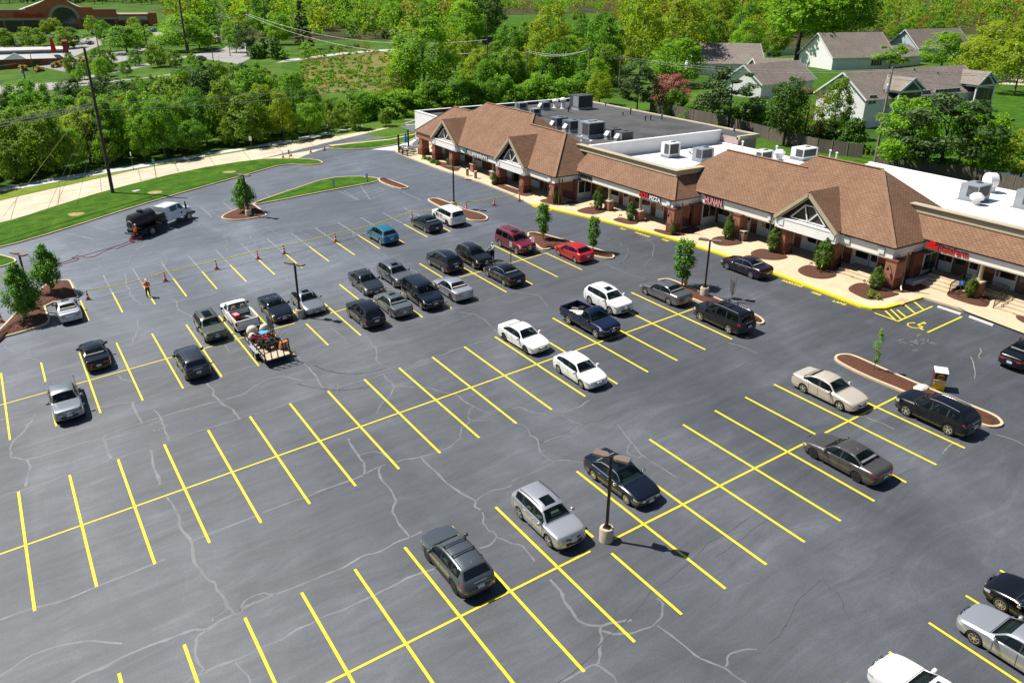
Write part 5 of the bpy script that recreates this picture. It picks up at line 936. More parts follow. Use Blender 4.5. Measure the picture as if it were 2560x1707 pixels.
# trees in the lot
for k,px,top,w_,lab in (('pear_tree',(129.4,732.4),612,62,'dense green pear tree on left mulch island, the farther of two'),('pear_tree',(67.4,799),659,74,'dense green pear tree in front of the far left light pole'),('pear_tree',(612,531),446,46,'vase shaped green tree leaning beside the lamp on the small mulch island'),
 ('young_tree',(1357.6,601.3),508,29,'slim young tree on the island next to the maroon car'),('young_tree',(1482,630),541,26,'slim young tree between the red hatchback and the kerb'),('young_tree',(1705,715.7),599,44,'columnar green tree behind the yellow hydrant'),('thin_sapling',(2184,927.5),824,13,'thin leafy sapling on the long mulch island at right')): pplant(k,px,top,w_*1.08,lab,'young trees on the lot islands',.1)
b=P(1828,753,.1); q=MB(); rr=random.Random(4)
q.tube([(0,0,0),(.02,0,1.2),(0,.02,3.0)],[.05,.035,.01],6)
for i in range(34): a=rr.uniform(0,6.28); z=.5+1.4*rr.random(); L=rr.uniform(.7,1.6); q.tube([(0,0,z),(math.cos(a)*.28,math.sin(a)*.28,z+L*.45),(math.cos(a)*.42*rr.random(),math.sin(a)*.42,z+L)],[.022,.013,.004],4)
o=q.build('bare_sapling',mat('twig_bark',(.17,.125,.11),.9),label='leafless brown sapling behind the large black car',cat='sapling'); o.location=b; s=hgt(b,678)/3.4; o.scale=(s,s,s)
ARB=[((1121.8,411),394,10,'small dark evergreen by the second pier of the veterinary shop'),((1236,461),431,14,'evergreen left of the pier under the middle gable'),((1388.8,508),464,15,'slender evergreen at the corner pier left of the script sign'),((1495,522.5),469,21,'tall evergreen beside the first round column of the middle block'),((1576,550.5),503,19,'evergreen beside the column left of the pizza sign'),((1680.6,586),555,11,'short evergreen at the pizza corner pier'),((1820,597.5),537,21,'evergreen beside the brick pier with the litter bin'),((1932.4,629),565,26,'evergreen beside the left pier of the largest gable'),((2055.7,672.5),594,35,'tallest evergreen, right of the largest gable'),((2189,721),667,29,'squat evergreen at the corner pier before the insurance shop'),((2422.7,742.5),688,20,'grey green evergreen between blue parking sign and round column')]
for px,t,w_,lab in ARB: pplant('arborvitae',px,t,w_*1.2,lab,'columnar evergreens along the shop front',.2)
for i,(px,t,w_) in enumerate((((2172,744),731,15),((2179,737),724,15),((2197,748),736,15))): pplant('hosta',px,t,w_,['leftmost green leafy plant in the corner mulch bed','middle green leafy plant in the corner mulch bed','rightmost green leafy plant in the corner mulch bed'][i],'leafy plants in the corner bed',.2)
for i,(px,t,w_) in enumerate((((1060,397),389,14),((1073,400),392,14),((1083,407),397,16),((1094,411),401,14))): pplant('green_bush',px,t,w_,['far left low green shrub in the veterinary bed','second low green shrub in the veterinary bed','third low green shrub in the veterinary bed','nearest low green shrub in the veterinary bed'][i],'low shrubs in the veterinary bed',.2)
for x,y,n_ in ((1495,527,'round column of the middle block'),(1512,525,'brick pedestal of the middle block'),(1477,516,'second mulch bed'),(1551,544,'third mulch bed'),(1808,585,'pier with the litter bin'),(1958,636,'left pier of the largest gable'),(2027,664,'tallest evergreen'),(2160,707,'corner pier handrail'),(2380,731,'blue parking sign'),(2452,752,'round column at right'),(2460,757,'lower steps at right'),(2050,682,'mulch bed below the largest gable'),(1370,498,'fire lane start')): pplant('rusty_shrub',(x,y),y-9,9,'small rust brown shrub in the mulch near the '+n_,'rusty shrubs in the mulch beds',.2)
# belt of trees along the side road
def lim(px): 
    xs=[-300,0,150,300,420,560,700,770,800,860,960]; ys=[200,196,196,203,166,156,172,196,228,240,258]
    return float(np.interp(px,xs,ys))
rt=random.Random(11); cnt=0
rows=[(136.4,4.3,(-22,58)),(140.5,4.6,(-24,54)),(144,5.0,(-26,56)),(150,5.4,(-28,60)),(157,6.,(-30,62)),(165,6.5,(-30,64)),(174,7.,(-32,66)),(184,7.5,(-32,66)),(195,8.,(20,72)),(207,8.,(32,76))]
for ri,(y0,stp,(xa,xb)) in enumerate(rows):
    x=xa
    while x<xb:
        xx=x+rt.uniform(-1,1); yy=y0+rt.uniform(-1.2,1.2)+(-.10*(xx-0) if False else 0)-max(0,(xx-20))*.10*(1 if ri<3 else 0); yy=max(yy,135.6-max(0,xx)*.11)
        p=Vector((xx,yy,gz(xx))); ppx=pix(p)[0]; h=rt.uniform(6.,9.6) if ri else rt.uniform(5.,9.4); h=min(h,hgt(p,lim(ppx)+rt.uniform(-3,12)))
        if ppx>770 and ri<3: h=min(h,rt.uniform(3.5,5.5))
        if 140<ppx<205 and ri in (2,3,4) : x+=stp; continue
        if h>2.5 and -120<ppx<985:
            kd=rt.choice(['olive_tree','olive_tree','bright_tree','green_tree','olive_tree','olive_tree','bright_tree','yellow_tree' if ri<3 else 'green_tree'] if ri<5 else ['green_tree','olive_tree','dark_tree','green_tree'])
            kn={'olive_tree':'olive green','bright_tree':'bright green','green_tree':'deep green','dark_tree':'dark green','yellow_tree':'yellowish green'}[kd]
            plant(kd,p,h*rt.uniform(.9,1.12),h*rt.uniform(.55,.85),kn+(' tree in the front row of the belt beside the pale sidewalk' if ri==0 else ' tree inside the dense belt left of the meadow'),'trees in the belt beside the side road',cat='tree')
        x+=stp*rt.uniform(.85,1.15)
# scattered trees round the far road, the houses and the park lawn
for n_,(xa,xb,ya,yb,hh,kinds,lab,grp) in enumerate(((235,640,100,132,(4,8),['bright_tree','olive_tree','green_tree','small_tree'],'tree scattered around the far road bend','trees around the far road'),(170,520,164,215,(3.5,6.5),['olive_tree','green_tree','bright_tree','olive_tree'],'leafy tree poking up along the far road verge','trees along the far road verge'),(1560,2080,92,150,(7,13),['green_tree','bright_tree','olive_tree','yellow_tree'],'tree standing between the houses and the far woods','trees behind the houses'),(2150,2560,78,118,(7,12),['bright_tree','yellow_tree','green_tree','budding_tree'],'tree behind the upper houses at far right','trees behind the upper houses'),(1110,1560,96,200,(6,11),['green_tree','bright_tree','yellow_tree','olive_tree'],'tree growing around the footbridge','trees around the footbridge'),(1190,1560,52,92,(4,8),['green_tree','olive_tree','bright_tree'],'small tree dotted on the park lawn','trees on the park lawn'))):
    for i in range((16,14,16,14,22,10)[n_]):
        px=rt.uniform(xa,xb); b=P(px,rt.uniform(ya,yb)); h=rt.uniform(*hh); plant(rt.choice(kinds),b,h,h*rt.uniform(.65,.95),'leafy '+lab,grp,cat='tree')
# bushes behind the veterinary end and the dark roof
for i in range(26):
    t=i/25; px=900+t*560; py=294-t*54+rt.uniform(-3,3); b=P(px,py); plant(rt.choice(['bush','green_bush','bush']),b,rt.uniform(3.2,5.2),rt.uniform(5,8),'bright bush in the hedge behind the flat dark roof','bushes behind the dark roof')
for i in range(24):
    t=rt.random(); px=980+t*560; py=270-t*40-rt.uniform(6,46); b=P(px,py); 
    if abs(px-1060)<40 : continue
    plant(rt.choice(['green_tree','bright_tree','yellow_tree','olive_tree']),b,rt.uniform(6,10),None,'leafy tree in the thicket between the dark roof and the footbridge','trees behind the dark roof')
G=[('oval_tree',(1062,262),44,150,'tall oval bright green tree right of the meadow'),('spruce',(760,122),-12,52,'tall dark spruce behind the meadow path'),('bright_tree',(698,112),34,66,'lime green tree left of the dark spruce'),('yellow_tree',(1372,212),20,98,'yellow green tree in front of the retaining wall'),('green_tree',(1505,205),38,95,'tall green tree left of two yellow trees'),('yellow_tree',(1600,190),-4,112,'left of two tall yellow trees'),('yellow_tree',(1702,180),0,112,'right of two tall yellow trees'),('bright_tree',(1685,215),98,130,'bushy bright tree left of the far grey roof'),('pine',(1592,282),148,95,'dark pine at the corner of the wooden fence'),('redbud',(1668,278),188,104,'reddish pink flowering tree behind the wooden fence'),('yellow_tree',(1498,262),182,66,'small yellow green tree behind the largest rooftop unit'),('pine',(1820,325),172,150,'spreading pine behind the pinkish wall'),('dark_tree',(1958,362),196,90,'dark tree left of the orange tinted tree'),('budding_tree',(2008,362),222,112,'orange tinted budding tree before the white house'),('olive_tree',(2078,345),200,74,'pale thin leaved tree at the corner of the near house'),
 ('tall_tree',(1990,160),-40,135,'big green tree left of the upper white house'),('tall_tree',(2050,152),-45,120,'tall green tree beside the white garden wall'),('tall_dark_tree',(2084,146),-60,165,'broad dark tree behind the gable of the upper white house'),('small_tree',(2222,176),112,80,'small tree before the garage of the upper white house'),('bright_tree',(2352,172),82,98,'light green tree before the pale blue house'),('round_tree',(2442,200),98,120,'round yellow green tree by the driveway'),('round_tree',(2490,150),58,130,'round yellow green tree behind the first round one'),('round_tree',(2535,236),88,126,'round tree with visible trunk at the right edge'),
 ('bright_tree',(2250,425),250,140,'light green bushy tree right of the rear utility pole'),('pine',(2345,440),225,215,'large dark pine mass behind the white roof'),('bright_tree',(2446,440),288,120,'bright green tree right of the large dark pine'),('yellow_tree',(2548,455),325,110,'pale yellow green tree at the right edge by the pond'),('green_tree',(2395,415),262,120,'green tree behind the large dark pine'),
 ('bright_tree',(1165,125),8,92,'light green tree left of the footbridge pole'),('dark_tree',(1215,110),-25,90,'dark stemmed tree above the footbridge'),('small_tree',(714,152),124,24,'small round tree at the left end of the meadow path'),('small_tree',(773,146),107,40,'wider small tree beside the meadow path'),('small_tree',(849,138),112,22,'small tree right of the path lamp'),('budding_tree',(914,133),93,26,'little orange tree at the far end of the path'),('dark_bush',(672,147),98,80,'grey green bush mass left of the meadow path'),('pine',(618,140),52,50,'dark bare pine beside the far road'),
 ('bright_tree',(470,128),38,120,'large spreading light tree by the far junction'),('dark_tree',(500,122),60,60,'small dark tree at the far junction'),('green_tree',(318,134),68,92,'dark round tree beside the far parking lot'),('olive_tree',(172,122),68,62,'rounded olive tree in the far parking lot'),('olive_tree',(84,118),68,66,'rounded olive tree behind the low brick building'),('olive_tree',(8,122),74,60,'olive tree at the left edge in the far lot'),('yellow_tree',(32,82),40,44,'yellow tree before the store sign'),('yellow_tree',(120,88),52,32,'small yellow tree left of the store arch'),('yellow_tree',(140,86),46,32,'small yellow tree under the store arch'),('yellow_tree',(234,88),40,32,'yellow tree right of the store arch'),('green_tree',(262,108),52,40,'tree between store and far lot'),('yellow_tree',(338,88),44,32,'yellow tree before the dark shop beside the store'),('small_tree',(218,106),84,26,'little tree among the far parked cars'),('small_tree',(390,152),124,28,'little dark tree at the far road edge'),('clipped_shrub',(541,111),96,22,'large clipped round shrub by the far junction')]
for k,px,t,w_,lab in G: pplant(k,px,t,w_,lab)
for i,px in enumerate(((833,124),(852,124),(872,121),(891,119))): pplant('clipped_shrub',px,px[1]-11,16,['first','second','third','fourth'][i]+' clipped ball shrub along the meadow path, from the left','clipped ball shrubs by the meadow path')
for i,px in enumerate(((1262,108),(1283,106),(1432,98),(1447,98),(1463,96),(1475,95))): pplant('clipped_shrub',px,px[1]-9,14,['first','second','third','fourth','fifth','sixth'][i]+' clipped ball shrub below the retaining wall, from the left','clipped ball shrubs below the retaining wall')
for i in range(12): px=(1760+i*11.5+(4 if i>5 else 0),82+i*.5); pplant('clipped_shrub',px,px[1]-7,8,'small clipped ball shrub in the row before the far right woods','clipped ball shrubs before the far woods')
for i,px in enumerate(((140,170),(155,166),(170,170),(60,178),(100,180),(215,158),(226,160),(205,156))): pplant('tall_grass',px,px[1]-14,16,'tuft of dry straw coloured grass by the low brick building','dry grass clumps by the low brick building')
pplant('green_bush',(727,348),333,36,'clipped yellowish bush on the mulch corner of the side road'); pplant('clipped_shrub',(2169,386),364,26,'round clipped bush at the gap in the wooden fence')
for i in range(14): px=1650+i*36+rt.uniform(-8,8); b=P(px,283+i*7.6-rt.uniform(2,12)); plant(rt.choice(['dark_bush','green_bush','dark_bush']),b,rt.uniform(2,4.5),rt.uniform(4,6),'dark shrub growing along the wooden fence','shrubs along the wooden fence')
# woods along the horizon: one far mass, with the nearest trees of its edge as things
def mass(name,mats,spots,per,leaf,seed,label):
    r=np.random.default_rng(seed); VV=[];MI=[]
    for (b,h,w_,mi) in spots:
        nc=9; t=.12+.88*r.random(nc); a=r.random(nc)*2*PI; q=w_*.42*np.sin(PI*(.15+.8*t))**.6*r.random(nc)**.5; c=np.stack([b.x+q*np.cos(a),b.y+q*np.sin(a),b.z+h*t*.92],1); idx=r.integers(0,nc,per)
        d=r.normal(size=(per,3)); d/=np.linalg.norm(d,axis=1)[:,None]; p=c[idx]+d*(w_*.2*r.random((per,1))**.4); p[:,2]=np.maximum(p[:,2],b.z+.3)
        nr=.5*d+.8*r.normal(size=(per,3)); nr[:,2]+=.5; nr/=np.linalg.norm(nr,axis=1)[:,None]; u=np.cross(nr,r.normal(size=(per,3))); u/=np.linalg.norm(u,axis=1)[:,None]; v=np.cross(nr,u); sz=leaf*(.6+.8*r.random((per,1)))
        VV.append(np.stack([p-u*sz*.6,p-v*sz*.42,p+u*sz*.6,p+v*sz*.42],1).reshape(-1,3)); MI.append(np.full(per,mi))
    V=np.concatenate(VV); MI=np.concatenate(MI); n=len(MI); me=bpy.data.meshes.new(name); me.vertices.add(4*n); me.vertices.foreach_set('co',V.ravel()); me.loops.add(4*n); me.loops.foreach_set('vertex_index',np.arange(4*n)); me.polygons.add(n); me.polygons.foreach_set('loop_start',np.arange(n)*4); me.polygons.foreach_set('loop_total',np.full(n,4)); me.update(calc_edges=True)
    for m in mats: me.materials.append(m)
    me.polygons.foreach_set('material_index',MI.astype(np.int32)); at=me.attributes.new('tint','FLOAT','FACE'); at.data.foreach_set('value',(r.random(n)*.8).astype(np.float32)); return tag(link(name,me),label,'woods',kind='stuff')
WM=[LM['bright'],LM['mid'],LM['yellow'],LM['orange'],LM['olive'],LM['dark']]
sp=[]
for i in range(1500):
    px=-60+rt.random()*2700; py=rt.choice([rt.uniform(55,98),rt.uniform(38,70),rt.uniform(18,45),rt.uniform(-5,22)])
    if px<430: py=rt.uniform(-4,7)
    if px<640 and py>70: continue
    if 1190<px<1560 and py>44: continue
    if (1195<px<1345 or 1425<px<1545) and py>30: continue
    if px>1900 and py>100 or px>2220 and py>80: continue
    if 1700<px<1900 and py>76: continue
    b=P(px,py); h=rt.uniform(12,19)*(1.35 if px<430 else 1); mi=rt.choices(range(6),[5,4,3,2,4,1] if px<1500 else ([5,4,3,2,4,2] if px<2100 else [4,3,3,4,4,1]))[0]; sp.append((b,h,h*rt.uniform(.7,1.),mi))
mass('woods',WM,sp,190,1.0,5,'spring woods filling the top edge of the view in greens, yellows and oranges')
sp=[]
for i in range(420):
    px=745+rt.random()*270; py=128+rt.random()*105; b=P(px,py); h=rt.uniform(.35,.8); sp.append((b,h,h*3.2,rt.choice([4,4,1,6,1])))
mass('tussocks',WM+[LM['straw']],sp,42,.40,21,'rough tussocks of brown and green grass on the meadow slope')
sp=[]
for i in range(230):
    px=560+rt.random()*2000; py=rt.uniform(40,100)
    if (1090<px<1540) or (800<px<960 and py>88) or 2080<px: continue
    b=P(px,py); h=rt.uniform(2,5.5); sp.append((b,h,h*1.5,rt.choice([1,4,5,0])))
mass('undergrowth',WM,sp,110,.8,9,'low undergrowth at the foot of the spring woods')
for row,(ya,yb,n_) in enumerate(((92,74,26),(66,46,30))):
    for i in range(n_):
        px=430+(i+rt.random())/n_*2200; py=rt.uniform(yb,ya)
        if row==0 and (1080<px<1560 or px>2080 or px<560): continue
        if row==1 and (1230<px<1500 or 2130<px): continue
        b=P(px,py); h=rt.uniform(12,19)
        kd=rt.choice(['bright_tree','green_tree','yellow_tree','bright_tree','budding_tree'] if px<1900 else ['yellow_tree','budding_tree','bright_tree'])
        plant(kd,b,h,h*rt.uniform(.7,.95),{'bright_tree':'bright green','green_tree':'green','yellow_tree':'yellow green','budding_tree':'orange brown budding'}[kd]+' tree standing at the near edge of the spring woods','trees at the edge of the far woods',cat='tree')
for i in range(20):
    px=-40+i*23+rt.uniform(-6,6); b=P(px,rt.uniform(4,12)); h=rt.uniform(14,20); kd=rt.choice(['green_tree','dark_tree','bright_tree','spruce']); plant(kd,b,h,h*.75,'tall tree rising behind the big brick store','trees behind the brick store',cat='tree')
# ------------------------------------------------------------------ far ground
ROADA=mat('old_asphalt',(.20,.20,.20),.85,var=.15,scale=.3); ROADL=mat('pale_road',(.27,.26,.25),.85,var=.12,scale=.2)
sheet('woodland_floor',[(-200,12),(430,14),(640,102),(1180,100),(1205,40),(1500,34),(1575,95),(1900,104),(2080,150),(2240,95),(2600,80),(2800,60),(2800,-18),(-300,-18)],.02,m_grass('woodland_floor',(.02,.03,.008),(.05,.055,.018),(.09,.08,.03),.05,1.5))
sheet('meadow',[(745,205),(760,165),(800,150),(905,134),(1000,128),(1020,160),(1010,205),(960,232),(860,228),(790,240)],.05,MEAD,1)
sheet('grass_bank',[(690,165),(740,146),(800,138),(900,127),(1000,122),(1300,130),(1300,160),(1000,140),(905,139),(790,158),(740,180)],.035,GRASS,1)
sheet('path',[(690,158),(720,149),(775,143),(850,133),(950,125),(1030,122),(1030,125),(950,129),(850,138),(775,148),(722,155)],.06,GREYC)
sheet('far_road',[(-100,222),(150,206),(270,179),(400,153),(470,140),(560,122),(575,108),(545,96),(480,84),(500,80),(570,90),(610,105),(640,140),(600,160),(520,172),(420,190),(300,204),(160,222),(-100,250)],.05,ROADL)
sheet('far_lot',[(-120,128),(60,122),(150,118),(190,96),(300,90),(400,80),(420,92),(395,108),(365,122),(340,146),(290,158),(160,150),(-120,170)],.045,ROADL)
sheet('far_lawn',[(140,165),(200,150),(300,142),(360,132),(440,112),(560,108),(556,118),(470,137),(400,149),(270,174),(150,200),(60,205),(80,190)],.04,GRASS)
sheet('far_lane',[(60,160),(150,148),(260,136),(330,124),(352,132),(300,142),(190,160),(200,172),(160,180)],.055,ROADA)
sheet('house_lawn',[(1900,190),(1960,150),(2110,165),(2140,190),(2100,300),(2060,340),(2160,365),(2300,330),(2400,210),(2560,215),(2700,240),(2700,470),(2200,440),(2000,380),(1850,260)],.03,GRASS)
sheet('park_lawn',[(1195,100),(1215,45),(1500,38),(1560,60),(1540,90),(1340,88),(1230,95)],.03,GRASS)
sheet('driveway',[(2440,203),(2560,197),(2700,195),(2700,214),(2560,214),(2450,210)],.05,ROADC)
# ------------------------------------------------------------------ light poles
POLEM=mat('bronze_pole',(.035,.025,.018),.45,.5); LAMPM=mat('lamp_head_bronze',(.22,.165,.13),.5,.3); CONC=mat('pole_base_concrete',(.50,.42,.30),.85,var=.25,scale=2.)
def lamp(px,top,label,rz=0,basez=0,base=True):
    b=P(*px,basez); h=hgt(b,top); e=empty('lamp_post',b,rz,label,'lamp post','lamp posts of the lot'); 
    if base: MB().lathe([(.36,-.15),(.36,.72),(.33,.78),(.05,.79)],18).build('concrete_base',CONC,e,50)
    z0=.75 if base else 0; MB().bx(-.065,.065,-.065,.065,z0,h).build('pole',POLEM,e)
    if base: MB().bx(-.17,.17,-.17,.17,z0+.02,z0+.10).build('base_plate',POLEM,e)
    for s in (1,-1): m=MB(); m.bar((0,0,h-.06),(s*.28,0,h-.03),.05,.06); o=[(s*.12,-.10,h),(s*.32,-.24,h+.02),(s*.92,-.24,h+.03),(s*.92,.24,h+.03),(s*.32,.24,h+.02),(s*.12,.10,h)]; m.prism([Vector(p)-Vector((0,0,.10)) for p in (o if s>0 else o[::-1])],.12); m.build('lamp_head',LAMPM,e)
    return e
LR=rad(-60)
lamp((1515,1349),1140,'tall bronze lamp post on round concrete base, nearest the camera',LR); lamp((751,794),659,'lamp post on concrete base beside the silver grey sedan',LR); lamp((1760,740),600,'lamp post on the island between hydrant and bare sapling',LR,.1)
lamp((1135,521),418,'lamp post behind the white patrol car',LR,.1); lamp((622,541),438,'lamp post beside the vase shaped tree on the small island',LR,.1); lamp((83,775),634,'lamp post on the far left mulch island',LR,.1)
# ------------------------------------------------------------------ cones and caution tape
ORG=mat('cone_orange',(.75,.085,.012),.5); CW=mat('cone_white',(.8,.8,.78),.4)
CN=[(5,806),(220.5,749),(414,703),(542,673),(645,648),(711,634.5),(839,604.6),(1030,549),(1165.6,525),(1235,514),(1298.5,502.7),(708,395),(727.7,391),(777,382),(811,376.6)]
CL=['cone cut by the left photo edge','cone at the left end of the tape by the silver sedan','cone just right of the standing worker in orange','second cone right of the standing worker','third cone right of the standing worker','cone above the third row lamp post head','cone left of the teal blue car','cone half hidden by the black sedan near the patrol car','cone on the lamp island right of the patrol car','cone in the open lane before the shops','cone at the kerb where the yellow paint begins','leftmost cone on the side road entrance','second cone on the side road entrance from the left','third cone on the side road entrance from the left','rightmost cone on the side road entrance by the grass']
c0=None; tops=[]
for px,l in zip(CN,CL):
    b=P(*px)
    if c0 is None:
        c0=empty('traffic_cone',b); MB().bx(-.19,.19,-.19,.19,0,.04).build('cone_base',TRIM,c0); m=MB(); m.lathe([(.14,.04),(.105,.26)],14); m.lathe([(.087,.40),(.066,.54)],14); m.lathe([(.055,.62),(.03,.80),(.02,.81)],14); m.build('cone_body',ORG,c0,60); m=MB(); m.lathe([(.105,.26),(.087,.40)],14); m.build('reflective_band',CW,c0,60); m=MB(); m.lathe([(.066,.54),(.055,.62)],14); m.build('reflective_band',CW,c0,60); e=c0
    else: e=copy_tree(c0); e.location=b
    tag(e,'orange traffic '+l,'traffic cone','traffic cones'); e.scale=(1.15,1.15,1.15); tops.append(b+Vector((0,0,.92)))
TAPE=mat('caution_tape',(.90,.78,.03),.5,var=.08,scale=3.)
for i,(a,b_) in enumerate(zip(tops[1:10],tops[2:11])):
    m=MB(); N=14; sg=.22 if (b_-a).length>6 else .1
    up=[]
    for k in range(N+1): t=k/N; up.append(a.lerp(b_,t)-Vector((0,0,4*sg*t*(1-t))))
    for p,q in zip(up,up[1:]): m.bar(p,q,.03,.07)
    m.build('caution_tape',TAPE,label='yellow caution tape from '+CL[i+1],cat='caution tape',group='caution tape between the cones')
HOSE=mat('red_hose',(.20,.022,.028),.6)
pts=[P(*q) for q in Q and [(135,672),(170,655),(215,639),(275,621),(285,610),(335,595)]]; 
def hose(px,label):
    p=[P(*q,.03) for q in px]; c=[]
    for a,b in zip(p,p[1:]): c+=[a.lerp(b,t/4) for t in range(4)]
    c.append(p[-1]); MB().tube(c,.035,6).build('hose',HOSE,None,60,label=label,cat='hose',group='red hoses behind the tank truck')
zq=lambda pts: zoom(0,427,.27234,pts)
hose(zq([(525,862),(640,820),(760,780),(880,745),(1030,705),(1130,670),(1230,628)]),'long straight dark red hose running from truck to the left')
hose(zq([(535,868),(700,825),(725,808),(660,800),(720,775),(790,797),(860,790),(940,750),(1020,715),(1080,715),(1160,680),(1240,650)]),'loosely looped dark red hose lying beside the straight one')
m=MB(); cpt=P(*zoom(0,427,.27234,[(1252,640)])[0],.04); m.tube([cpt+Vector((.75*math.cos(a*.5)*(1-.006*a),.75*math.sin(a*.5)*(1-.006*a),.012*a)) for a in range(40)],.035,6); m.build('hose_coil',HOSE,None,60,label='coil of red hose at the feet of the truck workers',cat='hose')
# ------------------------------------------------------------------ signs in the lot
BLUE=mat('sign_blue',(.02,.14,.55),.4); SGN=mat('street_sign_green',(.02,.25,.13),.4); POST=mat('sign_post',(.06,.075,.06),.5,.4)
def psign(px,top,wpx,hpx,m,label,kind='sign',sym=None,rz=rad(-60)):
    b=P(*px,.1); h=hgt(b,top); d=(b-CAM).dot(FW); wd=wpx*d/FPX; ht_=hpx*d/FPX*1.05; e=empty(kind,b,rz,label,'sign'); MB().bx(-.03,.03,-.03,.03,-.1,h-.05).build('post',POST,e); MB().bx(-wd/2,wd/2,-.045,-.033,h-ht_,h).build('sign_plate',m,e)
    if sym: 
        q=MB(); s=wd*.32; z=h-ht_*.45; q.lathe([(s*.28,-.052),(s*.28,-.047)],10,(0,0,z+s*.85),axis='y'); q.bar((0,-.05,z+s*.6),(0,-.05,z-.05),s*.3,.01); q.bar((0,-.05,z),(s*.5,-.05,z-s*.05),s*.2,.01); q.bar((s*.5,-.05,z),(s*.75,-.05,z-s*.7),s*.2,.01)
        for a in range(9): t0,t1=rad(120+a*26),rad(146+a*26); q.bar((s*.75*math.cos(t0),-.05,z-s*.25+s*.75*math.sin(t0)),(s*.75*math.cos(t1),-.05,z-s*.25+s*.75*math.sin(t1)),s*.2,.01)
        q.build('wheelchair_symbol',SW,e)
    return e
psign((835.5,471),449,7,9,BLUE,'left blue accessible parking sign on the grass crescent',sym=1); psign((918.5,457),434,6,9,BLUE,'right blue accessible parking sign on the grass crescent',sym=1); psign((2395,746),701,11,13,BLUE,'blue accessible parking sign in the mulch by the steps',sym=1)
psign((1277,659),604,8,13,CW,'white parking sign on a post before the maroon car'); psign((1332,632),592,9,13,CW,'white parking sign on a post right of the maroon car')
psign((391,446),397,9,10,SGN,'small green street sign on the grass beside the side road'); psign((724,397),375,5,10,SGN,'leaning dark sign beside the entrance cones'); psign((629,372),341,9,10,CW,'white sign at the far edge of the side road')
psign((334,424),380,4,9,CW,'narrow white marker post at the edge of the tree belt'); psign((1284,392),392-8,2,3,CW,'x') if False else None
# ------------------------------------------------------------------ hydrant, bin, bollards, wheel stops, drop box
YH=mat('hydrant_yellow',(.62,.42,.02),.45); b=P(1713,717,.1); e=empty('fire_hydrant',b,0,'yellow fire hydrant beside the columnar tree','fire hydrant'); m=MB(); m.lathe([(.17,0),(.17,.06),(.12,.07),(.12,.55),(.16,.57),(.16,.62),(.13,.66),(.09,.76),(.03,.80)],14); m.build('hydrant_body',YH,e,40)
for s in (1,-1): MB().lathe([(.06,0),(.06,.14),(.04,.17)],10,(0,s*.08 if s>0 else -.25,.45),axis='y').build('outlet_cap',YH,e,40)
m=MB(); m.lathe([(.08,0),(.08,.12)],10,(0,0,0),axis='y'); o=m.build('front_outlet',YH,e,40); o.location=(0,0,.4); o.rotation_euler=(0,0,rad(90))
WST=mat('wheel_stop_concrete',(.62,.60,.55),.8,var=.1); c0=None
for (a,b_),l in zip((((2344,768),(2402,787)),((2423,793),(2483,815))),('left pale concrete wheel stop by the accessible bay','right pale concrete wheel stop near the black sedan')):
    p,q=P(*a),P(*b_); c=(p+q)/2; d=(q-p).normalized(); e=None; m=MB(); L=(q-p).length/2; m.prism([Vector((-L,-.09,0)),Vector((-L,.09,0)),Vector((-L,.06,.13)),Vector((-L,-.06,.13))],Vector((2*L,0,0))); o=m.build('wheel_stop',WST,label=l,cat='wheel stop',group='wheel stops'); o.location=c; o.rotation_euler=(0,0,math.atan2(d.y,d.x))
BOL=mat('bollard_brown',(.30,.22,.13),.7,var=.15); c0=None
for px,l in (((1168.5,439),'left brown bollard before the veterinary shop'),((1189,446),'right brown bollard before the veterinary shop')):
    b=P(*px,.15); m=MB(); m.lathe([(.19,0),(.19,.85)],14); o=m.build('bollard',BOL,None,40,label=l,cat='bollard',group='bollards'); o.location=b; MB().lathe([(.22,.85),(.22,.92),(.15,.96)],14).build('bollard_cap',COPE,o,40)
BIN=mat('bin_brown',(.17,.11,.08),.6,var=.2)
for px,l,mm,h in (((1857,601),'brown litter bin with pale lid beside a brick pier',BIN,1.0),((1692,572),'black litter bin in the shade of the pizza corner',TRIM,1.0),((1287,452),'large black bin under the middle gable',TRIM,1.15)):
    b=P(*px,.15); e=empty('litter_bin',b,0,l,'litter bin'); MB().prism([(-.3,-.3,0),(.3,-.3,0),(.3,.3,0),(-.3,.3,0)],h*.75).build('bin_body',mm,e); m=MB(); [m.bx(x-.03,x+.03,y-.03,y+.03,h*.75,h-.06) for x in(-.27,.27) for y in (-.27,.27)]; m.bx(-.33,.33,-.33,.33,h-.06,h); m.build('bin_lid',COPE if mm is BIN else TRIM,e)
b=P(2350,978); b=P(2342,972); UB=mat('dropbox_brown',(.075,.028,.012),.45); UY=mat('dropbox_gold',(.70,.46,.01),.4); e=empty('drop_box',(b.x,b.y,gz(b.x)),rad(-52),'brown and gold parcel drop box with white top by the mulch island','drop box'); x=.36
m=MB(); m.prism([(-x,-.30,0),(-x,.30,0),(-x,.38,.75),(-x,.40,1.32),(-x,-.34,1.28),(-x,-.34,.75)],Vector((2*x,0,0))); m.build('cabinet',UB,e); m=MB(); m.bx(-x+.01,x-.01,-.352,-.30,.02,.55); m.build('gold_front',UY,e); m=MB(); m.bx(-x,x,-.362,-.342,.58,.74); m.build('gold_front',UY,e)
m=MB(); m.bx(-x-.02,x+.02,-.375,-.36,.55,.585); m.build('white_strip',SW,e); m=MB(); m.bx(-x-.02,x+.02,-.385,-.36,.74,.79); m.build('white_strip',SW,e); m=MB(); m.prism([(-x-.04,-.42,1.29),(x+.04,-.42,1.29),(x+.04,.42,1.36),(-x-.04,.42,1.36)],.05); m.build('white_top',SW,e)
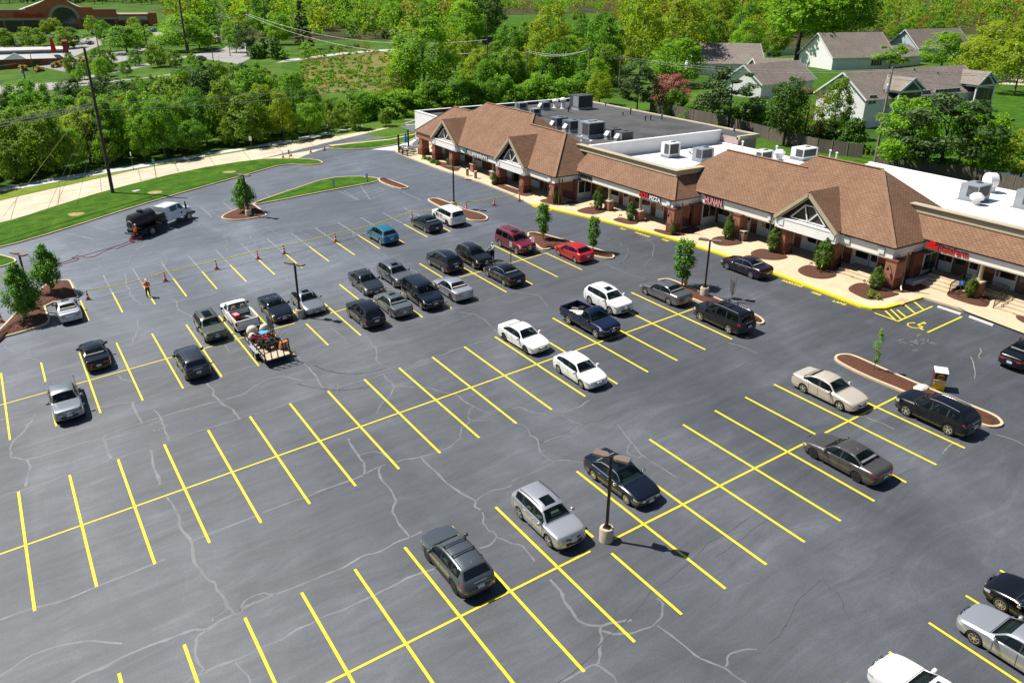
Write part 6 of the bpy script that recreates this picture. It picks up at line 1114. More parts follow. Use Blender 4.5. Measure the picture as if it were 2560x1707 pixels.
m=MB(); m.lathe([(.2,0),(.2,.012)],20,(0,-.362,1.02),axis='y'); m.build('round_emblem',UY,e); text('emblem_lettering','ups',.24,.005,UB,e,frame(Vector((0,-.372,.95)),Vector((1,0,0)),Vector((0,0,1)),Vector((0,-1,0))),bold=.012)
ROCK=mat('pale_rock',(.62,.58,.50),.85,var=.2); m=MB(); m.lathe([(.35,-.05),(.45,.08),(.3,.22),(.05,.27)],9); o=m.build('rock',ROCK,None,30,label='pale flat rock on the mulch beside the drop box',cat='rock'); o.location=P(2302,970,.2); o.scale=(1.5,.8,.7)
# ------------------------------------------------------------------ rooftop units
UN=mat('unit_grey',(.30,.33,.36),.5,.3,var=.12,scale=1.5); UNB=mat('unit_blue_grey',(.15,.20,.25),.5,.3,var=.15); UNW=mat('unit_white',(.72,.73,.72),.5,var=.08); UND=mat('unit_dark',(.07,.08,.09),.6,.2,var=.3); GRL=mat('unit_grille',(.03,.032,.035),.6)
def unit(px,z,sx,sy,sz,m,label,fan=1,hood=True,curb=.35):
    p=Zp(*px,z); e=empty('rooftop_unit',p,0,label,'rooftop unit','air conditioning units on the shop roofs'); q=MB(); q.prism([(-sx/2-.25,-sy/2-.25,0),(sx/2+.25,-sy/2-.25,0),(sx/2+.25,sy/2+.25,0),(-sx/2-.25,sy/2+.25,0)],.02); q.bx(-sx/2,sx/2,-sy/2,sy/2,.02,curb); q.build('roof_curb',UN,e); MB().bx(-sx/2,sx/2,-sy/2,sy/2,curb,curb+sz).build('cabinet',m,e)
    q=MB(); q.bx(-sx/2+.08,sx/2-.3,-sy/2-.012,-sy/2-.002,curb+.15,curb+sz-.12); q.build('coil_grille',GRL,e); q=MB(); q.bx(-sx/2-.012,-sx/2-.002,-sy/2+.1,sy*.1,curb+.12,curb+sz-.12); q.build('panel_seam',UND if m is not UND else UN,e)
    for i in range(fan): q=MB(); q.lathe([(.33,0),(.33,.05),(.3,.05)],14,(sx*.2-.8*i,0,curb+sz)); q.build('fan_ring',GRL,e,40)
    if hood: q=MB(); q.prism([(-sx/2-.45,-.35,curb+.25),(-sx/2,-.35,curb+.25),(-sx/2,-.35,curb+.8)],Vector((0,.7,0))); q.build('intake_hood',UNW,e)
    return e
ZD=7.86
unit((1396,321),ZD,2.0,1.8,1.25,UNB,'left of the two blue grey units behind the brown ridge'); unit((1429,329),ZD,2.0,1.9,1.25,UNB,'right of the two blue grey units behind the brown ridge'); unit((1478,342),ZD,2.8,2.4,1.7,UN,'large pale grey unit, biggest in the roof group',2,False); unit((1531,348),ZD,1.7,1.5,1.05,UND,'brown black small unit left of the last in the roof group'); unit((1558,355),ZD,1.9,1.7,1.05,UND,'dark unit nearest the white party wall')
unit((1452,272),ZD,2.9,2.6,1.9,UND,'large dark unit at the back edge of the dark roof',1,False); unit((1361,275),ZD,1.5,1.3,.9,UNB,'small unit with sloped hood near the back of the dark roof',0); unit((1303,276),ZD,1.6,1.4,.9,UN,'small unit peeping over the ridge at its left',0,False); unit((1338,290),ZD,1.4,1.2,.8,UN,'low unit half hidden by the brown ridge',0,False)
unit((1675,392),6.55,1.9,1.6,1.5,UNW,'white unit on the white roof beside the party wall',1,False); unit((1756,402),6.55,2.1,1.7,1.3,UN,'grey grilled unit on the white roof behind the pizza shop',1,False); unit((1905,404),7.55,2.0,1.5,1.0,UNW,'white unit peeping over the ridge before the fence',1,False); unit((2008,398),7.55,2.6,1.9,1.1,UNW,'pale long unit at the back of the white roof',1,False)
unit((2433,499),7.55,2.3,1.9,1.3,UN,'big grey unit with round fan on the right white roof',1,False); unit((2572,520),7.55,2.2,2.,1.4,UN,'grey unit cut by the right photo edge',1,False)
def vent(px,z,h,r,label,m=UNW,cap=True):
    o=MB(); o.lathe([(r*1.7,0),(r,.05),(r,h)],10); q=o.build('roof_vent',m,None,40,label=label,cat='roof vent',group='vents on the shop roofs'); q.location=Zp(*px,z)
    if cap: MB().lathe([(r*1.6,h-.02),(r*1.8,h+r*.8),(r*.9,h+r*1.6)],10).build('vent_cap',m,q,40)
for px,z,h,r,l,m in (((1388,269),ZD,.9,.3,'mushroom vent left of the big dark unit',UNW),((1407,271),ZD,1.2,.32,'taller mushroom vent next to the big dark unit',UNW),((1421,281),ZD,.8,.12,'dark pipe in front of the big dark unit',UND),((1576,287),ZD,.9,.1,'tall dark pipe near the tan edge',UND),((1557,290),ZD,.5,.09,'short dark pipe near the tan edge',UND),((1613,303),ZD,.7,.1,'left of a pair of dark pipes on the roof',UND),((1626,302),ZD,.7,.1,'right of a pair of dark pipes on the roof',UND),((1654,300),ZD,.8,.11,'dark pipe right of the pipe pair',UND),((1514,266),ZD,.6,.1,'dark pipe behind the big dark unit',UND),((1477,364),ZD,.5,.12,'white capped pipe at the end of the party wall',UNW),((1454,352),ZD,.5,.1,'white capped pipe behind the hipped ridge',UNW),((1835,330),ZD,.5,.12,'small vent at the corner of the dark roof',UND),((1855,373),7.55,.9,.1,'white pipe on the white roof before the pinkish wall',UNW),((1940,385),7.55,.9,.1,'left white pipe before the fence',UNW),((2074,394),7.55,.8,.1,'middle white pipe before the fence',UNW),((2090,398),7.55,.7,.1,'right white pipe before the fence',UNW),((1724,384),6.55,.3,.2,'low round white vent between two units',UNW),((2438,512),7.55,.55,.38,'low white drum vent before the big grey unit',UNW),((1947,400),7.55,.6,.4,'domed vent beside the long pale unit',UNW)): vent(px,z,h,r,l,m)
o=MB(); o.lathe([(.78,-.42),(.82,.42),(.74,.44)],24,axis='y'); q=o.build('exhaust_drum',UNW,None,40,label='big white round exhaust drum behind the grey unit',cat='roof vent'); q.location=Zp(2470,480,7.55)+Vector((0,0,1.2)); q.rotation_euler=(0,0,rad(60)); MB().bx(-.5,.5,-.4,.4,-1.2,-.6).build('drum_stand',UNW,q)
# ------------------------------------------------------------------ patio at the far end
e=empty('patio_fence',P(1004,388,.1),0,'black iron fence around the small patio at the far shop end','fence'); o=Vector(e.location); ring=[P(*q,.1)-o for q in ((998,383),(1007,388),(1019,392),(1046,386),(1058,382))]
m=MB(); m2=MB()
for a,b in zip(ring,ring[1:]):
    U=Vector((0,0,1.05)); m.bar(a+U,b+U,.06,.06); m.bar(a+U*.1,b+U*.1,.05,.05); n=max(2,int((b-a).length/.2))
    for i in range(n+1): q=a.lerp(b,i/n); m2.bar(q,q+U,.03,.03) if 0<i<n else m.bar(q,q+U*1.05,.1,.1)
m.build('fence_rail',IRON,e); m2.build('fence_bars',IRON,e)
for px,t,l in (((997.5,383),337,'left tall black post of the patio'),((1021.5,368),325,'right tall black post of the patio')):
    b=P(*px,.1); h=hgt(b,t); o=MB().bx(-.1,.1,-.1,.1,0,h).build('patio_post',IRON,label=l,cat='post',group='patio posts'); o.location=b
b=P(1015,372,.1); UMB=mat('umbrella_blue',(.03,.30,.42),.6); e=empty('patio_umbrella',b,0,'folded teal blue umbrella on the patio','umbrella'); MB().lathe([(.03,0),(.03,1.2)],8).build('pole',IRON,e); MB().lathe([(.28,.95),(.30,1.2),(.17,2.0),(.04,2.6)],10).build('folded_canopy',UMB,e,60)
for px,l in (((1010,378),'round dark table under the folded umbrella'),((1027,380),'round dark table at the patio front')):
    b=P(*px,.1); e=empty('patio_table',b,0,l,'table','patio tables'); MB().lathe([(.55,.72),(.55,.76),(.02,.77)],16).build('table_top',UND,e,40); MB().lathe([(.3,0),(.05,.04),(.05,.72)],10).build('leg',IRON,e)
for px,l in (((1003,381),'cream chair at the left patio table'),((1019,385),'dark chair at the patio fence'),((1033,376),'pale chair near the brick end pier'),((1030,385),'pale chair at the front patio table')):
    b=P(*px,.1); e=empty('patio_chair',b,random.uniform(0,6),l,'chair','patio chairs'); mm=BLIND if 'cream' in l else (UNW if 'pale' in l else TRIM); MB().bx(-.22,.22,-.22,.22,.42,.46).build('seat',mm,e); MB().bx(-.22,.22,.19,.23,.46,.9).build('backrest',mm,e); [MB().bx(x-.02,x+.02,y-.02,y+.02,0,.42).build('leg',IRON,e) for x in (-.2,.2) for y in (-.2,.2)]
# ------------------------------------------------------------------ people
SKIN=mat('skin',(.42,.24,.16),.6); HIVIS=mat('hi_vis_orange',(.90,.16,.01),.6); PANTS=mat('dark_trousers',(.012,.012,.014),.8); GREENS=mat('pale_green_shirt',(.35,.55,.42),.7); HATW=mat('white_cap',(.75,.73,.70),.5); HAIR=mat('dark_hair',(.02,.015,.012),.7); GREYH=mat('grey_hair',(.45,.42,.40),.7); SHIRTW=mat('white_blue_shirt',(.45,.58,.72),.7); SHOE=mat('dark_shoes',(.02,.018,.016),.7)
def person(base,rz,label,shirt,pants=PANTS,hair=HAIR,cap=None,arms='down',h=1.76,group=None,bend=0.):
    k=h/1.76; V=[];E=[];R=[]
    def v(p,r,pr=None):
        V.append(Vector(p)*k); R.append(r*k)
        if pr is not None: E.append((pr,len(V)-1))
        return len(V)-1
    f=bend
    pel=v((0,0,.96),.135); sp=v((0,.02+f*.4,1.15),.155,pel); ch=v((0,.03+f*.8,1.34),.185,sp); nk=v((0,.03+f,1.50),.062,ch); hd0=v((0,.05+f*1.1,1.56),.075,nk); hd=v((0,.06+f*1.15,1.66),.098,hd0); v((0,.055+f*1.15,1.735),.06,hd); v((0,.155+f*1.15,1.645),.018,hd)
    for s in (1,-1): v((s*.085,.05+f*1.15,1.65),.014,hd)
    for s in (1,-1):
        hp_=v((s*.09,0,.90),.115,pel); kn=v((s*.115,.02,.50),.08,hp_); an=v((s*.125,-.01,.10),.055,kn); v((s*.135,.13,.045),.038,an)
        sh=v((s*.185,.03+f*.8,1.42),.075,ch)
        if arms=='front': el=v((s*.27,.05+f,1.17),.046,sh); wr=v((s*.13,.27+f,1.13),.034,el); pd=Vector((-s*.6,.7,0))
        elif arms=='reach': el=v((s*.24,.22+f,1.25),.046,sh); wr=v((s*.20,.46+f,1.18),.034,el); pd=Vector((0,1,-.2))
        else: el=v((s*.26,.0,1.14),.046,sh); wr=v((s*.27,.08,.89),.034,el); pd=Vector((0,.2,-1))
        pd.normalize(); w0=Vector(V[wr])/k; pa=v(w0+pd*.07,.032,wr); side=pd.cross(Vector((0,0,1)) if abs(pd.z)<.8 else Vector((1,0,0))).normalized()
        for i,fl in enumerate((.066,.08,.084,.074)):
            o=side*(i-1.5)*.021; a=v(w0+pd*.10+o,.010,pa); bq=v(w0+pd*(.10+fl*.55)+o+Vector((0,0,-.012)),.009,a); v(w0+pd*(.10+fl)+o*.9+Vector((0,0,-.034)),.008,bq)
        a=v(w0+pd*.06+side*.045*s,.011,pa); v(w0+pd*.10+side*.062*s,.009,a)
    me=bpy.data.meshes.new('person'); me.from_pydata([tuple(p) for p in V],E,[]); o=bpy.data.objects.new('tmp',me); COL.objects.link(o); mo=o.modifiers.new('s','SKIN')
    for i,sv in enumerate(me.skin_vertices[0].data): sv.radius=(R[i],R[i]); sv.use_root=(i==0)
    mo.use_smooth_shade=True; o.modifiers.new('ss','SUBSURF').levels=1; dg=bpy.context.evaluated_depsgraph_get(); m2=bpy.data.meshes.new_from_object(o.evaluated_get(dg)); bpy.data.objects.remove(o)
    m2.materials.clear(); [m2.materials.append(m) for m in (SKIN,shirt,pants,SHOE)]
    for p in m2.polygons:
        c=p.center/k; i=0
        if c.z<.085: i=3
        elif c.z<.98 and not (abs(c.x)>.2 and c.z<1.2): i=2
        elif c.z<1.49 and not(arms=='down' and abs(c.x)>.2 and c.z<1.02): i=1
        hands=[Vector(w_)/k for w_ in ()]
        if arms!='down' and c.y>(.20+f if arms=='front' else .36+f) and c.z<1.4: i=0
        if arms=='down' and abs(c.x)>.21 and c.z<1.10: i=0
        p.material_index=i; p.use_smooth=True
    e=empty('person',base,rz,label,'person',group); link('body',m2,e)
    hz=1.66*k; hy=(.06+f*1.15)*k; m=MB(); m.lathe([(.112*k,.015),(.108*k,.06),(.07*k,.11),(.01,.125)],12,(0,hy-.012,hz)); m.build('cap' if cap else 'hair',cap or hair,e,60)
    if cap: MB().add([(-.07*k,hy+.09*k,hz+.03),(.07*k,hy+.09*k,hz+.03),(.05*k,hy+.19*k,hz+.02),(-.05*k,hy+.19*k,hz+.02)],[(0,1,2,3)]).build('cap_brim',cap,e)
    m=MB(); [m.lathe([(.012,0),(.012,.012)],6,(x*.036*k,hy+.088*k,hz+.0),axis='y') for x in (1,-1)]; m.build('eyes',HAIR,e); MB().bx(-.025*k,.025*k,hy+.085*k,hy+.098*k,hz-.055*k,hz-.045*k).build('mouth',mat('lips',(.30,.10,.09),.6),e)
    return e
def face(d): return math.atan2(-d[0],d[1])
person(P(372,743),face((.1,-1)),'worker in orange shirt and white cap standing by a yellow line',HIVIS,cap=HATW,arms='front')
TKP=P(342,600); person(TKP,face((.75,.6)),'worker in orange shirt leaning at the rear of the tank truck',HIVIS,cap=HATW,arms='reach',bend=.08)
person(P(333,594.5),face((.8,.5)),'worker in pale green shirt behind the one in orange at the truck',GREENS,hair=HAIR,arms='reach')
q_=EQ.matrix_world@Vector((.55,1.75,0)); person((q_.x,q_.y,gz(q_.x)+.02),face((-1,-.2)),'grey haired person in pale shirt beside the open car door',SHIRTW,hair=GREYH,arms='reach')
person(P(820,334),face((1,-.3)),'pedestrian in pale top walking on the sidewalk by the trees',HATW,hair=HAIR,arms='down')
# ------------------------------------------------------------------ tank truck
TW=paint('truck_white',(.74,.77,.80),0,.35); TB=mat('tank_black',(.018,.018,.02),.45,var=.3,scale=1.2); FR=mat('frame_black',(.012,.012,.013),.6)
a,b=P(474,550),P(383,587); d=(a-b); d.z=0; d.normalize(); s=Vector((-d.y,d.x,0)); s=s if s.dot(a-CAM)>0 else -s
T=empty('tank_truck',label='white crew cab truck with black sealcoat tank parked near the lawn',cat='truck'); c=(a+b)/2+s*1.0; place(T,c,d); WBT=(a-b).length; xf,xr=WBT/2,-WBT/2
tw,rw_=wheel_meshes(.46,False,8)
for x,ys in ((xf,(1.0,-1.0)),(xr,(1.0,-1.0))):
    for y in ys: w=link('wheel',tw,T,(x,y-.08*(1 if y>0 else -1),.46)); w.scale=(1,1.3,1); r_=link('rim',rw_,w); r_.rotation_euler=(0,0,0 if y>0 else PI)
MB().bx(xr-1.5,xf+.9,-.45,.45,.55,.80).build('chassis',FR,T)
def loft(secs,name,m,root,sm=35):
    q=MB(); n=len(secs[0]); 
    for sc in secs: q.v+=[tuple(p) for p in sc]
    for i in range(len(secs)-1):
        for j in range(n): q.f.append((i*n+j,i*n+(j+1)%n,(i+1)*n+(j+1)%n,(i+1)*n+j)); q.mi.append(0)
    q.f+=[tuple(range(n)),tuple(range((len(secs)-1)*n,len(secs)*n))[::-1]]; q.mi+=[0,0]; return q.build(name,m,root,sm)
def rect(x,w0,w1,z0,z1,zm=None): zm=zm or (z0+z1)/2; return [(x,-w0,z0),(x,w0,z0),(x,w0,zm),(x,w1,z1-.08),(x,w1-.12,z1),(x,-w1+.12,z1),(x,-w1,z1-.08),(x,-w0,zm)]
cx=xf-.55
loft([rect(cx-2.55,1.02,.90,.72,2.42,1.45),rect(cx-.75,1.02,.90,.72,2.46,1.45),rect(cx-.35,1.02,.88,.72,2.38,1.45),rect(cx+.25,1.02,.98,.72,1.62,1.45)],'cab',TW,T)
loft([rect(cx+.2,.98,.84,.85,1.62,1.3),rect(cx+1.1,.92,.78,.85,1.52,1.25),rect(cx+1.35,.80,.70,.85,1.38,1.2)],'hood',TW,T)
for sd in (1,-1):
    q=MB(); q.poly([(cx-.72,sd*1.005,1.52),(cx+.05,sd*1.0,1.52),(cx-.32,sd*.935,2.22),(cx-.72,sd*.932,2.26)][::sd]); q.build('side_window',GLASS,T); q=MB(); q.poly([(cx-1.85,sd*1.005,1.52),(cx-.85,sd*1.005,1.52),(cx-.85,sd*.932,2.26),(cx-1.85,sd*.932,2.25)][::sd]); q.build('side_window',GLASS,T)
    for x in (-.78,-1.92): MB().bx(cx+x-.012,cx+x+.012,sd*1.012-.006,sd*1.012+.006,.78,1.5).build('door_seam',TRIM,T)
    MB().bx(cx-1.0,cx-.9,sd*1.02-.015,sd*1.02+.015,1.30,1.34).build('door_handle',TRIM,T); MB().lathe([(.16,0),(.16,.01)],14,(cx-.35,sd*1.02-.005,1.2),axis='y').build('door_emblem',mat('emblem_blue',(.02,.05,.22),.4),T)
    q=MB(); q.obox((cx+.2,sd*1.28,1.75),(.06,0,0),(0,.10,0),(0,0,.26)); q.bar((cx+.2,sd*1.0,1.6),(cx+.2,sd*1.25,1.7),.04,.04); q.build('wing_mirror',TRIM,T)
    q=MB(); N=10; vs=[]
    for i in range(N+1): t=PI*i/N; vs+=[(xf+.66*math.cos(t),sd*.78,.46+.62*math.sin(t)),(xf+.66*math.cos(t),sd*1.08,.46+.62*math.sin(t))]
    q.add(vs,[(2*i,2*i+1,2*i+3,2*i+2) for i in range(N)]); q.build('fender',TW,T,60)
    MB().lathe([(.13,0),(.13,.04)],12,(0,0,0),axis='y').build('headlight',HEADL,T).matrix_local=Matrix.Translation((cx+1.33,sd*.55,1.12))@Matrix.Rotation(rad(-90),4,'Z')
q=MB(); q.poly([(cx+.27,-.9,1.64),(cx+.27,.9,1.64),(cx-.33,.78,2.38),(cx-.33,-.78,2.38)]); q.build('windshield',GLASS,T)
MB().bx(cx+1.36,cx+1.40,-.5,.5,.95,1.3).build('grille',TRIM,T); MB().bx(cx+1.38,cx+1.6,-1.05,1.05,.55,.82).build('front_bumper',FR,T); MB().tube([(cx+.45,-1.0,1.4),(cx+.45,-1.0,2.2),(cx+.38,-1.0,2.32)],.08,8).build('intake_stack',FR,T)
MB().bx(xr-1.6,cx-2.6,-1.05,1.05,.82,.95).build('truck_bed',FR,T)
MB().bx(xr-1.55,xr-.62,-1.06,1.06,.40,.815).build('side_box',FR,T); MB().bx(xr+.62,cx-2.7,-1.06,1.06,.40,.815).build('side_box',FR,T)
q=MB(); q.lathe([(.2,-1.55),(.7,-1.5),(.86,-1.35),(.86,1.35),(.7,1.5),(.2,1.55)],22); o=q.build('tank',TB,T,40); o.rotation_euler=(0,rad(90),0); o.location=(xr-.15,0,1.85)
MB().lathe([(.3,0),(.3,.14),(.33,.15),(.33,.2)],14,(xr-.2,0,2.68)).build('tank_hatch',TB,T,40)
q=MB(); [q.bx(xr+x-.06,xr+x+.06,-.9,.9,.95,1.3) for x in (-1.2,.9)]; q.build('tank_saddle',FR,T)
q=MB(); q.bx(xr+1.5,cx-2.62,-.8,.8,.96,1.9); q.bx(xr+1.6,cx-2.7,-.95,-.8,1.0,1.5); q.build('pump_engine',mat('engine_grime',(.06,.058,.055),.7,var=.6,scale=6.),T)
q=MB(); q.tube([(xr-1.85,.5*math.cos(t),1.55+.5*math.sin(t)) for t in np.linspace(0,2*PI,20)],.05,6); q.tube([(xr-1.85,.36*math.cos(t),1.55+.36*math.sin(t)) for t in np.linspace(0,2*PI,20)],.05,6); q.build('hose_reel',mat('reel_grey',(.25,.23,.22),.6,var=.5,scale=5.),T,60)
MB().bx(xr-2.0,xr-1.55,-1.0,1.0,.55,.62).build('rear_step',FR,T)
for sd in (1,-1): MB().bx(xr-2.02,xr-1.98,sd*.85-.08,sd*.85+.08,.68,.82).build('tail_light',TAILL,T)
# ------------------------------------------------------------------ trailer with machines behind the white pickup
pl,pr_=P(662,906,.5),P(729,886,.5); rc_=(pl+pr_)/2; HW=.95; TL=5.0
TRL=empty('utility_trailer',label='open black trailer with plank deck and raised ramp gate loaded with machines',cat='trailer'); place(TRL,Vector((rc_.x,rc_.y+TL/2+.05,0)),Vector((-.02,1,0)))
PLANK=mat('plank_deck',(.45,.36,.25),.8,var=.25,scale=3.); MB().bx(-TL/2,TL/2,-HW,HW,.52,.57).build('deck',PLANK,TRL)
q=MB()
for sd in (1,-1):
    q.bx(-TL/2,TL/2,sd*(HW+.03)-.04,sd*(HW+.03)+.04,.46,.56); q.bar((-TL/2,sd*(HW+.03),1.0),(TL/2,sd*(HW+.03),1.0),.05,.05)
    for i in range(6): x=-TL/2+TL*i/5; q.bar((x,sd*(HW+.03),.5),(x,sd*(HW+.03),1.0),.05,.05)
q.bar((TL/2,-HW,1.0),(TL/2,HW,1.0),.05,.05); q.bar((TL/2,-HW,.5),(TL/2+1.1,0,.5),.08,.08); q.bar((TL/2,HW,.5),(TL/2+1.1,0,.5),.08,.08); q.bar((TL/2,0,.5),(TL/2+1.3,0,.5),.08,.08); q.build('frame',FR,TRL)
q=MB(); 
for i in range(5): y=-HW+2*HW*i/4; q.bar((-TL/2-.03,y,.5),(-TL/2-.10,y,1.85),.07,.07)
for z in (.52,1.2,1.85): q.bar((-TL/2-.05-.03*(z-.5),-HW,z),(-TL/2-.05-.03*(z-.5),HW,z),.05,.05)
q.build('ramp_gate',FR,TRL)
q=MB()
for i in range(5): x=TL/2-.05; q.bar((x-.35*i,-HW-.05,.55),(x-.35*i,-HW-.05,1.95),.06,.06)
q.bar((TL/2-.05,-HW-.05,1.95),(TL/2-1.45,-HW-.05,1.95),.04,.04); q.build('side_rack',FR,TRL)
twm,rwm=wheel_meshes(.33,False,5)
for sd in (1,-1):
    for x in (-.25,.5): w=link('wheel',twm,TRL,(x-.4,sd*(HW+.17),.33)); r_=link('rim',rwm,w); r_.rotation_euler=(0,0,0 if sd>0 else PI)
    MB().bx(-1.15,.62,sd*(HW+.17)-.13,sd*(HW+.17)+.13,.70,.73).build('fender',UN,TRL)
MR=mat('machine_red',(.42,.02,.025),.5,var=.4,scale=6.); MG=mat('machine_black',(.02,.02,.02),.6,var=.6,scale=7.); SACK=mat('cream_sack',(.66,.56,.44),.9,var=.15); BLP=mat('blue_lid',(.10,.35,.62),.5); MET=mat('bare_metal',(.35,.34,.33),.4,.7,var=.3)
def onT(p): return TRL.matrix_world@Vector(p)
def machine(p,rz,label,body=MR,s=1.):
    e=empty('striping_machine',onT(p),rz,label,'machine','machines on the trailer'); e.scale=(s,s,s)
    q=MB(); q.bx(-.35,.35,-.2,.2,.22,.45); q.bx(-.2,.2,-.16,.16,.45,.62); q.build('engine_body',body,e); q=MB(); q.lathe([(.12,.62),(.14,.66),(.1,.75)],10); q.bx(.2,.42,-.1,.1,.45,.6); q.build('engine_top',MG,e)
    for x,y in ((-.3,.27),(-.3,-.27),(.34,.2),(.34,-.2)): q=MB(); q.lathe([(.10,-.05),(.17,-.04),(.17,.04),(.10,.05)],12,axis='y'); o=q.build('wheel',TYRE,e,40); o.location=(x,y,.17)
    q=MB(); q.tube([(-.35,.2,.4),(-.75,.24,.85),(-.9,.24,.9)],.02,5); q.tube([(-.35,-.2,.4),(-.75,-.24,.85),(-.9,-.24,.9)],.02,5); q.bar((-.75,.24,.85),(-.75,-.24,.85),.03,.03); q.build('handlebar',MET,e)
machine((1.0,.35,.57),2.4,'red machine at the front left of the trailer deck',MR,1.1); machine((.35,-.3,.57),.6,'bright red machine in the middle of the trailer',MR,1.15); machine((-.75,-.15,.57),3.3,'dark machine nearest the raised ramp gate',MG,1.2); machine((.1,.5,.57),1.2,'small black machine at the near side rail of the trailer',MG,.9); machine((-.35,-.62,.57),.2,'black machine behind the dark one near the rack side',MG,.9)
def sack(p,label,sc):
    q=MB(); q.lathe([(.02,-.34),(.26,-.28),(.36,-.05),(.33,.2),(.16,.34),(.02,.36)],12); o=q.build('sack',SACK,None,60,label=label,cat='sack',group='cream sacks at the front of the trailer'); o.location=onT(p); o.scale=sc; o.rotation_euler=(.3,.2,.5)
sack((1.95,.45,1.25),'larger cream sack heaped at the front left of the trailer',(1.3,1.1,1.2)); sack((1.95,-.5,1.15),'smaller cream sack at the front right of the trailer',(1.1,.9,1.1)); sack((1.5,.62,.95),'low cream sack below the larger one',(.9,.8,1.0))
q=MB(); q.bx(-.45,.45,-.3,.3,0,.55); o=q.build('tool_box',MG,label='black tool box with light blue lid on the trailer',cat='tool box'); o.location=onT((1.35,-.15,.57)); o.rotation_euler=(0,0,.4); MB().bx(-.47,.47,-.32,.32,.55,.60).build('lid',BLP,o)
MB().lathe([(.15,0),(.17,.4),(.1,.42)],12).build('bucket',MET,None,40,label='grey metal bucket on the trailer by the rack',cat='bucket').location=onT((.75,-.72,.57))
o=MB().bx(-.3,.3,-.12,.12,0,.7).build('orange_panel',mat('wood_orange',(.55,.22,.06),.6),label='orange brown board leaning at the trailer gate side',cat='board'); o.location=onT((-1.3,-.8,.57)); o.rotation_euler=(.3,0,.2)
# goods in the pickup beds
def find(l): return next(x for x in COL.objects if x.get('label')==l)
WP=find('white single cab pickup hitched to the equipment trailer'); BP=find('dark blue single cab pickup with cluttered open bed')
def goods(o,p,m,sz,label,name,cat,rz=0.):
    q=MB(); q.bx(-sz[0]/2,sz[0]/2,-sz[1]/2,sz[1]/2,0,sz[2]); x=q.build(name,m,label=label,cat=cat); x.matrix_world=o.matrix_world@Matrix.Translation(p)@Matrix.Rotation(rz,4,'Z'); return x
q=goods(WP,(-.9,.45,.75),MR,(.6,.4,.38),'red fuel box in the bed of the white pickup','fuel_box','box',.2); MB().bx(-.31,.31,-.21,.21,.38,.42).build('lid',mat('pink_lid',(.65,.25,.25),.5),q)
goods(WP,(-1.7,-.4,.75),MET,(.9,.3,.25),'metal rack lying in the bed of the white pickup','tool_rack','rack',.5)
for p,sz,m,l,rz in (((-.55,.35,.75),(.7,.35,.3),BLIND,'cream box at the cab end of the blue pickup bed',.3),((-1.2,-.2,.75),(.8,.5,.25),SACK,'cream bundle in the middle of the blue pickup bed',.7),((-1.5,.4,.75),(.4,.4,.35),TRIM,'black case in the blue pickup bed',.1),((-.8,-.55,.75),(.5,.3,.3),CW,'white box by the side of the blue pickup bed',1.),((-2.0,.1,.75),(.6,.3,.2),MET,'grey tool tray at the tail of the blue pickup bed',.4),((-1.75,-.5,.75),(.5,.25,.25),SACK,'small cream roll at the tail of the blue pickup bed',.9)): goods(BP,p,m,sz,l,'cargo_item','box',rz)
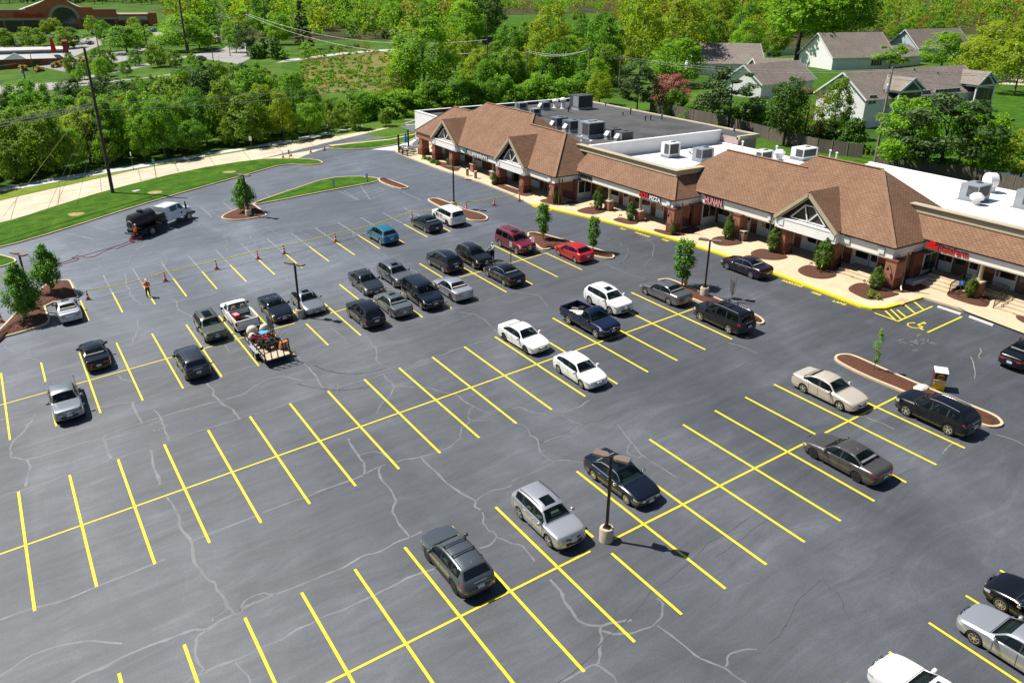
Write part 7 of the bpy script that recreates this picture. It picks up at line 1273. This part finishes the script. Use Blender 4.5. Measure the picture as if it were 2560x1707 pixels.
# ------------------------------------------------------------------ houses
HGL=mat('house_glass',(.03,.045,.06),.06,spec=.8); SCRN=mat('porch_screen',(.02,.025,.03),.4); GAR=mat('garage_door',(.72,.72,.70),.5)
def house(pL,pR,depth,eave,ridge,label,wallm=SIDING,name='house',porch=(),garage=(),z=None,wins=(),base=0.,skirt=None,ov=.5):
    a,b=P(*pL),P(*pR); u=b-a; u.z=0; L=u.length; u.normalize(); n=Vector((-u.y,u.x,0)); n=n if n.dot(a-CAM)>0 else -n
    e=empty(name,a,0,label,'house'); e.matrix_world=frame(a,u,n if u.cross(n).z>0 else n,Vector((0,0,1)))
    w=MB(); w.bx(0,L,0,depth,base-.3,eave); 
    for x in (0,L): w.prism([(x,0,eave-.001),(x,depth,eave-.001),(x,depth/2,ridge-.15)],Vector((.02 if x==0 else -.02,0,0)))
    w.build('wall',wallm,e)
    r=MB(); s=(ridge-eave)/(depth/2)
    for y0,y1,z0,z1 in ((-ov,depth/2,eave-ov*s,ridge),(depth+ov,depth/2,eave-ov*s,ridge)):
        q=[(-ov,y0,z0),(L+ov,y0,z0),(L+ov,y1,z1),(-ov,y1,z1)]; q=q if y0<0 else q[::-1]; r.prism([Vector(p) for p in q],.14)
    ro=r.build('roof',GSHING,e)
    t=MB()
    for x in (-ov-.02,L+ov+.02):
        t.bar((x,-ov,eave-ov*s),(x,depth/2,ridge),.06,.28); t.bar((x,depth+ov,eave-ov*s),(x,depth/2,ridge),.06,.28)
    t.bar((-ov,-ov-.03,eave-ov*s+.02),(L+ov,-ov-.03,eave-ov*s+.02),.08,.16); t.build('roof_trim',WTRIM,e)
    for x0,x1,z0,z1 in wins:
        f=MB(); f.bx(x0*L,x1*L,-.06,.0,z0,z1); f=f.build('window',WTRIM,e); g=MB(); k=max(1,round((x1-x0)*L/1.1)); 
        for i in range(k): xa=x0*L+(x1-x0)*L*i/k+.07; xb=x0*L+(x1-x0)*L*(i+1)/k-.07; g.bx(xa,xb,-.075,-.062,z0+.08,z1-.08)
        g.build('pane',HGL if z1-z0<1.9 else SCRN,f)
    for x0,x1,dz,zt_,zp in porch:
        g=MB(); xm=(x0+x1)/2*L; y0=-dz; zz=zp; 
        g.prism([(x0*L-.3,y0-.3,zt_),(xm,y0-.3,zz),(xm,depth*.3,zz),(x0*L-.3,depth*.1,zt_)],.12); g.prism([(x1*L+.3,y0-.3,zt_),(x1*L+.3,depth*.1,zt_),(xm,depth*.3,zz),(xm,y0-.3,zz)],.12); p=g.build('porch_roof',GSHING,e)
        g=MB(); g.prism([(x0*L,y0,zt_-.1),(x1*L,y0,zt_-.1),(xm,y0,zz-.15)],Vector((0,.1,0))); g.bar((x0*L-.3,y0-.32,zt_),(xm,y0-.32,zz+.05),.06,.25); g.bar((x1*L+.3,y0-.32,zt_),(xm,y0-.32,zz+.05),.06,.25); g.build('porch_gable',BSIDING,p)
        g=MB(); g.bx(x0*L,x1*L,y0,0,base+2.4,base+3.3); [g.bx(x-.12,x+.12,y0,y0+.24,base-.3,zt_) for x in (x0*L+.12,x1*L-.12)]; g.bx(x0*L,x1*L,y0,0,zt_-.3,zt_-.05); g.build('porch_frame',wallm,e)
        g=MB(); k=4; 
        for i in range(k): xa=x0*L+.3+((x1-x0)*L-.6)*i/k; g.bx(xa+.05,xa+((x1-x0)*L-.6)/k-.05,y0+.04,y0+.08,base+3.32,zt_-.32)
        g.poly([(x0*L+.9,y0-.02,zt_+.05),(x1*L-.9,y0-.02,zt_+.05),(xm,y0-.02,zz-.6)]); g.build('porch_screen',SCRN,e)
    for x0,x1,zt_ in garage: MB().bx(x0*L,x1*L,-.08,0,base,zt_).build('garage_door',GAR,e)
    return e,L,depth,ridge,eave
hpL,hpR=(2152,322),(2442,292); _a,_b=P(*hpL),P(*hpR); _u=(_b-_a).normalized(); _n=Vector((-_u.y,_u.x,0)); Ev=hgt(_a,246); Dh=min((abs(pix(_a+_n*d_+Vector((0,0,Ev)))[0]-2046),d_) for d_ in np.arange(6,30,.25))[1]; Rg=hgt(_a+_n*Dh/2,182); print('house',Ev,Dh,Rg,(_b-_a).length)
h,L,D_,Rg,Ev=house(hpL,hpR,Dh,Ev,Rg,'large white two storey house with long grey roof and screened porches',porch=((.17,.36,2.2,6.2,8.2),(.83,1.0,2.2,6.2,8.4)),wins=((.02,.08,4,5.6),(.40,.52,3.6,5.7),(.56,.78,3.4,5.7),(.42,.5,.8,2.6),(.6,.75,.7,2.6)))
for x,y,z,hh in ((.25,.25,0,1.4),(.33,.4,0,.5),(.55,.45,0,.4),(.72,.35,0,.3)): zz=Ev+(Rg-Ev)*(y*2); m=MB(); m.lathe([(.22,-.1),(.12,.15),(.11,hh),(.16,hh+.05)],8,(x*L,y*D_,zz)); m.build('roof_pipe',WTRIM if hh>1 else TRIM,h,40)
house((2078,176),(2232,172),16,3.6,9.6,'upper white house with bright gable wall behind the long grey roof',wins=((.62,.8,.9,2.6),))
house((2232,170),(2300,162),10,3.0,5.6,'white garage wing with gable before the pale blue house',wins=((.1,.2,.9,2.2),),garage=((.3,.85,2.4),))
house((2290,155),(2420,148),12,4.2,9.4,'pale blue house with bay window half hidden by trees',BSIDING,wins=((.08,.22,1.4,3.4),(.55,.7,1.4,3.2)))
house((1735,188),(1905,190),16,3.2,7.6,'grey roofed house with white gable trim behind the pine',wins=((.3,.45,.9,2.4),)); house((1895,205),(1985,205),9,3.0,5.2,'small white garage with brown corner left of the large house',garage=((.25,.9,2.3),)); house((1900,248),(2030,232),10,3.2,6.6,'low grey roof tucked behind the trees left of the large house',wins=((.2,.4,.9,2.2),))
# ------------------------------------------------------------------ fences, walls
FEN=mat('weathered_fence',(.15,.125,.10),.9,var=.3,scale=1.5); FENS=m_uvbrick('fence_boards',(.17,.14,.115),(.12,.10,.085),(.03,.025,.02),.15,9.,.012,off=0,var=.2)
def fence(pts,h,label,m=FENS,name='wooden_fence',rail=True,boardname='boards'):
    e=empty(name,P(*pts[0]),0,label,'fence'); o=e.location.copy(); W_=[P(*p)-o for p in pts]
    q=MB(); [q.bar(a+Vector((0,0,h/2)),b+Vector((0,0,h/2)),.05,h) for a,b in zip(W_,W_[1:])]; q.build(boardname,m,e); 
    if rail:
        for a,b in zip(W_,W_[1:]):
            for i in range(3): c=a.lerp(b,i/3); MB().bx(c.x-.07,c.x+.07,c.y-.07,c.y+.07,0,h+.1).build('fence_post',FEN,e)
fence([(1625,278),(1790,315),(1920,350),(2040,381),(2154,397)],2.0,'long weathered wooden fence behind the white roofs'); fence([(2190,410),(2232,419)],2.0,'short weathered fence piece right of the rear utility pole'); fence([(2232,424),(2440,462),(2575,492)],2.0,'dark wooden fence behind the right white roof by the pond')
WHW=mat('garden_wall_white',(.62,.64,.62),.7); fence([(1915,142),(1990,137),(2085,132)],2.2,'pale garden wall behind the big dark trees',WHW,'garden_wall',False,'wall_panel')
STONE=mat('dark_stone',(.085,.075,.06),.9,var=.5,scale=.6)
fence([(1205,108),(1262,100),(1340,94)],2.0,'dark retaining wall left of the yellow green tree',STONE,'retaining_wall',False,'stone_face'); fence([(1418,92),(1450,90),(1485,90)],2.2,'dark retaining wall right of the yellow green tree',STONE,'retaining_wall',False,'stone_face')
POND=mat('pond_water',(.02,.06,.045),.06); sheet('pond',[(2440,440),(2500,432),(2700,436),(2700,480),(2560,470),(2480,455)],.04,POND)
# ------------------------------------------------------------------ footbridge
BR=mat('bridge_steel',(.045,.032,.026),.6,.3); a,b=P(1080,139),P(1425,146); a.z+=1.2; b.z+=1.2; e=empty('footbridge',a,0,'dark arched truss footbridge among the trees','bridge'); D=b-a; Ld=D.length; D.normalize(); S_=Vector((-D.y,D.x,0)); e.matrix_world=frame(a,D,S_,Vector((0,0,1)))
MB().bx(0,Ld,-1.4,1.4,-.25,0).build('deck',mat('bridge_deck',(.20,.17,.15),.8),e)
for sd in (1,-1):
    q=MB(); N=26; ar=lambda t:1.2+3.6*math.sin(PI*t)
    for i in range(N):
        t0,t1=i/N,(i+1)/N; q.bar((Ld*t0,sd*1.5,ar(t0)),(Ld*t1,sd*1.5,ar(t1)),.22,.28); q.bar((Ld*t0,sd*1.5,-.3),(Ld*t0,sd*1.5,ar(t0)),.12,.12); q.bar((Ld*t0,sd*1.5,0),(Ld*t1,sd*1.5,ar(t1)),.08,.08)
    q.bar((0,sd*1.5,-.3),(Ld,sd*1.5,-.3),.25,.3); q.bar((0,sd*1.5,1.1),(Ld,sd*1.5,1.1),.08,.08); q.build('truss_side',BR,e)
for t in (.52,.80): MB().bx(Ld*t-.8,Ld*t+.8,-1.2,1.2,-4.5,-.3).build('bridge_pier',mat('pier_stone',(.22,.16,.11),.9,var=.3),e)
b=P(1266,152); MB().bx(-.5,.5,-.5,.5,0,hgt(b,125)).build('marker_pillar',WTRIM,label='white square pillar beside the footbridge',cat='pillar').location=b
# ------------------------------------------------------------------ utility poles and wires
UP_=mat('utility_pole_wood',(.065,.05,.042),.9,var=.35,scale=3.); UPG=mat('grey_pole_wood',(.24,.20,.16),.9,var=.3,scale=3.); WIRE=mat('power_wire',(.26,.27,.28),.5,.4)
TOP={}
def pole(key,px,top,label,r=.17,m=UP_,arms=(1.0,),arm_px=None,can=False,h=None):
    b=P(*px); h=h or hgt(b,top); e=empty('utility_pole',b,0,label,'utility pole'); MB().tube([(0,0,-.3),(0,0,h)],[r,r*.62],10).build('pole',m,e,50); ad=Vector((.80,.60,0))
    for dz in arms:
        q=MB(); q.bar(ad*-1.25+Vector((0,0,h-dz)),ad*1.25+Vector((0,0,h-dz)),.11,.13); q.build('crossarm',m,e)
        for i in (-1,-.5,.5,1): MB().lathe([(.06,.06),(.08,.12),(.05,.24)],6,tuple(ad*1.15*i+Vector((0,0,h-dz)))).build('insulator',UND,e)
    if can: MB().lathe([(.2,-1.1),(.28,-1.05),(.28,-.1),(.2,0),(.05,.12)],12,(-.42,-.1,h-2.2)).build('transformer',UN,e,40)
    TOP[key]=b+Vector((0,0,h)); return e,b,h
pole('A',(283,487),121,'tall dark utility pole standing in the lawn by the side road',.24,arms=()); pole('B',(469,142),0,'tall dark pole at the far junction cut by the top edge',.3,arms=(),h=30); pole('C',(2186,409),168,'grey wooden pole with transformer behind the white roof',.2,UPG,(.5,),can=True)
pole('D',(1219,196),36,'tall pole in front of the footbridge',.2,arms=()); pole('E',(1316,222),122,'wooden pole right of the footbridge pillar',.2,UPG,(.6,)); pole('F',(1469,236),118,'wooden pole left of the small yellow green tree',.2,UPG,(.6,)); pole('G',(1547,222),136,'wooden pole behind the largest rooftop unit',.2,UPG,(.6,)); pole('H',(1577,172),118,'short grey pole among the yellow trees',.18,UPG,())
pole('I',(1843,124),-4,'tall dark pole before the far right woods',.22,arms=()); pole('J',(553,116),30,'pole with crossarms at the far road bend',.22,UPG,(.7,1.6)); pole('K',(629,132),28,'grey pole beside the dark bare pine',.22,UPG,(.7,)); pole('L',(669,98),-6,'dark pole with crossarm before the woods',.24,arms=(4.,)); pole('M',(257,176),76,'grey lamp pole behind the far lane',.2,UPG,()); pole('N',(374,158),48,'dark pole beside the far lot exit',.2,arms=(.8,)); pole('O',(67,216),152,'pole with transformer by the low brick building',.2,arms=(.6,),can=True); pole('P',(1306,74),8,'slim grey pole on the far lawn',.18,UPG,())
def wire(a,b,sag,label,r=.035):
    N=14; pts=[a.lerp(b,i/N)-Vector((0,0,4*sag*(i/N)*(1-i/N))) for i in range(N+1)]; MB().tube(pts,r,4,cap=False).build('power_line',WIRE,label=label,cat='power line',group='overhead lines')
Aq=lambda k,dz,o=0:TOP[k]-Vector((0,0,dz))+Vector((.8,.6,0))*o
hA=TOP['A'].z; zA=lambda py: (hgt(P(283,487),py)+P(283,487).z); 
la=TOP['A'].copy(); la.z=zA(258)
lft=la+Vector((-38,-16,-1.2)); rgt=la+Vector((46,6,.3))
for i,dz in enumerate((0,.25,.5)): wire(la-Vector((0,0,dz)),lft-Vector((0,0,dz*2)),.5,['upper','middle','lower'][i]+' of three thick lines running left from the lawn pole',.05)
for i,dz in enumerate((0,.9)): wire(la-Vector((0,0,dz)),rgt-Vector((0,0,dz)),.7,['upper','lower'][i]+' line running right from the lawn pole across the tree belt',.03)
for i,o in enumerate((-8,-4.6,-4,-2.2)): 
    t=Vector((TOP['A'].x+o*1.4-2,TOP['A'].y-6-o*.4,0)); t.z=gz(t.x)+.2; s0=TOP['A'].copy(); s0.z=zA(240+i*18); MB().tube([s0,t],.022,4).build('guy_wire',WIRE if i%2 else mat('guy_guard_yellow',(.55,.45,.12),.6),label=['leftmost','second','third','rightmost'][i]+' guy wire slanting from the lawn pole into the grass',cat='guy wire',group='guy wires of the lawn pole')
for i,(p,q,s,l) in enumerate(((Aq('C',.4,1.15),Aq('C',.4,1.15)+Vector((62,-36,.5)),1.2,'upper line from the transformer pole to the right edge'),(Aq('C',.4,-1.15),Aq('C',.4,-1.15)+Vector((62,-36,.2)),1.2,'second line from the transformer pole to the right edge'),(Aq('C',1.5),Aq('C',1.5)+Vector((62,-36,-1.5)),1.4,'lower line from the transformer pole to the right edge'),(Aq('C',.4,1.15),Aq('G',.5,1.15),1.2,'upper line from the transformer pole to the rooftop unit pole'),(Aq('C',.4,-1.15),Aq('G',.5,-1.15),1.4,'lower line from the transformer pole to the rooftop unit pole'),(Aq('G',.5,1),Aq('F',.5,1),.8,'upper line between the two poles behind the dark roof'),(Aq('G',.5,-1),Aq('F',.5,-1),1.3,'lower line between the two poles behind the dark roof'),(Aq('F',.5,1),Aq('E',.5,1),1.,'upper line from the yellow tree pole to the bridge pillar pole'),(Aq('F',.5,-1),Aq('E',.5,-1),1.2,'lower line from the yellow tree pole to the bridge pillar pole'),(Aq('E',.5,1),Aq('D',9,0),1.,'line between the bridge pillar pole and the tall bridge pole'),(Aq('D',6),Aq('K',1,.9),4.,'upper long line from the bridge pole over the meadow'),(Aq('D',9),Aq('K',1,-.9),4.5,'lower long line from the bridge pole over the meadow'),(Aq('K',1,0),Aq('J',.7,1),1.2,'line between the two poles at the far road'),(Aq('J',.7,1),Aq('B',13,0),2.,'upper line from the far road pole to the junction pole'),(Aq('J',1.6,-1),Aq('B',16,0),2.2,'lower line from the far road pole to the junction pole'),(Aq('B',13,0),Aq('B',13,0)+Vector((-80,60,6)),2.,'line leaving the junction pole at the top left'),(Aq('I',3),Aq('I',3)+Vector((150,20,4)),4.,'upper line from the woods pole to the right'),(Aq('I',6),Aq('I',6)+Vector((150,20,2)),4.,'lower line from the woods pole to the right'),(Aq('O',.6,1),Aq('O',.6,1)+Vector((-60,-20,0)),1.,'line from the low brick building pole to the left edge'),(Aq('M',.4),Aq('N',.8),1.4,'line between the lamp pole and the far lot exit pole'))): wire(p,q,s,l,.036 if i>9 else .024)
for px,t,l in (((350,165),116,'dark street lamp post at the far road'),((534,158),118,'left far roadside lamp post'),((576,142),78,'right far roadside lamp post'),((120,152),118,'small lamp post in the far lot'),((85,178),132,'dark lamp post before the low brick building'),((803,144),125,'little white lamp by the meadow path'),((1213,122),96,'small lamp by the footbridge end')):
    b=P(*px); h=hgt(b,t); e=empty('street_lamp',b,0,l,'street lamp','far street lamps'); MB().tube([(0,0,0),(0,0,h)],[.14,.09],8).build('post',UND,e,50); MB().bx(-.6,.6,-.25,.25,h-.05,h+.15).build('lamp_head',UND,e)
YS=mat('warning_yellow',(.75,.65,.02),.5)
for px,t,l in (((422,152),131,'left yellow warning sign by the far road'),((474,157),139,'right yellow warning sign by the far road')):
    b=P(*px); h=hgt(b,t); e=empty('warning_sign',b,rad(-20),l,'sign','yellow road signs'); MB().bx(-.06,.06,-.06,.06,0,h-.6).build('post',POST,e); MB().prism([(-.95,-.09,h-.9),(0,-.09,h-1.85),(.95,-.09,h-.9),(0,-.09,h+.05)],Vector((0,.04,0))).build('sign_plate',YS,e)
# ------------------------------------------------------------------ far store and neighbours
SBR=mat('store_brick',(.46,.14,.065),.85,var=.12,scale=.4); SCP=mat('store_coping',(.30,.22,.16),.8); SGN_=mat('store_roof_green',(.38,.46,.40),.7); ARC=mat('arch_stone',(.42,.34,.25),.8); SDK=mat('store_front_dark',(.025,.028,.03),.3)
a=P(18,88)
def perp(a,px):
    h=ray(160,80); h.z=0; h.normalize(); d=ray(px,84); t=(a-CAM).dot(h)/d.dot(h); q=CAM+d*t; q.z=a.z; return q
b=perp(a,300); u=(b-a); u.z=0; Ls=u.length; u.normalize(); n=Vector((-u.y,u.x,0)); n=n if n.dot(a-CAM)>0 else -n; e=empty('grocery_store',a,0,'red brick store with big glazed arch and green roof at top left','building'); e.matrix_world=frame(a,u,n,Vector((0,0,1))); U=lambda px:(px-18)/282*Ls; hz_=lambda py:hgt(a,py)
h0=hz_(28); h1=hz_(20); h2=hz_(-6); hb=hz_(52); m=MB(); xa,xb=U(127),U(205); xm=(xa+xb)/2
out=[(U(-70),-.3),(U(300),-.3),(U(300),h0),(U(242),h0),(U(240),h1),(U(212),h1)]+[(U(212)+(U(160)-U(212))*t,h1+(h2-h1)*(3*t*t-2*t**3)) for t in (.25,.5,.75,1)]+[(U(150)+(U(76)-U(150))*t,h2+(h1-h2)*(3*t*t-2*t**3)) for t in (0,.25,.5,.75,1)]+[(U(76),h1),(U(74),h0),(U(-70),h0)]
m.prism([(x,0,z) for x,z in out],Vector((0,2.,0))); m.build('facade',SBR,e)
m=MB(); m.bx(U(-70),U(300),2.1,26,-.3,h0-.4); m.build('store_hall',SBR,e); m=MB(); m.prism([(U(48),2.2,h0-.5),(U(230),2.2,h0-.5),(U(160),2.2,h2-.2),(U(146),2.2,h2-.2)],Vector((0,22,0))); m.build('green_roof',SGN_,e)
def arch(r0,r1,y,mm,nm,zc=0):
    q=MB(); N=18; vs=[]
    for i in range(N+1): t=PI*i/N; vs+=[(xm+r0*math.cos(t),y,zc+r0*math.sin(t)),(xm+r1*math.cos(t),y,zc+r1*math.sin(t))]
    q.add(vs,[(2*i,2*i+1,2*i+3,2*i+2) for i in range(N)]); q.build(nm,mm,e)
rA=(xb-xa)/2; zc=hz_(48); m=MB(); m.prism([(xm-rA*.80,-.06,0),(xm+rA*.80,-.06,0)]+[(xm+rA*.80*math.cos(PI*i/16),-.06,zc+rA*.72*math.sin(PI*i/16)) for i in range(17)],Vector((0,-.04,0))); m.build('arch_window',HGL,e)
q=MB(); N=20
for i in range(N): t0,t1=PI*i/N,PI*(i+1)/N; q.bar((xm+rA*.9*math.cos(t0),-.2,zc+rA*.82*math.sin(t0)),(xm+rA*.9*math.cos(t1),-.2,zc+rA*.82*math.sin(t1)),.4,rA*.2)
q.build('arch_ring',ARC,e); m=MB(); [m.bx(xm+sd*rA*.9-.9,xm+sd*rA*.9+.9,-.4,-.01,0,zc) for sd in (1,-1)]; m.build('arch_pillar',SBR,e)
for x0,x1 in ((-60,15),(20,60),(64,100),(206,238),(245,292)): MB().bx(U(x0),U(x1),-.12,-.02,.3,hb).build('shop_window',SDK,e)
m=MB(); m.bx(U(-70),U(125),-.3,-.02,hb,hb+1.); m.bx(U(207),U(300),-.3,-.02,hb,hb+1.); m.build('canopy_band',ARC,e); m=MB(); m.bx(U(-70),U(74),-.15,2.1,h0,h0+.5); m.bx(U(242),U(300),-.15,2.1,h0,h0+.5); m.build('coping',SCP,e)
me=text_mesh('Schnucks',1.,.3,1.,.25,.03); wd=max(v.co.x for v in me.vertices)-min(v.co.x for v in me.vertices); me.materials.clear(); me.materials.append(RED); o=link('sign_lettering',me,e); sc=(U(118)-U(42))/wd; o.matrix_local=Matrix.Translation((U(80),-.35,hz_(45)))@Matrix.Rotation(rad(90),4,'X')@Matrix.Diagonal((sc,sc*.85,1,1))
a=b.copy(); b=perp(a,396); u=(b-a); u.z=0; Lw=u.length; u.normalize(); n=Vector((-u.y,u.x,0)); n=n if n.dot(a-CAM)>0 else -n; e=empty('side_shop',a,0,'dark fronted lower shop wing right of the brick store','building'); e.matrix_world=frame(a,u,n,Vector((0,0,1))); hh=hgt(a,39); MB().bx(.2,Lw,0,20,-.3,hh).build('wall',SBR,e); MB().bx(.2,Lw-4,-.2,-.02,hh*.72,hh*.95).build('sign_band',ARC,e); MB().bx(.2,Lw-4,-.6,-.02,.3,hh*.66).build('shop_window',SDK,e); MB().bx(0,Lw+.1,-.25,20,hh,hh+.5).build('coping',SCP,e); MB().bx(Lw-3.5,Lw+.5,-.4,4,-.3,hh+1.2).build('end_pillar',SBR,e); text('sign_lettering','shoes',2.2,.05,SW,e,frame(Vector((Lw*.62,-.3,hh*.78)),Vector((1,0,0)),Vector((0,0,1)),Vector((0,-1,0))))
a=P(-60,180); h_=None; b=perp(a,161); u=(b-a); u.z=0; Lp=u.length; u.normalize(); n=Vector((-u.y,u.x,0)); n=n if n.dot(a-CAM)>0 else -n; e=empty('restaurant',a,0,'low brick building with teal and grey roof band and red fin, left edge','building'); e.matrix_world=frame(a,u,n,Vector((0,0,1))); h1=hgt(b,143); h2=hgt(b,124); MB().bx(0,Lp,0,16,-.3,h1).build('wall',SBR,e)
q=MB(); q.prism([(-1,-1.6,h1-.1),(-1,0,h1-.1),(-1,1.5,h1+(h2-h1)*.55),(-1,1.3,h1+(h2-h1)*.6)],Vector((Lp+1.8,0,0))); q.build('awning_roof',mat('awning_grey',(.42,.45,.44),.6),e); MB().bx(-.5,Lp-.5,1.6,15,h1,h1+(h2-h1)*.75).build('teal_band',mat('teal_band',(.08,.22,.25),.5),e); MB().bx(-.6,Lp-.4,1.4,15.2,h1+(h2-h1)*.75,h2).build('parapet',mat('parapet_grey',(.45,.42,.42),.7),e)
q=MB(); q.prism([(Lp*.82,-.4,h2-.6),(Lp*.88,-.4,h2-.6),(Lp*.86,-.4,h2+3.2),(Lp*.83,-.4,h2+3.8)],Vector((0,1.,0))); q.build('red_fin',RED,e); q=MB(); q.bx(Lp*.95,Lp+.2,1.,9,h1*.4,h2+2.4); q.build('red_fin',mat('fin_red',(.25,.02,.02),.5),e)
q=MB(); q.prism([(Lp*.30,-2.2,h1-.1),(Lp*.55,-2.2,h1-.1),(Lp*.43,-1.,h2-.6)],Vector((0,1.4,0))); q.build('entrance_gable',mat('awning_grey',(.42,.45,.44),.6),e)
for x in (.05,.2,.6,.75): MB().bx(Lp*x,Lp*(x+.1),-.1,-.01,.8,h1*.75).build('window',HGL,e)
# ------------------------------------------------------------------ far parked cars
src=[find(l) for l in ('white hatchback nearest in the second row, nose towards us','black sedan right of the car with the open door','silver grey sedan with dark sunroof right of the third row lamp pole','teal blue car standing alone near the caution tape','bright silver car with dark sunroof beside the nearest light pole')]
FC=[(8,128,1.2,0,'white car at the left edge of the far lot'),(45,117,1.2,2,'silver car behind the low brick building'),(38,113,1.3,4,'second silver car behind the low brick building'),(60,113,1.1,0,'white car behind the rounded olive tree'),(128,96,1.2,3,'blue car between the two rounded olive trees'),(118,87,1.2,1,'black car before the store front'),(165,115,1.2,1,'black car left in the row under the green tree'),(183,114,1.2,1,'second black car in the row under the green tree'),(212,111,1.2,0,'white car in the row under the green tree'),(227,112,1.2,1,'black car right in the row under the green tree'),(265,110,1.2,2,'silver car at the trunk of the dark round tree'),(234,86,1.3,3,'blue car in front of the store windows'),(362,84,1.1,0,'white car in front of the dark shop wing'),(376,80,1.1,2,'silver car beside the white one by the dark shop'),(386,80,1.2,3,'blue car at the end of the dark shop wing'),(590,106,.3,1,'black car driving at the far road bend'),(503,152,.9,1,'dark car on the far road behind the tree belt')]
for px,py,rz,i,l in FC:
    o=copy_tree(src[i]); b=P(px,py); o.matrix_world=Matrix.Translation(b)@Matrix.Rotation(rz+.0,4,'Z'); tag(o,l,'car','cars in the distance')
